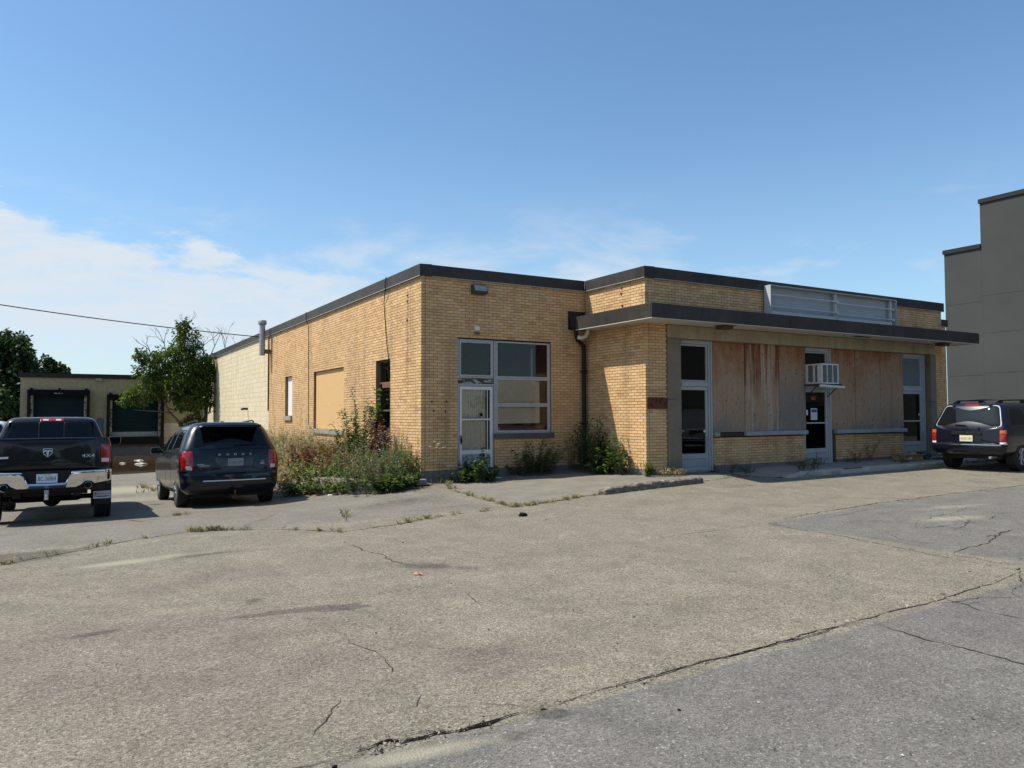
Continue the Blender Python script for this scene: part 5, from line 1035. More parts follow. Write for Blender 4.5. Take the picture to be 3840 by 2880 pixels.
# ---------------- black pickup
def pickup():
    root = thing('pickup_truck', 'black pickup truck with chrome rear bumper parked by the dock', 'pickup truck'); Wd = 0.96
    b = Body([(0.58, -0.98, 4.55, 0.86, 0.05, 0.02), (0.66, -1.00, 4.6, 0.93, 0.05, 0.02), (0.95, -1.01, 4.6, 0.975, 0.055, 0.02), (1.15, -1.005, 4.55, 0.975, 0.055, 0.02), (1.28, -1.0, 4.4, 0.955, 0.06, 0.02), (1.40, -0.99, 4.0, 0.925, 0.06, 0.02), (1.455, -0.985, 3.4, 0.895, 0.05, 0.02)])
    c = Body([(1.40, 0.93, 3.75, 0.89, 0.10, 0.02), (1.47, 0.94, 3.55, 0.875, 0.10, 0.03), (1.62, 0.99, 3.15, 0.82, 0.10, 0.03), (1.78, 1.05, 2.75, 0.755, 0.10, 0.03), (1.85, 1.10, 2.55, 0.715, 0.12, 0.03), (1.895, 1.20, 2.35, 0.62, 0.15, 0.03), (1.91, 1.35, 2.2, 0.50, 0.15, 0.02)])
    body = b.mesh_to(26).build('body', PAINT_BLACK, root); cut(body, [arch(0, 0.42, 0.50), arch(3.57, 0.42, 0.50), MB().box(-0.78, 0.78, -0.90, 0.80, 0.95, 1.6)])
    cab = c.mesh_to(26).build('cab', PAINT_BLACK, root); cut(cab, [MB().box(-0.70, 0.70, 0.8, 2.3, 1.44, 1.80)])
    # rear window in three lights, with the seats behind it
    rw = [(-0.765, 1.475), (0.765, 1.475), (0.645, 1.80), (-0.645, 1.80)]
    cell = lambda a0, a1, i: rpoly([(a0, 1.48), (a1, 1.48), (a1*(0.86 if i == 1 else 1), 1.80), (a0*(0.86 if i == -1 else 1), 1.80)], 0.03)
    for a0, a1, i in ((-0.745, -0.215, -1), (-0.195, 0.195, 0), (0.215, 0.745, 1)): panel(c, 'rear', cell(a0, a1, i), 0.004, 'rear_window', GLASS_TINT, cab)
    for x in (-0.44, 0.0, 0.44): MB().box(x-0.13, x+0.13, 1.75, 1.87, 1.40, 1.66).build('headrest', simple('grey_seat_cloth_%d' % (x*100), (0.05, 0.052, 0.055), 0.9), cab, bevel=0.05)
    for x in (-0.207, 0.207): panel(c, 'rear', [(x-0.012, 1.475), (x+0.012, 1.475), (x+0.012, 1.80), (x-0.012, 1.80)], 0.008, 'window_divider', PLASTIC, cab)
    br = panel(c, 'rear', rpoly([(-0.20, 1.815), (0.20, 1.815), (0.19, 1.872), (-0.19, 1.872)], 0.012), 0.014, 'brake_light', LAMP_RED, cab)
    for x in (-0.105, 0.105): panel(c, 'rear', rpoly([(x-0.045, 1.828), (x+0.045, 1.828), (x+0.045, 1.860), (x-0.045, 1.860)], 0.006), 0.017, 'cargo_lamp', LAMP_WHITE, br)
    # tailgate
    tg = panel(b, 'rear', rpoly([(-0.775, 0.90), (0.775, 0.90), (0.77, 1.447), (-0.77, 1.447)], 0.02), 0.022, 'tailgate', PAINT_BLACK, root, 0.03)
    panel(b, 'rear', rpoly([(-0.36, 1.33), (0.36, 1.33), (0.44, 1.385), (-0.44, 1.385)], 0.025), 0.028, 'tailgate_handle', PLASTIC, tg); panel(b, 'rear', [(-0.77, 1.425), (0.77, 1.425), (0.765, 1.452), (-0.765, 1.452)], 0.035, 'tailgate_spoiler', PAINT_BLACK, tg)
    panel(b, 'rear', rpoly([(-0.70, 1.02), (0.70, 1.02), (0.70, 1.055), (-0.70, 1.055)], 0.015), 0.027, 'crease', PAINT_BLACK, tg)
    # shield badge with a horned head
    by = b.rear_y(0, 1.2)-0.030; sh = rpoly([(-0.068, 1.275), (0.068, 1.275), (0.066, 1.185), (0.0, 1.125), (-0.066, 1.185)], 0.012, 3)
    bd = MB().prism(sh, lambda p, q, d: (p, d, q), by+0.01, by-0.006).build('badge', SILVER, tg, bevel=0.003); inn = [(p*0.84, 1.205+(q-1.205)*0.84) for p, q in sh]; MB().prism(inn, lambda p, q, d: (p, d, q), by-0.002, by-0.0075).build('badge_field', INK, bd)
    hd = MB()
    for s_ in (-1, 1):
        arc = [(s_*(0.006+0.030*(1-math.cos(t))*0.9+0.004), 1.232+0.018*math.sin(t)-0.010*t) for t in np.linspace(0, 3.4, 9)]; hd.tube([(p, by-0.010, q) for p, q in arc], [0.009, 0.012, 0.013, 0.013, 0.012, 0.011, 0.009, 0.007, 0.004], 6)
    hd.prism([(-0.020, 1.235), (0.020, 1.235), (0.016, 1.185), (0.006, 1.150), (-0.006, 1.150), (-0.016, 1.185)], lambda p, q, d: (p, d, q), by-0.005, by-0.014); hd.build('badge_head', SILVER, bd, smooth=True)
    small_text(tg, b, '4X4', 0.60, 1.135, 0.085, SILVER, 0.026, 1.35); panel(b, 'rear', rpoly([(-0.70, 1.115), (-0.56, 1.115), (-0.55, 1.15), (-0.69, 1.15)], 0.008), 0.027, 'side_badge', SILVER, tg)
    # lamps
    for s_ in (-1, 1):
        q = rpoly([(s_*0.79, 1.005), (s_*0.955, 1.005), (s_*0.945, 1.335), (s_*0.79, 1.335)], 0.025); q = q if s_ > 0 else q[::-1]; l = panel(b, 'rear', q, 0.012, 'tail_lamp', LAMP_RED, root)
        q = rpoly([(s_*0.80, 1.025), (s_*0.915, 1.025), (s_*0.915, 1.09), (s_*0.80, 1.09)], 0.012); q = q if s_ > 0 else q[::-1]; panel(b, 'rear', q, 0.016, 'reversing_lamp', LAMP_WHITE, l)
    # chrome bumper with plate recess
    top = lambda x: float(np.interp(abs(x), [0, 0.26, 0.345, 0.95], [0.685, 0.690, 0.878, 0.895])); bot = lambda x: float(np.interp(abs(x), [0, 0.42, 0.50, 0.56, 0.64, 0.70, 0.96], [0.600, 0.605, 0.645, 0.70, 0.70, 0.655, 0.70]))
    yb_ = lambda x: -1.235+0.13*(abs(x)/0.96)**2.2+0.10*float(smoothstep(0.86, 0.96, abs(x)))
    def bp(x):
        t, o_ = top(x), bot(x); y = yb_(x); hh = t-o_; return [(y+0.14, t-0.004), (y+0.02, t), (y, t-0.018), (y-0.004, t-0.35*hh), (y+0.012, t-0.55*hh), (y+0.03, o_+0.25*hh), (y+0.04, o_+0.01), (y+0.06, o_), (y+0.14, o_+0.01)]
    bm = strip('rear_bumper', CHROME, root, bp, np.concatenate([np.linspace(-0.96, 0.96, 97)]))
    MB().box(-0.34, 0.34, -1.12, -0.9, 0.60, 0.90).build('bumper_backing', PLASTIC, bm); MB().box(-0.86, 0.86, -1.04, -0.8, 0.55, 0.86).build('bumper_backing', PLASTIC, bm)
    panel(b, 'rear', [(-0.80, 0.86), (0.80, 0.86), (0.80, 0.895), (-0.80, 0.895)], 0.10, 'step_pad', PLASTIC, bm, 0.11)
    p = plate(bm, 0.0, -1.125, 0.772, 'BC\u00b736864', PLATE_W, size=0.105, sx=0.62); text('plate_lettering', 'ONTARIO', INK, p, MX(0, -1.130, 0.832), 0.022, 0.0006)
    for s_ in (-1, 1):
        t = MB(); t.lathe([(0.055, 0.0), (0.058, 0.004), (0.06, 0.02), (0.06, 0.25), (0.046, 0.25), (0.046, 0.01), (0.055, 0.0)], 20, lambda u, v, w: (s_*0.60+u, -1.20+w, 0.635+v)); t.build('exhaust_tip', CHROME, root, smooth=True); MB().lathe([(0.0001, 0.06), (0.046, 0.06)], 16, lambda u, v, w: (s_*0.60+u, -1.20+w, 0.635+v)).build('exhaust_bore', BLACK, root)
    # hitch, frame and axle
    hm = MB(); hm.box(-0.033, 0.033, -1.22, -0.7, 0.51, 0.58); hm.box(-0.03, 0.03, -1.28, -1.20, 0.42, 0.57); hm.build('hitch', STEEL, root, bevel=0.004); MB().lathe([(0.0001, 0.55), (0.016, 0.548), (0.026, 0.525), (0.018, 0.50), (0.014, 0.49), (0.026, 0.48), (0.026, 0.46), (0.0001, 0.455)], 14, lambda u, v, w: (u, -1.27+v, w-0.03)).build('hitch_ball', CHROME, root, smooth=True)
    fr = MB(); fr.box(-0.50, -0.38, -0.9, 4.2, 0.45, 0.62); fr.box(0.38, 0.50, -0.9, 4.2, 0.45, 0.62); fr.box(-0.6, 0.6, -0.75, -0.55, 0.48, 0.6); fr.tube([(-0.8, 0, 0.40), (0.8, 0, 0.40)], 0.045, 10); fr.lathe([(0.0001, -0.17), (0.10, -0.14), (0.15, -0.03), (0.15, 0.05), (0.0001, 0.2)], 14, lambda u, v, w: (0.05+u, w, 0.39+v)); fr.tube([(-0.55, -0.6, 0.42), (-0.45, -0.35, 0.36), (0.45, -0.35, 0.36), (0.55, -0.6, 0.42)], 0.015, 6); fr.box(-0.35, 0.35, -0.7, -0.1, 0.46, 0.56)
    fr.build('chassis', PLASTIC, root)
    for s_ in (-1, 1):
        wheel(root, s_, s_*0.985, 0, 0.405, 0.275, 0.26); wheel(root, s_, s_*0.985, 3.57, 0.405, 0.275, 0.26)
        fl = MB().box(min(s_*0.70, s_*0.97), max(s_*0.70, s_*0.97), -0.545, -0.535, 0.27, 0.72).build('mud_flap', RUBBER, root)
        pf = MB().box(min(s_*0.69, s_*0.965), max(s_*0.69, s_*0.965), -0.556, -0.547, 0.365, 0.50).build('flap_plate', PLATE_W, fl, bevel=0.002)
        if s_ > 0: text('flap_lettering', 'NORTHLAND', INK_RED, pf, MX(0.845, -0.5575, 0.445), 0.036, 0.0006); MB().box(0.745, 0.945, -0.5578, -0.557, 0.395, 0.412).build('flap_line', INK, pf); MB().prism([(0.70, 0.40), (0.715, 0.43), (0.71, 0.475), (0.735, 0.468), (0.74, 0.45), (0.725, 0.44), (0.722, 0.40)], lambda p, q, d: (p, d, q), -0.557, -0.5578).build('flap_emblem', INK_RED, pf)
        # mirrors
        mm = MB(); mm.box(min(s_*1.03, s_*1.26), max(s_*1.03, s_*1.26), 2.72, 2.86, 1.36, 1.54); mr = mm.build('mirror', PAINT_BLACK, root, bevel=0.035); MB().box(min(s_*1.055, s_*1.235), max(s_*1.055, s_*1.235), 2.712, 2.719, 1.385, 1.515).build('mirror_glass', GLASS_DARK, mr); MB().tube([(s_*0.90, 2.80, 1.42), (s_*1.05, 2.80, 1.42)], 0.035, 8).build('mirror_arm', PLASTIC, mr)
        panel(c, 'right' if s_ > 0 else 'left', [(1.25, 1.50), (3.0, 1.50), (2.55, 1.78), (1.25, 1.78)] if s_ > 0 else [(1.25, 1.50), (3.0, 1.50), (2.55, 1.78), (1.25, 1.78)], 0.004, 'side_window', GLASS_DARK, cab)
    MB().box(-0.79, 0.79, -0.89, 0.80, 1.395, 1.41).build('bed_cover', PLASTIC, root)
    return root
def place(o, x, y, z, deg, pitch=0.0):
    o.location = (x, y, z); o.rotation_euler = (pitch, 0, R(deg)); return o
def along(x, y, deg, wb):
    """ground height at the rear axle and pitch towards the front axle"""
    c, s = math.cos(R(deg)), math.sin(R(deg)); zr = h(x, y); zf = h(x-s*wb, y+c*wb); return zr, math.atan2(zf-zr, wb)
def park(o, x, y, deg, wb, dz=0.0):
    z, p = along(x, y, deg, wb); return place(o, x, y, z+dz, deg, p)
park(pickup(), -7.06, 0.45, -0.4, 3.57)
# ---------------- navy minivan
def minivan():
    root = thing('minivan', 'dark navy minivan parked beside the weedy bed', 'minivan')
    b = Body([(0.27, -0.80, 3.75, 0.84, 0.22, 0.06), (0.36, -0.90, 3.95, 0.92, 0.24, 0.08), (0.52, -0.955, 4.0, 0.955, 0.26, 0.09), (0.655, -0.95, 4.0, 0.965, 0.26, 0.09), (0.70, -0.90, 4.0, 0.97, 0.24, 0.08), (0.85, -0.885, 3.95, 0.975, 0.22, 0.07), (1.02, -0.865, 3.7, 0.965, 0.22, 0.07), (1.14, -0.835, 3.3, 0.945, 0.22, 0.07), (1.22, -0.80, 2.95, 0.915, 0.22, 0.07), (1.40, -0.70, 2.5, 0.845, 0.22, 0.07), (1.58, -0.595, 2.05, 0.765, 0.22, 0.07), (1.66, -0.54, 1.85, 0.705, 0.22, 0.07), (1.715, -0.46, 1.6, 0.62, 0.22, 0.06), (1.735, -0.35, 1.4, 0.52, 0.2, 0.05)])
    body = b.mesh_to(40).build('body', PAINT_NAVY, root); cut(body, [arch(0, 0.34, 0.385), arch(3.08, 0.34, 0.385), MB().box(-0.60, 0.60, -0.75, 1.7, 1.24, 1.54)])
    MB().box(-0.57, 0.57, -0.9, -0.35, 1.615, 1.66).build('spoiler', PAINT_NAVY, root, bevel=0.015)
    gate = panel(b, 'rear', rpoly([(-0.715, 1.215), (0.715, 1.215), (0.655, 1.60), (-0.655, 1.60)], 0.05), 0.010, 'rear_window', GLASS_TINT, root)
    for x in (-0.3, 0.42): MB().box(x-0.14, x+0.14, 0.3, 0.42, 1.15, 1.48).build('headrest', simple('dark_headrest_%d' % (x*100), (0.03, 0.03, 0.032), 0.9), root, bevel=0.05)
    m = MB(); m.tube([(0.05, b.rear_y(0.05, 1.245)-0.03, 1.245), (0.30, b.rear_y(0.3, 1.26)-0.03, 1.262), (0.50, b.rear_y(0.5, 1.26)-0.025, 1.262)], 0.011, 6); m.build('rear_wiper', PLASTIC, root)
    panel(b, 'rear', [(-0.73, 1.165), (0.73, 1.165), (0.725, 1.205), (-0.725, 1.205)], 0.012, 'tailgate_crease', PAINT_NAVY, root)
    tg = panel(b, 'rear', rpoly([(-0.70, 0.70), (0.70, 0.70), (0.715, 1.16), (-0.715, 1.16)], 0.03), 0.008, 'tailgate', PAINT_NAVY, root)
    panel(b, 'rear', rpoly([(-0.30, 0.79), (0.42, 0.79), (0.45, 1.0), (-0.33, 1.0)], 0.05), 0.0115, 'plate_recess', simple('recess_navy', (0.006, 0.008, 0.014), 0.4, coat=0.6), tg)
    plate(tg, 0.06, b.rear_y(0.06, 0.90)-0.014, 0.90, 'CHZB 267', PLATE_D, simple('faded_plate_ink', (0.05, 0.07, 0.10), 0.7), size=0.078, sx=0.75)
    for ch, x in zip('DODGE', np.linspace(-0.24, 0.36, 5)): small_text(tg, b, ch, x, 1.055, 0.052, SILVER, 0.014, 1.5)
    small_text(tg, b, 'GRAND', -0.60, 0.868, 0.024, SILVER, 0.014, 1.6); small_text(tg, b, 'CARAVAN', -0.545, 0.838, 0.036, SILVER, 0.014, 1.3); small_text(tg, b, 'GT', 0.60, 0.90, 0.034, SILVER, 0.014, 1.6); panel(b, 'rear', rpoly([(0.55, 0.845), (0.64, 0.845), (0.64, 0.872), (0.55, 0.872)], 0.005), 0.014, 'small_badge', STEEL, tg)
    for s_ in (-1, 1):
        f_ = lambda L: L if s_ > 0 else L[::-1]
        l = panel(b, 'rear', f_(rpoly([(s_*0.735, 0.745), (s_*0.945, 0.745), (s_*0.955, 1.0), (s_*0.925, 1.135), (s_*0.735, 1.135)], 0.03)), 0.012, 'tail_lamp', LAMP_RED, root)
        panel(b, 'rear', f_(rpoly([(s_*0.75, 0.765), (s_*0.86, 0.765), (s_*0.88, 0.835), (s_*0.78, 0.845)], 0.02)), 0.017, 'reversing_lamp', LAMP_WHITE, l); panel(b, 'rear', f_(rpoly([(s_*0.75, 0.93), (s_*0.93, 0.93), (s_*0.93, 0.955), (s_*0.75, 0.955)], 0.01)), 0.015, 'lamp_band', simple('dark_red_band%d' % s_, (0.2, 0.006, 0.008), 0.2), l)
        sd_ = 'right' if s_ > 0 else 'left'
        panel(b, sd_, rpoly([(-0.42, 1.22), (0.72, 1.19), (0.72, 1.55), (-0.20, 1.56)], 0.05), 0.005, 'quarter_window', GLASS_DARK, root); panel(b, sd_, rpoly([(0.80, 1.185), (1.62, 1.17), (1.50, 1.535), (0.80, 1.55)], 0.03), 0.005, 'side_window', GLASS_DARK, root); panel(b, sd_, rpoly([(1.70, 1.165), (2.62, 1.13), (2.05, 1.48), (1.60, 1.535)], 0.03), 0.005, 'side_window', GLASS_DARK, root)
        for y in (0.76, 1.66): panel(b, sd_, [(y-0.006, 0.45), (y+0.006, 0.45), (y+0.006, 1.16), (y-0.006, 1.16)], 0.002, 'door_gap', BLACK, root)
        for y in (1.45, 1.80): MB().box(min(s_*0.955, s_*0.995), max(s_*0.955, s_*0.995), y-0.09, y+0.09, 1.02, 1.05).build('door_handle', PAINT_NAVY, root, bevel=0.01)
        panel(b, sd_, rpoly([(0.45, 0.30), (2.65, 0.30), (2.65, 0.36), (0.45, 0.36)], 0.01), 0.004, 'sill_trim', PLASTIC, root)
        mm = MB(); mm.box(min(s_*0.99, s_*1.20), max(s_*0.99, s_*1.20), 2.30, 2.46, 1.10, 1.26); mr = mm.build('mirror', PAINT_NAVY, root, bevel=0.04); MB().box(min(s_*1.01, s_*1.18), max(s_*1.01, s_*1.18), 2.292, 2.299, 1.125, 1.235).build('mirror_glass', GLASS_DARK, mr); MB().tube([(s_*0.90, 2.40, 1.15), (s_*1.02, 2.40, 1.16)], 0.03, 8).build('mirror_arm', PLASTIC, mr)
        wheel(root, s_, s_*0.955, 0, 0.335, 0.225, 0.225); wheel(root, s_, s_*0.955, 3.08, 0.335, 0.225, 0.225)
        MB().tube([(s_*0.56, -0.2, 1.735), (s_*0.56, -0.05, 1.775), (s_*0.55, 1.3, 1.77), (s_*0.53, 1.5, 1.73)], 0.016, 6).build('roof_rail', PLASTIC, root)
    xs = np.linspace(-0.56, 0.66, 25); strip('chrome_strip', CHROME, root, lambda x: [(b.rear_y(x, 0.545)-0.012, 0.548), (b.rear_y(x, 0.53)-0.016, 0.538), (b.rear_y(x, 0.525)-0.012, 0.526)], xs)
    strip('bumper_lip', PLASTIC, root, lambda x: [(b.rear_y(x, 0.36)-0.004, 0.36), (b.rear_y(x, 0.32)-0.012, 0.32), (b.rear_y(x, 0.28)-0.004, 0.275)], np.linspace(-0.80, 0.80, 25))
    hm = MB(); hm.box(-0.03, 0.03, -1.03, -0.7, 0.20, 0.25); hm.box(-0.03, 0.05, -1.05, -0.97, 0.17, 0.24); hm.build('hitch', RUST, root); MB().lathe([(0.0001, 0.34), (0.02, 0.335), (0.026, 0.31), (0.016, 0.285), (0.02, 0.24), (0.0001, 0.24)], 12, lambda u, v, w: (0.03+u, -1.01+v, w)).build('hitch_ball', RUST, root, smooth=True)
    MB().box(-0.7, 0.7, -0.6, 3.4, 0.20, 0.30).build('underbody', PLASTIC, root)
    for y in (0.55,): MB().lathe([(0.0001, 1.79), (0.03, 1.785), (0.04, 1.735)], 10, lambda u, v, w: (0.05+u, y+v, w)).build('roof_antenna', PLASTIC, root, smooth=True)
    return root
park(minivan(), -3.90, 1.447, 0.7, 3.08)
# ---------------- blue sport utility vehicle (also used, in white and grey, for two cars that show only in part)
def sport_utility(name, label, cat, pnt, scale=1.0, lettered=True):
    root = thing(name, label, cat)
    b = Body([(0.42, -0.86, 3.60, 0.80, 0.10, 0.04), (0.50, -0.93, 3.72, 0.86, 0.12, 0.05), (0.66, -0.945, 3.75, 0.875, 0.12, 0.05), (0.70, -0.90, 3.75, 0.88, 0.10, 0.04), (0.90, -0.89, 3.7, 0.885, 0.10, 0.04), (1.02, -0.88, 3.5, 0.88, 0.10, 0.04), (1.10, -0.855, 2.6, 0.865, 0.10, 0.04), (1.30, -0.755, 2.25, 0.80, 0.10, 0.04), (1.52, -0.63, 1.9, 0.725, 0.10, 0.04), (1.62, -0.57, 1.7, 0.68, 0.10, 0.04), (1.675, -0.50, 1.55, 0.60, 0.12, 0.04), (1.695, -0.38, 1.4, 0.48, 0.12, 0.03)])
    body = b.mesh_to(36).build('body', pnt, root); cut(body, [arch(0, 0.37, 0.44), arch(2.84, 0.37, 0.44)])
    panel(b, 'rear', rpoly([(-0.785, 1.10), (0.785, 1.10), (0.635, 1.632), (-0.635, 1.632)], 0.09), 0.006, 'window_trim', STEEL, root); panel(b, 'rear', rpoly([(-0.765, 1.115), (0.765, 1.115), (0.62, 1.617), (-0.62, 1.617)], 0.085), 0.010, 'rear_window', GLASS_DARK, root)
    panel(b, 'rear', rpoly([(-0.17, 1.635), (0.17, 1.635), (0.16, 1.665), (-0.16, 1.665)], 0.01), 0.012, 'brake_light', LAMP_RED, root)
    for x in (-0.42, 0.42): MB().box(x-0.018, x+0.018, b.rear_y(x, 1.62)-0.03, b.rear_y(x, 1.62), 1.59, 1.66).build('glass_hinge', PLASTIC, root, bevel=0.006)
    m = MB(); m.tube([(0.02, b.rear_y(0, 1.085)-0.02, 1.085), (-0.02, b.rear_y(0, 1.14)-0.03, 1.14), (-0.28, b.rear_y(0.2, 1.15)-0.02, 1.145)], 0.012, 6); m.build('rear_wiper', PLASTIC, root); MB().box(0.26, 0.30, b.rear_y(0.28, 1.07)-0.03, b.rear_y(0.28, 1.07), 1.03, 1.09).build('glass_latch', PLASTIC, root, bevel=0.006)
    tg = panel(b, 'rear', rpoly([(-0.73, 0.70), (0.73, 0.70), (0.75, 1.09), (-0.75, 1.09)], 0.03), 0.007, 'tailgate', pnt, root)
    hd_ = panel(b, 'rear', rpoly([(-0.36, 0.90), (0.36, 0.90), (0.34, 0.985), (-0.34, 0.985)], 0.03), 0.035, 'plate_light_bar', PLASTIC, tg, 0.03); panel(b, 'rear', rpoly([(-0.06, 0.93), (0.06, 0.93), (0.05, 0.968), (-0.05, 0.968)], 0.02), 0.04, 'oval_badge', CHROME, tg)
    panel(b, 'rear', rpoly([(-0.34, 0.73), (0.34, 0.73), (0.33, 0.90), (-0.33, 0.90)], 0.03), 0.011, 'plate_recess', pnt, tg)
    if lettered: plate(tg, 0.0, b.rear_y(0, 0.815)-0.016, 0.815, 'ALKD\u00b7503', PLATE_Y, simple('grey_plate_ink', (0.09, 0.10, 0.08), 0.7), size=0.082, sx=0.72)
    for s_ in (-1, 1):
        f_ = lambda L: L if s_ > 0 else L[::-1]
        for z0, z1, mt, nm in ((0.675, 0.735, LAMP_WHITE, 'reversing_lamp'), (0.738, 0.93, LAMP_RED, 'tail_lamp'), (0.933, 1.025, LAMP_AMBER, 'indicator_lamp')): panel(b, 'rear', f_(rpoly([(s_*0.745, z0), (s_*0.878, z0), (s_*0.872, z1), (s_*0.745, z1)], 0.012)), 0.010, nm, mt, root)
        sd_ = 'right' if s_ > 0 else 'left'
        panel(b, sd_, rpoly([(-0.50, 1.13), (0.52, 1.13), (0.42, 1.56), (-0.30, 1.56)], 0.07), 0.005, 'quarter_window', GLASS_DARK, root); panel(b, sd_, rpoly([(0.62, 1.13), (1.40, 1.13), (1.30, 1.56), (0.55, 1.56)], 0.05), 0.005, 'side_window', GLASS_DARK, root); panel(b, sd_, rpoly([(1.48, 1.13), (2.20, 1.13), (1.85, 1.52), (1.40, 1.55)], 0.05), 0.005, 'side_window', GLASS_DARK, root)
        for y in (0.56, 1.44): panel(b, sd_, [(y-0.005, 0.5), (y+0.005, 0.5), (y+0.005, 1.10), (y-0.005, 1.10)], 0.002, 'door_gap', BLACK, root)
        for y in (0.72, 1.60): MB().box(min(s_*0.87, s_*0.905), max(s_*0.87, s_*0.905), y, y+0.17, 0.96, 0.99).build('door_handle', PLASTIC, root, bevel=0.008)
        wheel(root, s_, s_*0.875, 0, 0.365, 0.24, 0.215, 6); wheel(root, s_, s_*0.875, 2.84, 0.365, 0.24, 0.215, 6)
        mm = MB(); mm.box(min(s_*0.93, s_*1.10), max(s_*0.93, s_*1.10), 1.98, 2.10, 1.10, 1.24); mm.build('mirror', PLASTIC, root, bevel=0.03)
        MB().tube([(s_*0.50, -0.42, 1.685), (s_*0.50, -0.22, 1.755), (s_*0.50, 1.10, 1.765), (s_*0.50, 1.32, 1.69)], 0.017, 6).build('roof_rail', PLASTIC, root)
        for y in (-0.2, 1.0): MB().box(s_*0.50-0.03, s_*0.50+0.03, y-0.06, y+0.08, 1.68, 1.755).build('rail_foot', PLASTIC, root, bevel=0.01)
    for y in (0.05, 0.85): MB().tube([(-0.5, y, 1.765), (0, y, 1.785), (0.5, y, 1.765)], 0.014, 6).build('roof_bar', PLASTIC, root)
    strip('rear_bumper', pnt, root, lambda x: [(b.rear_y(x, 0.68)+0.02, 0.695), (b.rear_y(x, 0.66)-0.05, 0.69), (b.rear_y(x, 0.62)-0.065, 0.66), (b.rear_y(x, 0.55)-0.06, 0.55), (b.rear_y(x, 0.47)-0.04, 0.47), (b.rear_y(x, 0.43)+0.02, 0.42)], np.linspace(-0.86, 0.86, 41))
    strip('bumper_chrome', CHROME, root, lambda x: [(b.rear_y(x, 0.62)-0.068, 0.672), (b.rear_y(x, 0.62)-0.072, 0.664), (b.rear_y(x, 0.62)-0.067, 0.656)], np.linspace(-0.80, 0.80, 31)); strip('tow_step', CHROME, root, lambda x: [(b.rear_y(x, 0.47)-0.06, 0.505), (b.rear_y(x, 0.47)-0.085, 0.49), (b.rear_y(x, 0.45)-0.05, 0.465)], np.linspace(-0.30, 0.30, 15))
    MB().box(-0.65, 0.65, -0.6, 3.3, 0.30, 0.44).build('underbody', PLASTIC, root); MB().tube([(0.55, -0.95, 0.36), (0.55, 0.2, 0.38)], 0.03, 10).build('exhaust_pipe', STEEL, root); MB().tube([(-0.7, 0, 0.36), (0.7, 0, 0.36)], 0.05, 8).build('axle', PLASTIC, root)
    for s_ in (-1, 1): MB().box(min(s_*0.45, s_*0.80), max(s_*0.45, s_*0.80), 3.45, 3.72, 0.72, 0.88).build('headlamp', LAMP_WHITE, root, bevel=0.05)
    gr = MB().box(-0.42, 0.42, 3.62, 3.80, 0.70, 0.88).build('grille', PLASTIC, root, bevel=0.02); MB().box(-0.84, 0.84, 3.60, 3.86, 0.44, 0.60).build('front_bumper', CHROME if not lettered else pnt, root, bevel=0.05); panel(b, 'rear', rpoly([(-0.3, 0.72), (0.3, 0.72), (0.3, 0.724), (-0.3, 0.724)], 0.001), 0.009, 'tailgate_gap', BLACK, tg)
    root.scale = (scale,)*3; return root
park(sport_utility('sport_utility_vehicle', 'dark blue sport utility vehicle parked by the kerb at the far end of the shop', 'car', PAINT_BLUE), 13.42, -5.02, -86.5, 2.84)
park(sport_utility('sport_utility_vehicle', 'white vehicle mostly hidden behind the black pickup', 'car', PAINT_WHITE, 1.12, False), -9.05, 9.6, 0, 2.84, 0.12)
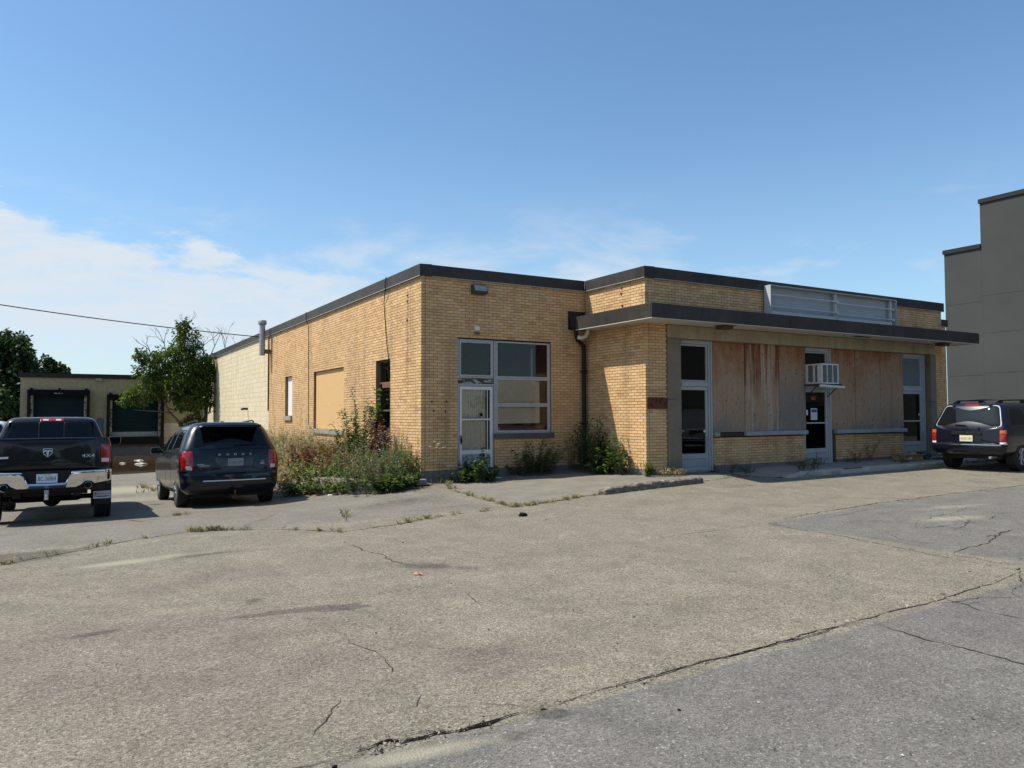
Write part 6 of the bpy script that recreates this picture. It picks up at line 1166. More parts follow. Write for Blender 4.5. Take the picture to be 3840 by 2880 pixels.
# ================================================================== loading dock building
def dock():
    Y = YEND; X0, X1, Z0, Z1 = -9.1, -0.002, -0.95, 3.56
    root = thing('dock_building', 'pale block building with two dark loading dock doors', 'building', (X0, Y, Z0))
    box('hidden_wall', BLACK, root, X0+0.31, X1, Y+0.9, Y+1.0, Z0, Z1-0.06)  # dark backing plane added behind the doors to stop light leaking through gaps
    DL = [(-8.50, -6.15, 0.33, 2.62), (-4.78, -2.43, 0.33, 2.40)]
    w = wall_mass('front_wall', BLOCKJ, 'x', Y, X0, X1, Z0, Z1, DL, 0.3, 0.004, root); blocks(w, 'x', Y, X0, X1, Z0, Z1, DL, 300, mat=BLOCK_PALE)
    box('side_wall', BLOCK_PALE, root, X0, X0+0.3, Y+0.302, Y+14, Z0, Z1); box('roof', METAL_DARK, root, X0+0.05, X1, Y+0.1, Y+14, Z1-0.05, Z1+0.1)
    m = MB(); m.prism([(Y-0.10, Z1), (Y-0.10, Z1+0.24), (Y+0.25, Z1+0.25), (Y+0.25, Z1)], lambda p, q, d: (d, p, q), X0-0.10, X1); m.build('coping', METAL_DARK, root); box('coping', METAL_DARK, root, X0-0.10, X0+0.2, Y+0.252, Y+14, Z1, Z1+0.238); box('dock_wall', CONC_BASE, root, -5.3, -1.9, Y-0.05, Y-0.001, Z0, -0.15)
    for i, (a, b, z0, z1) in enumerate(DL):
        d = thing('dock_door', None, None); d.parent = root; d.location = (0, 0, 0); ORG[d.name] = (0, 0, 0); d.location = tuple(-v for v in ORG[root.name])
        n = 8; hh = (z1-z0)/n
        for k in range(n):
            mt = DOCKPALE if (i == 1 and k < 1) else TEAL
            mm = MB(); zz = z0+k*hh; mm.box(a+0.02, b-0.02, Y+0.12, Y+0.16, zz+0.006, zz+hh-0.006); mm.box(a+0.02, b-0.02, Y+0.112, Y+0.1195, zz+hh*0.45, zz+hh*0.55); mm.build('door_panel', mt, d)
        hd = MB(); hd.prism([(0, z1-0.02), (0, z1+0.30), (-0.35, z1+0.27), (-0.40, z1-0.03)], lambda p, q, e: (e, Y-0.002+p, q), a-0.27, b+0.27); hd.build('head_curtain', simple('black_dock_vinyl_%d' % i, (0.007, 0.007, 0.009), 0.8, spec=0.1), d)
        for s_, x in ((-1, a), (1, b)):
            xx = x+(-0.27 if s_ < 0 else 0.13); box('side_frame', BLACK, d, xx, xx+0.14, Y-0.38, Y-0.004, z0-0.1, z1-0.025); x3 = x+(-0.12 if s_ < 0 else 0.0); box('guide_stripe', YELLOW_OLD, d, x3, x3+0.11, Y-0.30, Y-0.27, z0, z1-0.03)
        for x in (a-0.1, (a+b)/2, b+0.1): box('hanger', BLACK, d, x-0.06, x+0.06, Y-0.12, Y-0.004, z1+0.29, z1+0.38)
        if i == 0: box('maker_plate', YELLOW_OLD, d, -7.55, -7.15, Y-0.41, Y-0.385, z1+0.06, z1+0.11)
        box('dock_leveller', BLACK, d, a-0.05, b+0.05, Y-0.25, Y-0.052, z0-0.48, z0-0.02); box('leveller_edge', REDWOOD, d, a+0.05, b-0.1, Y-0.27, Y-0.252, z0-0.50, z0-0.46)
        for x in (a-0.22, b+0.1): box('dock_bumper', RUBBER, d, x, x+0.2, Y-0.2, Y-0.06, z0-0.75, z0-0.1)
    box('personnel_door', simple('blue_steel_door', (0.08, 0.13, 0.16), 0.6), root, -5.52, -5.20, Y-0.03, Y-0.004, 0.25, 1.36); 
    o = MB().box(-5.62, -5.30, Y-0.2, Y-0.004, 3.40, 3.55).build('wall_light', simple('tan_light_box', (0.30, 0.27, 0.20), 0.6), bevel=0.01, org=(-5.46, Y, 3.4)); tag(o, 'small square light under the roof edge of the dock building', 'light')
dock()
# ================================================================== grey stucco building beyond
def stucco_building():
    X = 36.0; yA, yS, yN = 8.56, 6.56, -40.0; root = thing('stucco_building', 'tall charcoal stucco building with stepped flat roof', 'building', (X, yS, 0))
    hA, hB = 10.55, 13.0
    def band(y0, y1, z0, z1): box('wall_panel', STUCCO, root, X, X+0.4, y0+0.002, y1-0.002, z0+0.007, z1-0.007)
    zsA = [0.0, 3.35, 6.15, hA]; zsB = [0.0, 3.45, 6.85, hB]
    zA = [0, 3.75, 7.40, hA]; zB_ = [0, 3.93, 6.05, 8.05, hB]
    for z0, z1 in zip([0, 3.58, 5.75, 7.6], [3.58, 5.75, 7.6, hA]): band(yS, yA, z0, z1)
    ys = [yS]+[yS-6.0*k for k in range(1, 9)]
    for a, b in zip(ys[:-1], ys[1:]):
        for z0, z1 in zip([0, 3.68, 5.85, 7.9], [3.68, 5.85, 7.9, hB]): band(b, a, z0, z1)
    box('core', STUCCO_J, root, X+0.02, X+25, ys[-1], yS-0.02, 0, hB-0.05); box('core', STUCCO_J, root, X+0.021, X+25, yS-0.019, yA-0.02, 0, hA-0.05)
    box('coping', METAL_DARK, root, X-0.08, X+0.5, yS, yA+0.05, hA-0.01, hA+0.22); box('coping', METAL_DARK, root, X-0.08, X+0.5, ys[-1], yS+0.05, hB-0.01, hB+0.22)
stucco_building()
# ================================================================== plants
def rot_basis(d, roll):
    d = d/np.linalg.norm(d, axis=1, keepdims=True); up_ = np.where(np.abs(d[:, 2:3]) > 0.95, np.array([[1.0, 0, 0]]), np.array([[0, 0, 1.0]]))
    s = np.cross(d, up_); s /= np.linalg.norm(s, axis=1, keepdims=True); n = np.cross(s, d)
    c, q = np.cos(roll)[:, None], np.sin(roll)[:, None]; return d, s*c+n*q, n*c-s*q
def leaves(P, D, L, Wd, roll=None, droop=0.25):
    """(N,4,3) leaf quads at P growing along D"""
    n = len(P); roll = RNG.uniform(-0.7, 0.7, n) if roll is None else roll; d, s, nn = rot_basis(D, roll); L = np.broadcast_to(L, (n,))[:, None]; Wd = np.broadcast_to(Wd, (n,))[:, None]
    mid = P+d*L*0.5+nn*L*0.08; return np.stack([P, mid+s*Wd*0.5, P+d*L-np.array([[0, 0, 1.0]])*L*droop, mid-s*Wd*0.5], 1)
def clump_tree(name, label, base, limbs, clumps, leaf_n, leaf_l, mat, trunk_r, bare=(), group=None, cat='tree'):
    root = thing(name, label, cat, base, group); bx, by, bz = base
    t = MB()
    for pts, r0, r1 in limbs: n = len(pts); t.tube([(bx+p[0], by+p[1], bz+p[2]) for p in pts], [lerp(r0, r1, i/(n-1)) for i in range(n)], 7)
    t.build('trunk', BARK, root, smooth='all')
    Q = []; tw = MB()
    for (x, y, z, rx, ry, rz) in clumps:
        n = int(leaf_n*(rx*ry*rz)**0.60); u = RNG.normal(size=(n, 3)); u /= np.linalg.norm(u, axis=1, keepdims=True); rad = RNG.uniform(0.35, 1.0, n)**0.45
        # break the outline into sprays
        nb = max(5, int(n/16)); cs = RNG.normal(size=(nb, 3)); cs /= np.linalg.norm(cs, axis=1, keepdims=True); cs *= RNG.uniform(0.40, 1.18, (nb, 1)); k = RNG.integers(0, nb, n)
        P = cs[k]+RNG.normal(size=(n, 3))*0.12; P = np.where(RNG.random((n, 1)) < 0.18, u*rad[:, None]*0.9, P); P = P*np.array([[rx, ry, rz]])+np.array([[bx+x, by+y, bz+z]])
        D = (P-np.array([[bx+x, by+y, bz+z-0.3*rz]])); D = D/(np.linalg.norm(D, axis=1, keepdims=True)+1e-6)+RNG.normal(size=(n, 3))*0.7; D[:, 2] -= 0.25
        Q.append(leaves(P, D, leaf_l*RNG.uniform(0.6, 1.3, n), leaf_l*RNG.uniform(0.45, 0.8, n), RNG.uniform(-3, 3, n)))
        c0 = Vector((bx+x, by+y, bz+z))
        for q in cs[:nb:2]: e = c0+Vector((q[0]*rx, q[1]*ry, q[2]*rz)); tw.tube([c0+Vector((0, 0, -0.35*rz)), c0.lerp(e, 0.5)+Vector((0, 0, -0.05)), e], [0.02+0.006*leaf_l/0.1, 0.012, 0.004], 4, False)
    quads_obj('crown', np.concatenate(Q), mat, root, base); 
    if tw.v: tag(tw.build('twigs', BARK, root), kind='stuff')
    if bare:
        def grow(p, d, L, r, dep):
            q = p+d*L; b.tube([p, p.lerp(q, 0.5)+Vector((random.gauss(0, .03), random.gauss(0, .03), random.gauss(0, .02)))*L, q], [r, r*0.8, r*0.55], 5, False)
            if dep == 0: return
            for _ in range(random.choice((2, 3, 3))):
                nd = (d+Vector((random.gauss(0, .45), random.gauss(0, .45), random.gauss(0.05, .35)))).normalized(); grow(q if random.random() < .6 else p.lerp(q, random.uniform(.5, .95)), nd, L*random.uniform(.55, .8), r*0.55, dep-1)
        for (x, y, z, dx, dy, dz, L) in bare:
            b = MB(); grow(Vector((bx+x, by+y, bz+z)), Vector((dx, dy, dz)).normalized(), L, 0.035, 3); b.build('dead_branch', TWIG, root)
    return root
# the young tree against the block wall by the dock
bz0 = -0.35
clump_tree('maple_tree', 'leaning young leafy tree with bare dead branches beside the block wall', (-0.62, 28.4, bz0),
    [([(0, 0, 0), (-0.1, -0.1, 1.2), (-0.35, -0.2, 2.6), (-0.6, -0.3, 4.2), (-0.7, -0.3, 5.6)], 0.20, 0.05), ([(0, 0, 0.3), (-0.7, -0.3, 1.0), (-1.6, -0.4, 2.0), (-2.2, -0.5, 3.2)], 0.10, 0.03), ([(0.05, 0, 0.2), (0.2, 0, 1.6), (0.3, -0.1, 3.2), (0.45, -0.1, 4.8)], 0.15, 0.04), ([(-0.3, -0.2, 2.2), (-1.4, -0.3, 3.0), (-2.6, -0.3, 3.9)], 0.07, 0.02), ([(-1.5, -0.4, 2.0), (-2.6, -0.7, 2.1), (-3.4, -0.9, 2.15)], 0.035, 0.01)],
    [(-0.9, -0.3, 5.6, 0.75, 0.7, 0.95), (-1.0, -0.3, 6.55, 0.35, 0.35, 0.45), (-0.6, -0.2, 4.5, 1.05, 0.9, 0.9), (-1.9, -0.4, 4.7, 0.75, 0.7, 0.7), (-2.7, -0.4, 4.2, 0.6, 0.6, 0.55), (-3.0, -0.4, 5.0, 0.35, 0.35, 0.3), (-1.6, -0.5, 3.5, 1.0, 0.9, 0.75), (-2.9, -0.6, 3.0, 0.85, 0.7, 0.50), (-3.5, -0.6, 2.7, 0.5, 0.5, 0.35), (-0.3, -0.4, 3.4, 0.85, 0.8, 0.8), (-0.8, -0.8, 2.6, 0.75, 0.8, 0.5), (0.2, -0.3, 4.2, 0.5, 0.6, 0.8), (-0.5, -0.6, 1.5, 0.5, 0.5, 0.45), (0.1, -0.4, 2.7, 0.4, 0.5, 0.6)],
    2500, 0.15, LEAF_TREE, 0.2, [(0.35, -0.1, 4.6, 0.25, 0, 1, 1.1), (0.4, -0.1, 4.4, 0.75, -0.1, 0.8, 1.2), (0.2, 0, 4.7, -0.2, 0, 1, 1.0), (0.5, -0.1, 4.0, 0.9, -0.2, 0.5, 0.9), (-2.2, -0.4, 4.6, -0.6, 0, 0.9, 0.9), (-1.8, -0.3, 5.0, -0.2, 0, 1, 0.7), (-0.9, -0.3, 6.0, 0.1, 0, 1, 0.6)])
far = [('broadleaf_tree', 'big dark broadleaf tree rising behind the dock building', (-11.2, 58, -0.5), 8.5, 4.7), ('broadleaf_tree', 'lower green tree peeking over the dock roof edge', (-8.7, 60, -0.5), 6.9, 2.5), ('broadleaf_tree', 'broad tree at the picture edge behind the white vehicle', (-15.5, 50, -0.5), 7.4, 4.6)]
for i, (nm, lb, bs, hh, rr) in enumerate(far):
    rs = random.Random(i+3); cl = []
    for k in range(20):
        a = rs.uniform(0, 6.28); q = rs.uniform(0.1, 0.85); z = rs.uniform(0.18, 0.9); w = (1-0.55*abs(z-0.45)/0.5)*rr; cl.append((math.cos(a)*w*q, math.sin(a)*w*q*0.8, z*hh, rs.uniform(.24, .36)*rr, rs.uniform(.24, .36)*rr, rs.uniform(.13, .2)*hh))
    clump_tree(nm, lb, bs, [([(0, 0, 0), (0.1, 0, hh*0.3), (0, 0.1, hh*0.75)], 0.32, 0.08)]+[([(0, 0, hh*0.25), (c[0]*0.6, c[1]*0.6, c[2]*0.8), (c[0], c[1], c[2])], 0.10, 0.03) for c in cl[:8]], cl, 800, 0.36, LEAF_FAR, 0.3, group='trees behind the dock building')
# --- weeds
def weed(cx, cy, z0, n, hgt, spread, leaf_l, leaf_w, per, mat, lean=0.25, up_bias=0.6, stem_mat=None, tip=None, zf=None, start=0.12):
    """stems with leaves around a spot; returns (leaf quads, stem MB, tip points)"""
    st = MB(); P = []; D = []; tips = []
    for i in range(n):
        a = random.uniform(0, 6.28); q = spread*math.sqrt(random.random()); x, y = cx+q*math.cos(a), cy+q*math.sin(a); zz = zf(x, y) if zf else z0; H_ = hgt*random.uniform(0.55, 1.08)*(1-0.35*q/(spread+1e-6))
        d = Vector((math.cos(a)*lean*random.uniform(0.2, 1.3)*(0.4+q/(spread+.01)), math.sin(a)*lean*random.uniform(0.2, 1.3)*(0.4+q/(spread+.01)), 1)); pts = [Vector((x, y, zz))+Vector((d.x*H_*t*t, d.y*H_*t*t, H_*t)) for t in (0, 0.4, 0.75, 1.0)]
        st.tube(pts, [0.005, 0.004, 0.003, 0.0015], 3, False); tips.append(pts[-1])
        for k in range(per):
            t = start+(1-start)*((k+random.random())/per); p = Vector((x, y, zz))+Vector((d.x*H_*t*t, d.y*H_*t*t, H_*t)); th = random.uniform(0, 6.28); P.append(p); D.append((math.cos(th), math.sin(th), up_bias*random.uniform(0.3, 1.4)-0.1))
    N = len(P); V = leaves(np.array([tuple(p) for p in P]), np.array(D), leaf_l*RNG.uniform(0.5, 1.35, N), leaf_w*RNG.uniform(0.6, 1.3, N)); return V, st, tips
def plant(name, label, x, y, z, specs, cat='plant', group=None):
    root = thing(name, label, cat, (x, y, z), group); st = MB(); by = {}
    for (dx, dy, n, hgt, spr, ll, lw, per, mat, lean, ub) in specs:
        V, s_, tips = weed(x+dx, y+dy, z, max(2, int(n*1.25)), hgt, spr, ll, lw*1.1, int(per*1.2), mat, lean, ub); st.add(s_.v, s_.f); by.setdefault(mat.name, (mat, []))[1].append(V)
    for mat, L in by.values(): quads_obj('foliage', np.concatenate(L), mat, root, (x, y, z))
    tag(st.build('stems', TWIG, root), kind='stuff'); return root
LB, LW_, LS, LR, LD, LG = LEAF_BUSH, LEAF_WEED, LEAF_SAGE, LEAF_RED, LEAF_DRY, LEAF_GREEN
plant('weed_bush', 'dark leafy bush growing against the rain pipe corner', 4.12, -0.95, h(4.1, -0.9)-0.02, [(0, 0.25, 30, 1.55, 0.28, 0.15, 0.032, 30, LB, 0.18, 0.9), (0.12, -0.45, 16, 0.85, 0.30, 0.17, 0.05, 20, LB, 0.4, 0.5), (0.1, -0.75, 10, 1.15, 0.12, 0.12, 0.035, 18, LG, 0.2, 0.6), (-0.15, -0.25, 6, 0.45, 0.2, 0.2, 0.09, 8, LG, 0.5, 0.3)])
plant('weed_bush', 'leafy weed bush in front of the white storm door', 1.22, -0.42, h(1.2, -0.4)-0.01, [(0, 0, 22, 0.75, 0.34, 0.11, 0.06, 18, LB, 0.4, 0.5), (0.1, 0.05, 4, 1.12, 0.06, 0.11, 0.06, 14, LB, 0.1, 0.5), (-0.4, 0.05, 10, 0.4, 0.18, 0.12, 0.05, 10, LB, 0.5, 0.5)])
plant('weed_bush', 'wide leafy weed bush under the blind window', 2.78, -0.30, h(2.8, -0.3)-0.01, [(0, 0, 34, 0.95, 0.42, 0.085, 0.045, 22, LB, 0.45, 0.4), (0.35, 0.0, 8, 0.8, 0.2, 0.085, 0.04, 18, LB, 0.6, 0.3), (-0.45, 0, 8, 0.45, 0.2, 0.08, 0.04, 14, LB, 0.6, 0.3)])
plant('weed_stalk', 'thin weed stalk against the wall between window and pipe', 3.98, -0.14, h(4, -0.1)-0.01, [(0, 0, 4, 1.0, 0.06, 0.10, 0.03, 12, LB, 0.1, 0.6)])
plant('weed_stalk', 'white flowered weed stalk at the building corner', 0.38, -0.16, 0.0, [(0, 0, 3, 0.95, 0.05, 0.10, 0.022, 10, LW_, 0.12, 0.8)])
plant('weed_tuft', 'bushy green weed sprouting at the brick shop corner', 4.42, -2.52, h(4.4, -2.5)+0.005, [(0, 0, 9, 0.36, 0.07, 0.09, 0.03, 20, LG, 0.2, 0.8)])
plant('weed_tuft', 'dry grass and weeds along the foot of the brick pier', 4.95, -2.62, h(5, -2.6)+0.005, [(0, 0, 34, 0.20, 0.28, 0.12, 0.010, 5, LD, 0.6, 1.2), (0.1, 0, 16, 0.14, 0.26, 0.08, 0.02, 6, LG, 0.6, 0.9)])
for i, (x, y, lb) in enumerate([(7.6, -2.45, 'low weeds right of the first shop door'), (8.3, -3.55, 'blue flowered weeds on the broken walk end'), (8.9, -3.35, 'second clump of weeds on the broken walk end'), (9.75, -2.3, 'dead tuft of weeds left of the middle shop door'), (11.9, -2.45, 'spiky green weed below the far plywood boards'), (12.55, -2.4, 'tall thin weed below the far plywood boards'), (12.9, -3.2, 'weed growing through the far walk'), (10.2, -2.45, 'small weed at the foot of the middle shop door'), (6.9, -2.42, 'tiny weeds at the hinge side of the first shop door')]):
    z = 0.19 if x > 7.6 else h(x, y)+0.01
    plant('weed_tuft', lb, x, y, z-0.03, [(0, 0, 5, 0.38 if i not in (5,) else 0.95, 0.22 if i != 5 else 0.08, 0.12, 0.022, 12, LB if i != 3 else LD, 0.5, 0.7), (0.1, 0.05, 2, 0.6, 0.12, 0.05, 0.015, 8, LS, 0.2, 0.6)], group='weeds along the shop walk')
# bed planting: single tall weeds as plants, the rest as one mass
bzf = lambda x, y: bed_z(x, y)-0.02
plant('tall_weed', 'tallest dark green weed standing before the sash window', -0.62, 2.35, bzf(-.6, 2.3), [(0, 0, 20, 2.1, 0.26, 0.15, 0.034, 52, LB, 0.16, 0.7), (-0.15, 0.3, 14, 1.6, 0.30, 0.14, 0.034, 40, LB, 0.22, 0.7), (-0.2, -0.5, 12, 1.2, 0.3, 0.12, 0.03, 36, LB, 0.25, 0.6)])
plant('tall_weed', 'rusty red dock weed beside the tallest weed', -0.42, 1.65, bzf(-.4, 1.6), [(0, 0, 20, 1.5, 0.20, 0.11, 0.045, 40, LR, 0.14, 0.8)])
plant('climbing_vine', 'green vine climbing the sash window frame', -0.06, 2.72, 0.6, [(0, 0, 4, 1.75, 0.05, 0.16, 0.13, 22, LG, 0.03, 0.2)])
plant('tall_weed', 'grey green flowering weed clump at the brick corner', -0.30, 0.55, bzf(-.3, .5), [(0, 0, 44, 1.35, 0.42, 0.075, 0.020, 26, LS, 0.16, 0.8), (-0.1, -0.25, 16, 0.8, 0.35, 0.07, 0.02, 18, LW_, 0.3, 0.6)])
plant('weed_bush', 'big round green weed bush at the bed corner', -1.25, -0.35, h(-1.2, -.6), [(0, 0, 30, 0.95, 0.60, 0.08, 0.024, 28, LB, 0.45, 0.6), (-0.2, 0.35, 16, 1.15, 0.45, 0.075, 0.022, 26, LW_, 0.35, 0.6), (0.35, 0.25, 14, 0.9, 0.4, 0.075, 0.02, 22, LS, 0.35, 0.6), (0.1, 0.1, 12, 1.15, 0.5, 0.12, 0.01, 10, LD, 0.3, 1.2)])
plant('weed_bush', 'broad leaved weeds tumbling over the retaining wall', -1.75, 1.15, h(-1.8, 1.0)+0.15, [(0, 0, 18, 0.62, 0.50, 0.14, 0.06, 14, LG, 0.6, 0.3), (-0.2, 0.5, 12, 0.6, 0.45, 0.13, 0.06, 12, LB, 0.7, 0.2), (0.3, 0.7, 14, 0.9, 0.4, 0.10, 0.035, 16, LW_, 0.45, 0.5), (-0.1, 0.2, 14, 0.8, 0.5, 0.2, 0.012, 8, LD, 0.5, 1.0)])
plant('weed_bush', 'patch of red leaved weeds in the middle of the bed', -1.15, 3.0, bzf(-1.1, 3.), [(-0.35, -0.3, 44, 0.98, 0.75, 0.12, 0.055, 24, LR, 0.3, 0.5), (0.1, 0.6, 16, 0.8, 0.5, 0.12, 0.05, 14, LW_, 0.4, 0.5), (-0.3, -0.3, 14, 0.6, 0.5, 0.13, 0.07, 12, LW_, 0.5, 0.4)])
def mass(name, label, specs, extra=None):
    by = {}; st = MB()
    for (cx, cy, n, hgt, spr, ll, lw, per, mat, lean, ub, zf) in specs:
        V, s_, t_ = weed(cx, cy, 0, n, hgt, spr, ll, lw, per, mat, lean, ub, zf=zf); st.add(s_.v, s_.f); by.setdefault(mat.name, (mat, []))[1].append(V)
    first = None
    for mat, L in by.values():
        o = quads_obj(name, np.concatenate(L), mat, first)
        if first is None: first = o
    tag(first, label, 'weeds', None, 'stuff'); tag(st.build('stems', LD, first), kind='stuff'); return first
S_ = []
for k in range(60):
    y = 2.6+k*0.215; x = random.uniform(-1.8, -0.25); tall = 1.0 if y < 11 else 0.8
    S_.append((x, y, 20, random.uniform(0.85, 1.45)*tall, 0.42, 0.19, 0.014, 10, random.choice((LD, LS, LW_, LW_)), 0.25, 1.3, bzf)); S_.append((random.uniform(-1.95, -0.3), y+0.1, 20, random.uniform(0.5, 1.0), 0.42, 0.13, 0.036, 18, random.choice((LW_, LG, LS, LB, LW_)), 0.35, 0.6, bzf))
for k in range(30): S_.append((random.uniform(-2.25, -1.75), 1.8+k*0.3, 22, 0.55, 0.28, 0.34, 0.014, 8, random.choice((LD, LD, LW_)), 1.0, 0.2, bzf))
for k in range(22): S_.append((random.uniform(-1.3, -0.15), random.uniform(-0.1, 3.4), 16, random.uniform(0.6, 0.95), 0.38, 0.11, 0.028, 20, random.choice((LW_, LS, LB, LG)), 0.35, 0.6, bzf))
for k in range(16):
    t = k/15; x = lerp(-2.25, -0.5, t); y = lerp(1.9, -0.75, min(1, t*1.5)) if t < 0.67 else lerp(-0.75, -0.45, (t-.67)/.33); S_.append((x-0.08, y-0.05, 16, 0.42, 0.25, 0.13, 0.05, 14, random.choice((LB, LG, LB, LW_)), 0.7, 0.4, lambda a, b: h(a, b)))
for k in range(18): S_.append((random.uniform(-1.6, -0.2), 15+k*0.9, 16, random.uniform(0.6, 1.15), 0.5, 0.18, 0.02, 12, random.choice((LD, LS, LW_, LG)), 0.3, 0.8, bzf))
for k in range(60): S_.append((random.uniform(-1.9, -0.2), random.uniform(0.2, 11), 5, random.uniform(1.05, 1.6), 0.3, 0.10, 0.010, 7, random.choice((LD, LS, LD)), 0.22, 1.5, bzf))
for k in range(26): S_.append((random.uniform(-1.6, -0.5), random.uniform(-0.6, 2.2), 6, random.uniform(0.7, 1.15), 0.3, 0.14, 0.010, 8, random.choice((LD, LD, LS)), 0.35, 1.2, lambda a, b: max(h(a, b), bzf(a, b)-0.25)))
for k in range(14): S_.append((random.uniform(-1.8, -0.6), random.uniform(1.2, 4.2), 6, random.uniform(0.6, 0.95), 0.25, 0.10, 0.04, 14, LR, 0.3, 0.6, bzf))
mass('weeds', 'tangled dry and green weeds filling the bed along the long wall', S_)
gz = lambda x, y: h(x, y)+0.005
S_ = []
def tufts(pts, n, lo=0.05, hi=0.11, mats=(LEAF_GRASS, LEAF_GRASS, LD)):
    for _ in range(n):
        i = random.randrange(len(pts)-1); t = random.random(); x = lerp(pts[i][0], pts[i+1][0], t)+random.gauss(0, .03); y = lerp(pts[i][1], pts[i+1][1], t)+random.gauss(0, .03); S_.append((x, y, random.randint(3, 9), random.uniform(lo, hi)*0.7, random.uniform(.015, .07), 0.055, 0.008, 4, random.choice(mats), 0.9, 0.9, gz))
tufts(CREST[1:4], 12); tufts(CREST[4:6], 22, 0.05, 0.13); tufts(CREST[5:9], 10, 0.04, 0.08); tufts(CREST[8:], 14)
tufts([(0.55, -0.25), (0.3, -0.8), (-0.05, -1.9), (-0.2, -3.1), (-0.25, -3.8), (-0.35, -4.6)], 40, 0.06, 0.14); tufts([(-0.35, -4.6), (0.22, -4.5), (1.45, -4.1)], 34, 0.05, 0.12); tufts([(1.45, -4.1), (2.0, -4.05)], 8)
tufts([(-3.0, -4.0), (-2.8, -3.2)], 4); tufts([(-5.2, -0.9), (-4.9, -0.8)], 8); tufts([(-5.2, 7), (-4.6, 7.6), (-5.0, 9)], 22, 0.15, 0.3); tufts([(5.6, -3.5), (6.6, -3.45)], 8); tufts([(0.05, -0.25), (0.9, -0.15)], 14, 0.1, 0.25, (LB, LG)); tufts([(-1.6, -1.0), (-0.2, -0.45)], 24, 0.08, 0.2, (LB, LG, LW_))
mass('grass', 'small grass tufts growing in the pavement cracks', S_)
# flowers on the weeds
def petals(pts, mat, size, name, label, k=6):
    P = []; D = []
    for p in pts:
        for _ in range(k): th = random.uniform(0, 6.28); P.append(p); D.append((math.cos(th), math.sin(th), random.uniform(0.0, 0.6)))
    o = quads_obj(name, leaves(np.array(P), np.array(D), size, size*0.6), mat); tag(o, label, 'flowers', None, 'stuff')
petals([(0.38+random.gauss(0, .12), -0.2+random.gauss(0, .05), random.uniform(0.75, 0.98)) for _ in range(16)]+[(-1.5+random.gauss(0, .4), 1.2+random.gauss(0, .8), random.uniform(.2, .8)) for _ in range(16)], PETAL_W, 0.035, 'blossom', 'scattered small white blossoms among the weeds')
petals([(-0.35+random.gauss(0, .3), 0.6+random.gauss(0, .4), random.uniform(0.9, 1.3)) for _ in range(60)]+[(-1.2+random.gauss(0, .4), 0.1+random.gauss(0, .5), random.uniform(.3, 1.0)) for _ in range(40)]+[(8.4+random.gauss(0, .3), -3.4, random.uniform(.35, .7)) for _ in range(8)]+[(random.uniform(-1.6, -.3), random.uniform(4, 9), random.uniform(0.9, 1.35)) for _ in range(50)], PETAL_B, 0.03, 'blossom', 'scattered small pale blue blossoms among the weeds', 5)
# ================================================================== litter and loose stones
def pebbles():
    V = []; n = 420
    for i in range(n):
        x, y = random.uniform(-7.5, 8), random.uniform(-13.4, -4.5); s_ = abs(random.gauss(0, 0.004))+0.003; z = h(x, y)+0.004
        c = np.array([x, y, z+s_*0.35]); p = RNG.normal(size=(4, 3))*s_*np.array([1, 1, 0.5])
        for a, b, d in ((0, 1, 2), (0, 2, 3), (0, 3, 1), (1, 3, 2)): V.append([c+p[a], c+p[b], c+p[d]])
    o = quads_obj('gravel', np.array(V), simple('loose_stone', (0.05, 0.047, 0.043), 0.9, 0, 0.6, 3)); tag(o, 'scattered loose dark stones on the asphalt', 'gravel', None, 'stuff')
    V = []
    for i in range(240):
        x, y = random.uniform(-6.5, 4), random.uniform(-13.4, -8); s_ = abs(random.gauss(0, 0.0018))+0.0025; z = h(x, y)+0.004
        c = np.array([x, y, z+s_*0.3]); p = RNG.normal(size=(4, 3))*s_*np.array([1, 1, 0.4])
        for a, b, d in ((0, 1, 2), (0, 2, 3), (0, 3, 1), (1, 3, 2)): V.append([c+p[a], c+p[b], c+p[d]])
    o = quads_obj('gravel', np.array(V), simple('pale_stone', (0.46, 0.44, 0.40), 0.9, 0, 0.4, 3)); tag(o, 'scattered loose pale stones on the asphalt', 'gravel', None, 'stuff')
pebbles()
def seam_stones():
    V = []; Vd = []
    for pts, n, sp in (([(-5.54, -11.96), (-5.3, -11.96), (-4.95, -12.0), (-4.56, -11.98)], 160, 0.035), ([(-4.5, -11.97), (-3.3, -11.9), (-1.47, -11.84), (1.29, -11.63)], 260, 0.03), ([(1.29, -11.63), (1.6, -8.7), (1.774, -8.07)], 70, 0.04), ([(1.774, -8.07), (5.1, -7.65), (9.9, -7.58)], 120, 0.04), (CREST, 130, 0.06)):
        for _ in range(n):
            i = random.randrange(len(pts)-1); t = random.random(); x = lerp(pts[i][0], pts[i+1][0], t)+random.gauss(0, sp); y = lerp(pts[i][1], pts[i+1][1], t)+random.gauss(0, sp); s_ = abs(random.gauss(0, 0.004))+0.003
            c = np.array([x, y, h(x, y)+0.006+s_*0.3]); p = RNG.normal(size=(4, 3))*s_*np.array([1, 1, 0.5])
            for a, b, d in ((0, 1, 2), (0, 2, 3), (0, 3, 1), (1, 3, 2)): (V if random.random() < 0.45 else Vd).append([c+p[a], c+p[b], c+p[d]])
    tag(quads_obj('gravel', np.array(V), simple('tan_crumb', (0.28, 0.25, 0.19), 0.9, 0, 0.4, 3)), 'tan crumbs of asphalt along the open seams', 'gravel', None, 'stuff'); tag(quads_obj('gravel', np.array(Vd), simple('dark_crumb', (0.06, 0.055, 0.048), 0.9, 0, 0.4, 3)), 'dark crumbs of asphalt along the open seams', 'gravel', None, 'stuff')
seam_stones()
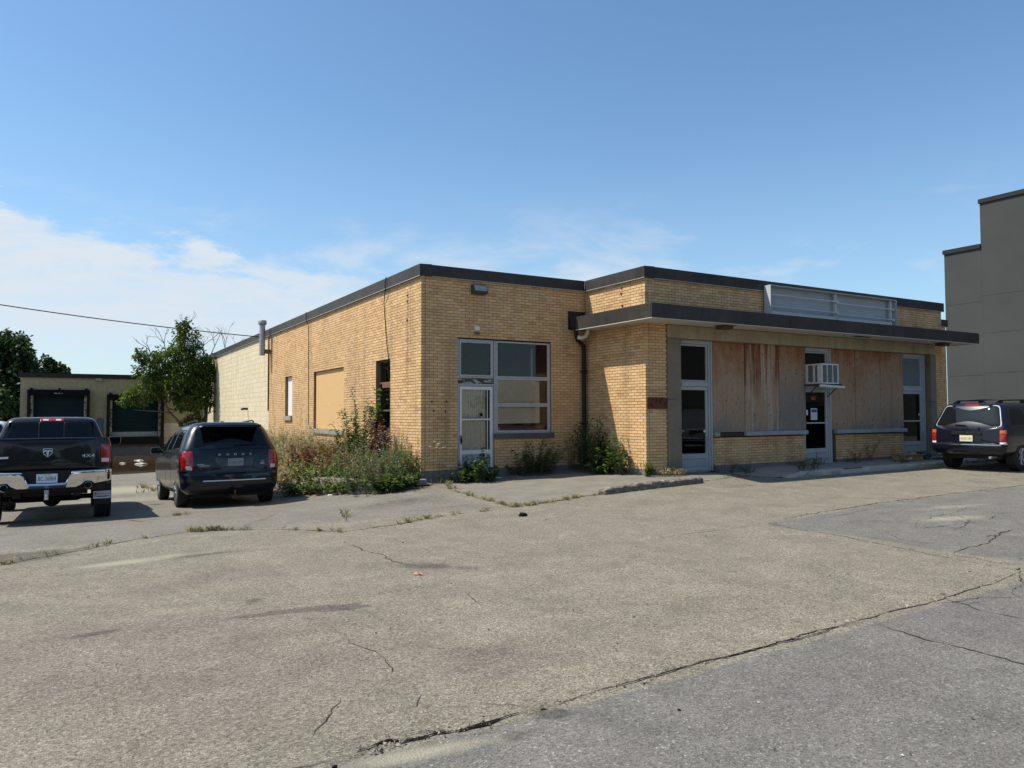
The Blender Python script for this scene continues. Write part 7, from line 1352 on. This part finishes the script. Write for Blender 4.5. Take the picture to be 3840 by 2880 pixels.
def lump(name, label, cat, x, y, z, sx, sy, sz, mat, seed=0, n=2):
    import bmesh
    bm = bmesh.new(); bmesh.ops.create_icosphere(bm, subdivisions=n, radius=1); rs = random.Random(seed)
    for v in bm.verts: k = 1+rs.uniform(-.28, .22); v.co = Vector((v.co.x*sx*k, v.co.y*sy*k, max(v.co.z*sz*k, -sz*0.5)))
    me = bpy.data.meshes.new(name); bm.to_mesh(me); bm.free(); o = link(name, me, mat); o.location = (x, y, z+sz*0.45); return tag(o, label, cat)
lump('asphalt_lump', 'black lump lying alone on the tan asphalt before the apron', 'stone', -0.76, -5.61, h(-.76, -5.6), 0.075, 0.05, 0.04, BLACK, 1); lump('asphalt_lump', 'black stone on the near grey asphalt below the seam', 'stone', -3.89, -12.39, h(-3.9, -12.4), 0.011, 0.010, 0.008, BLACK, 2, 1)
lump('asphalt_lump', 'broken dark stone at the near end of the open joint', 'stone', -5.67, -12.05, h(-5.7, -12), 0.014, 0.012, 0.010, BLACK, 3, 1)
lump('broken_chunk', 'broken asphalt chunk in the open joint', 'stone', -5.29, -11.965, h(-5.3, -12)-0.002, 0.035, 0.018, 0.014, ASPHALT, 5, 2)
o = quads_obj('dry_leaf', leaves(np.array([(-3.75, -8.55, h(-3.7, -8.5)+0.012)]*4), np.array([(1, .2, .15), (.3, 1, .3), (-.6, .5, .2), (.5, -.8, .1)]), 0.06, 0.035), simple('orange_dead_leaf', (0.55, 0.20, 0.09), 0.7)); tag(o, 'curled orange dead leaf on the tan asphalt', 'leaf')
def litter():
    z = 0.215; o = thing('cardboard_box', 'flattened cardboard box on the walk before the louvred door', 'box', (13.75, -2.75, z)); box('carton', CARD, o, 13.35, 14.15, -3.0, -2.55, z, z+0.14, 0.01); box('flap', CARD, o, 13.33, 14.2, -3.02, -2.5, z+0.142, z+0.155); box('carton_label', PAPER, o, 13.37, 13.6, -3.004, -3.001, z+0.03, z+0.1)
    lump('plastic_bag', 'crumpled dark green bag beside the cardboard box', 'bag', 14.55, -2.75, z, 0.26, 0.20, 0.16, simple('dark_green_plastic', (0.03, 0.05, 0.05), 0.3), 7, 3); lump('paper_scrap', 'crumpled white rubbish at the foot of the right pillar', 'rubbish', 15.75, -2.7, z, 0.16, 0.10, 0.05, PAPER, 9, 2); lump('rag', 'dark rag lying on the walk past the bag', 'rag', 15.1, -3.0, z, 0.45, 0.2, 0.03, simple('dark_cloth', (0.03, 0.03, 0.035), 0.95), 11, 3)
    lump('drink_can', 'white crushed can in the weeds at the bed corner', 'can', -1.95, 0.25, h(-2, .2), 0.08, 0.03, 0.025, WHITE, 13, 1)
    b = box('brochure', simple('red_print_paper', (0.45, 0.22, 0.20), 0.7), None, 2.05, 2.35, -0.42, -0.30, h(2.2, -.4)+0.016, h(2.2, -.4)+0.024); tag(b, 'faded red leaflet on the apron beside the storm door', 'paper'); b = box('paper_scrap', PAPER, None, 1.75, 1.9, -0.30, -0.22, h(1.8, -.3)+0.016, h(1.8, -.3)+0.03); tag(b, 'white paper scrap at the storm door corner', 'paper')
    lump('dead_tuft', 'dead leaf heap at the left of the middle shop door', 'leaves', 9.6, -2.6, 0.16, 0.22, 0.12, 0.10, SOIL, 17, 2); lump('rubble', 'broken kerb rubble at the gap in the kerb', 'rubble', 8.15, -3.7, h(8.1, -3.7), 0.22, 0.14, 0.10, CONC_LIGHT, 19, 2)
    for i, (x, y, lb) in enumerate([(-7.4, 19.5, 'white round floating rubbish beside the pickup'), (-6.3, 24, 'white bottle floating in the dock water'), (-4.7, 23, 'white foam scrap floating in the dock water'), (-4.0, 22, 'pale floating crate corner near the minivan'), (-3.9, 25, 'white floating foam tray near the minivan'), (-5.2, 26.5, 'pale stick afloat near the dock wall')]):
        lump('floating_rubbish', lb, 'rubbish', x, y, -0.69, (0.12, 0.3, 0.14, 0.25, 0.2, 0.35)[i], (0.12, 0.06, 0.14, 0.2, 0.2, 0.05)[i], (0.13, 0.05, 0.05, 0.07, 0.05, 0.03)[i], simple('grimy_foam_%d' % i, (0.42, 0.41, 0.37), 0.8, 0, 0.4, 5), 30+i, 2)
litter()
# ================================================================== across the road, seen only in the glass and the paintwork
PROTO = []
for i, (hh, rr) in enumerate([(10, 5.0), (8, 4.4), (12, 5.4)]):
    rs = random.Random(i+50); cl = []
    for k in range(12):
        a = rs.uniform(0, 6.28); q = rs.uniform(0.1, .8); zz = rs.uniform(.22, .9); cl.append((math.cos(a)*rr*q, math.sin(a)*rr*q, zz*hh, rr*.38, rr*.38, hh*.18))
    PROTO.append(clump_tree('roadside_tree', 'roadside tree across the street mirrored in the glass', (-52+9*i, -50-4*i, 0), [([(0, 0, 0), (0, 0, hh*.7)], 0.25, 0.08)], cl, 110, 0.7, LEAF_FAR, 0.25, group='roadside trees across the street'))
for i in range(15):
    src = PROTO[i % 3]; x = -26+i*7.2+random.uniform(-2, 2)
    if 11 < x < 27: continue
    c = src.copy(); COL.objects.link(c); c.location = (x, -50-random.uniform(0, 9), 0); c.rotation_euler = (0, 0, random.uniform(0, 6)); c.scale = (1.0, 1.0, random.uniform(0.75, 1.15)*(0.42 if 14 < x < 52 else 1.0))
    for ch in src.children: d = ch.copy(); COL.objects.link(d); d.parent = c
def street_house(x0, x1, y0, y1, hw, hr, colr, label):
    o = thing('street_house', label, 'building', ((x0+x1)/2, y1, 0)); box('wall', simple('siding_%d' % x0, colr, 0.9), o, x0, x1, y0, y1, 0, hw)
    MB().add([(x0-.3, y0-.3, hw), (x1+.3, y0-.3, hw), (x1+.3, y1+.3, hw), (x0-.3, y1+.3, hw), (x0-.3, (y0+y1)/2, hr), (x1+.3, (y0+y1)/2, hr)], [(0, 1, 5, 4), (2, 3, 4, 5), (0, 4, 3), (1, 2, 5), (0, 3, 2, 1)]).build('roof', METAL_DARK, o)
    for k in range(4): xx = lerp(x0, x1, (k+.5)/4); w = box('window', FRAME, o, xx-.6, xx+.6, y1+.005, y1+.05, 1.0, 2.4); box('pane', GLASS_DARK, w, xx-.5, xx+.5, y1+.055, y1+.06, 1.1, 2.3)
street_house(12, 26, -64, -54, 5.2, 7.6, (0.25, 0.12, 0.09), 'red gabled house across the street mirrored in the shop glass')
street_house(-22, -9, -68, -59, 4.8, 7.2, (0.30, 0.26, 0.20), 'tan gabled house across the street mirrored in the paintwork')
park(sport_utility('sport_utility_vehicle', 'grey car across the lot mirrored in the first shop door', 'car', PAINT_GREY, 0.95, False), 15.5, -11.4, 43.8, 2.84)
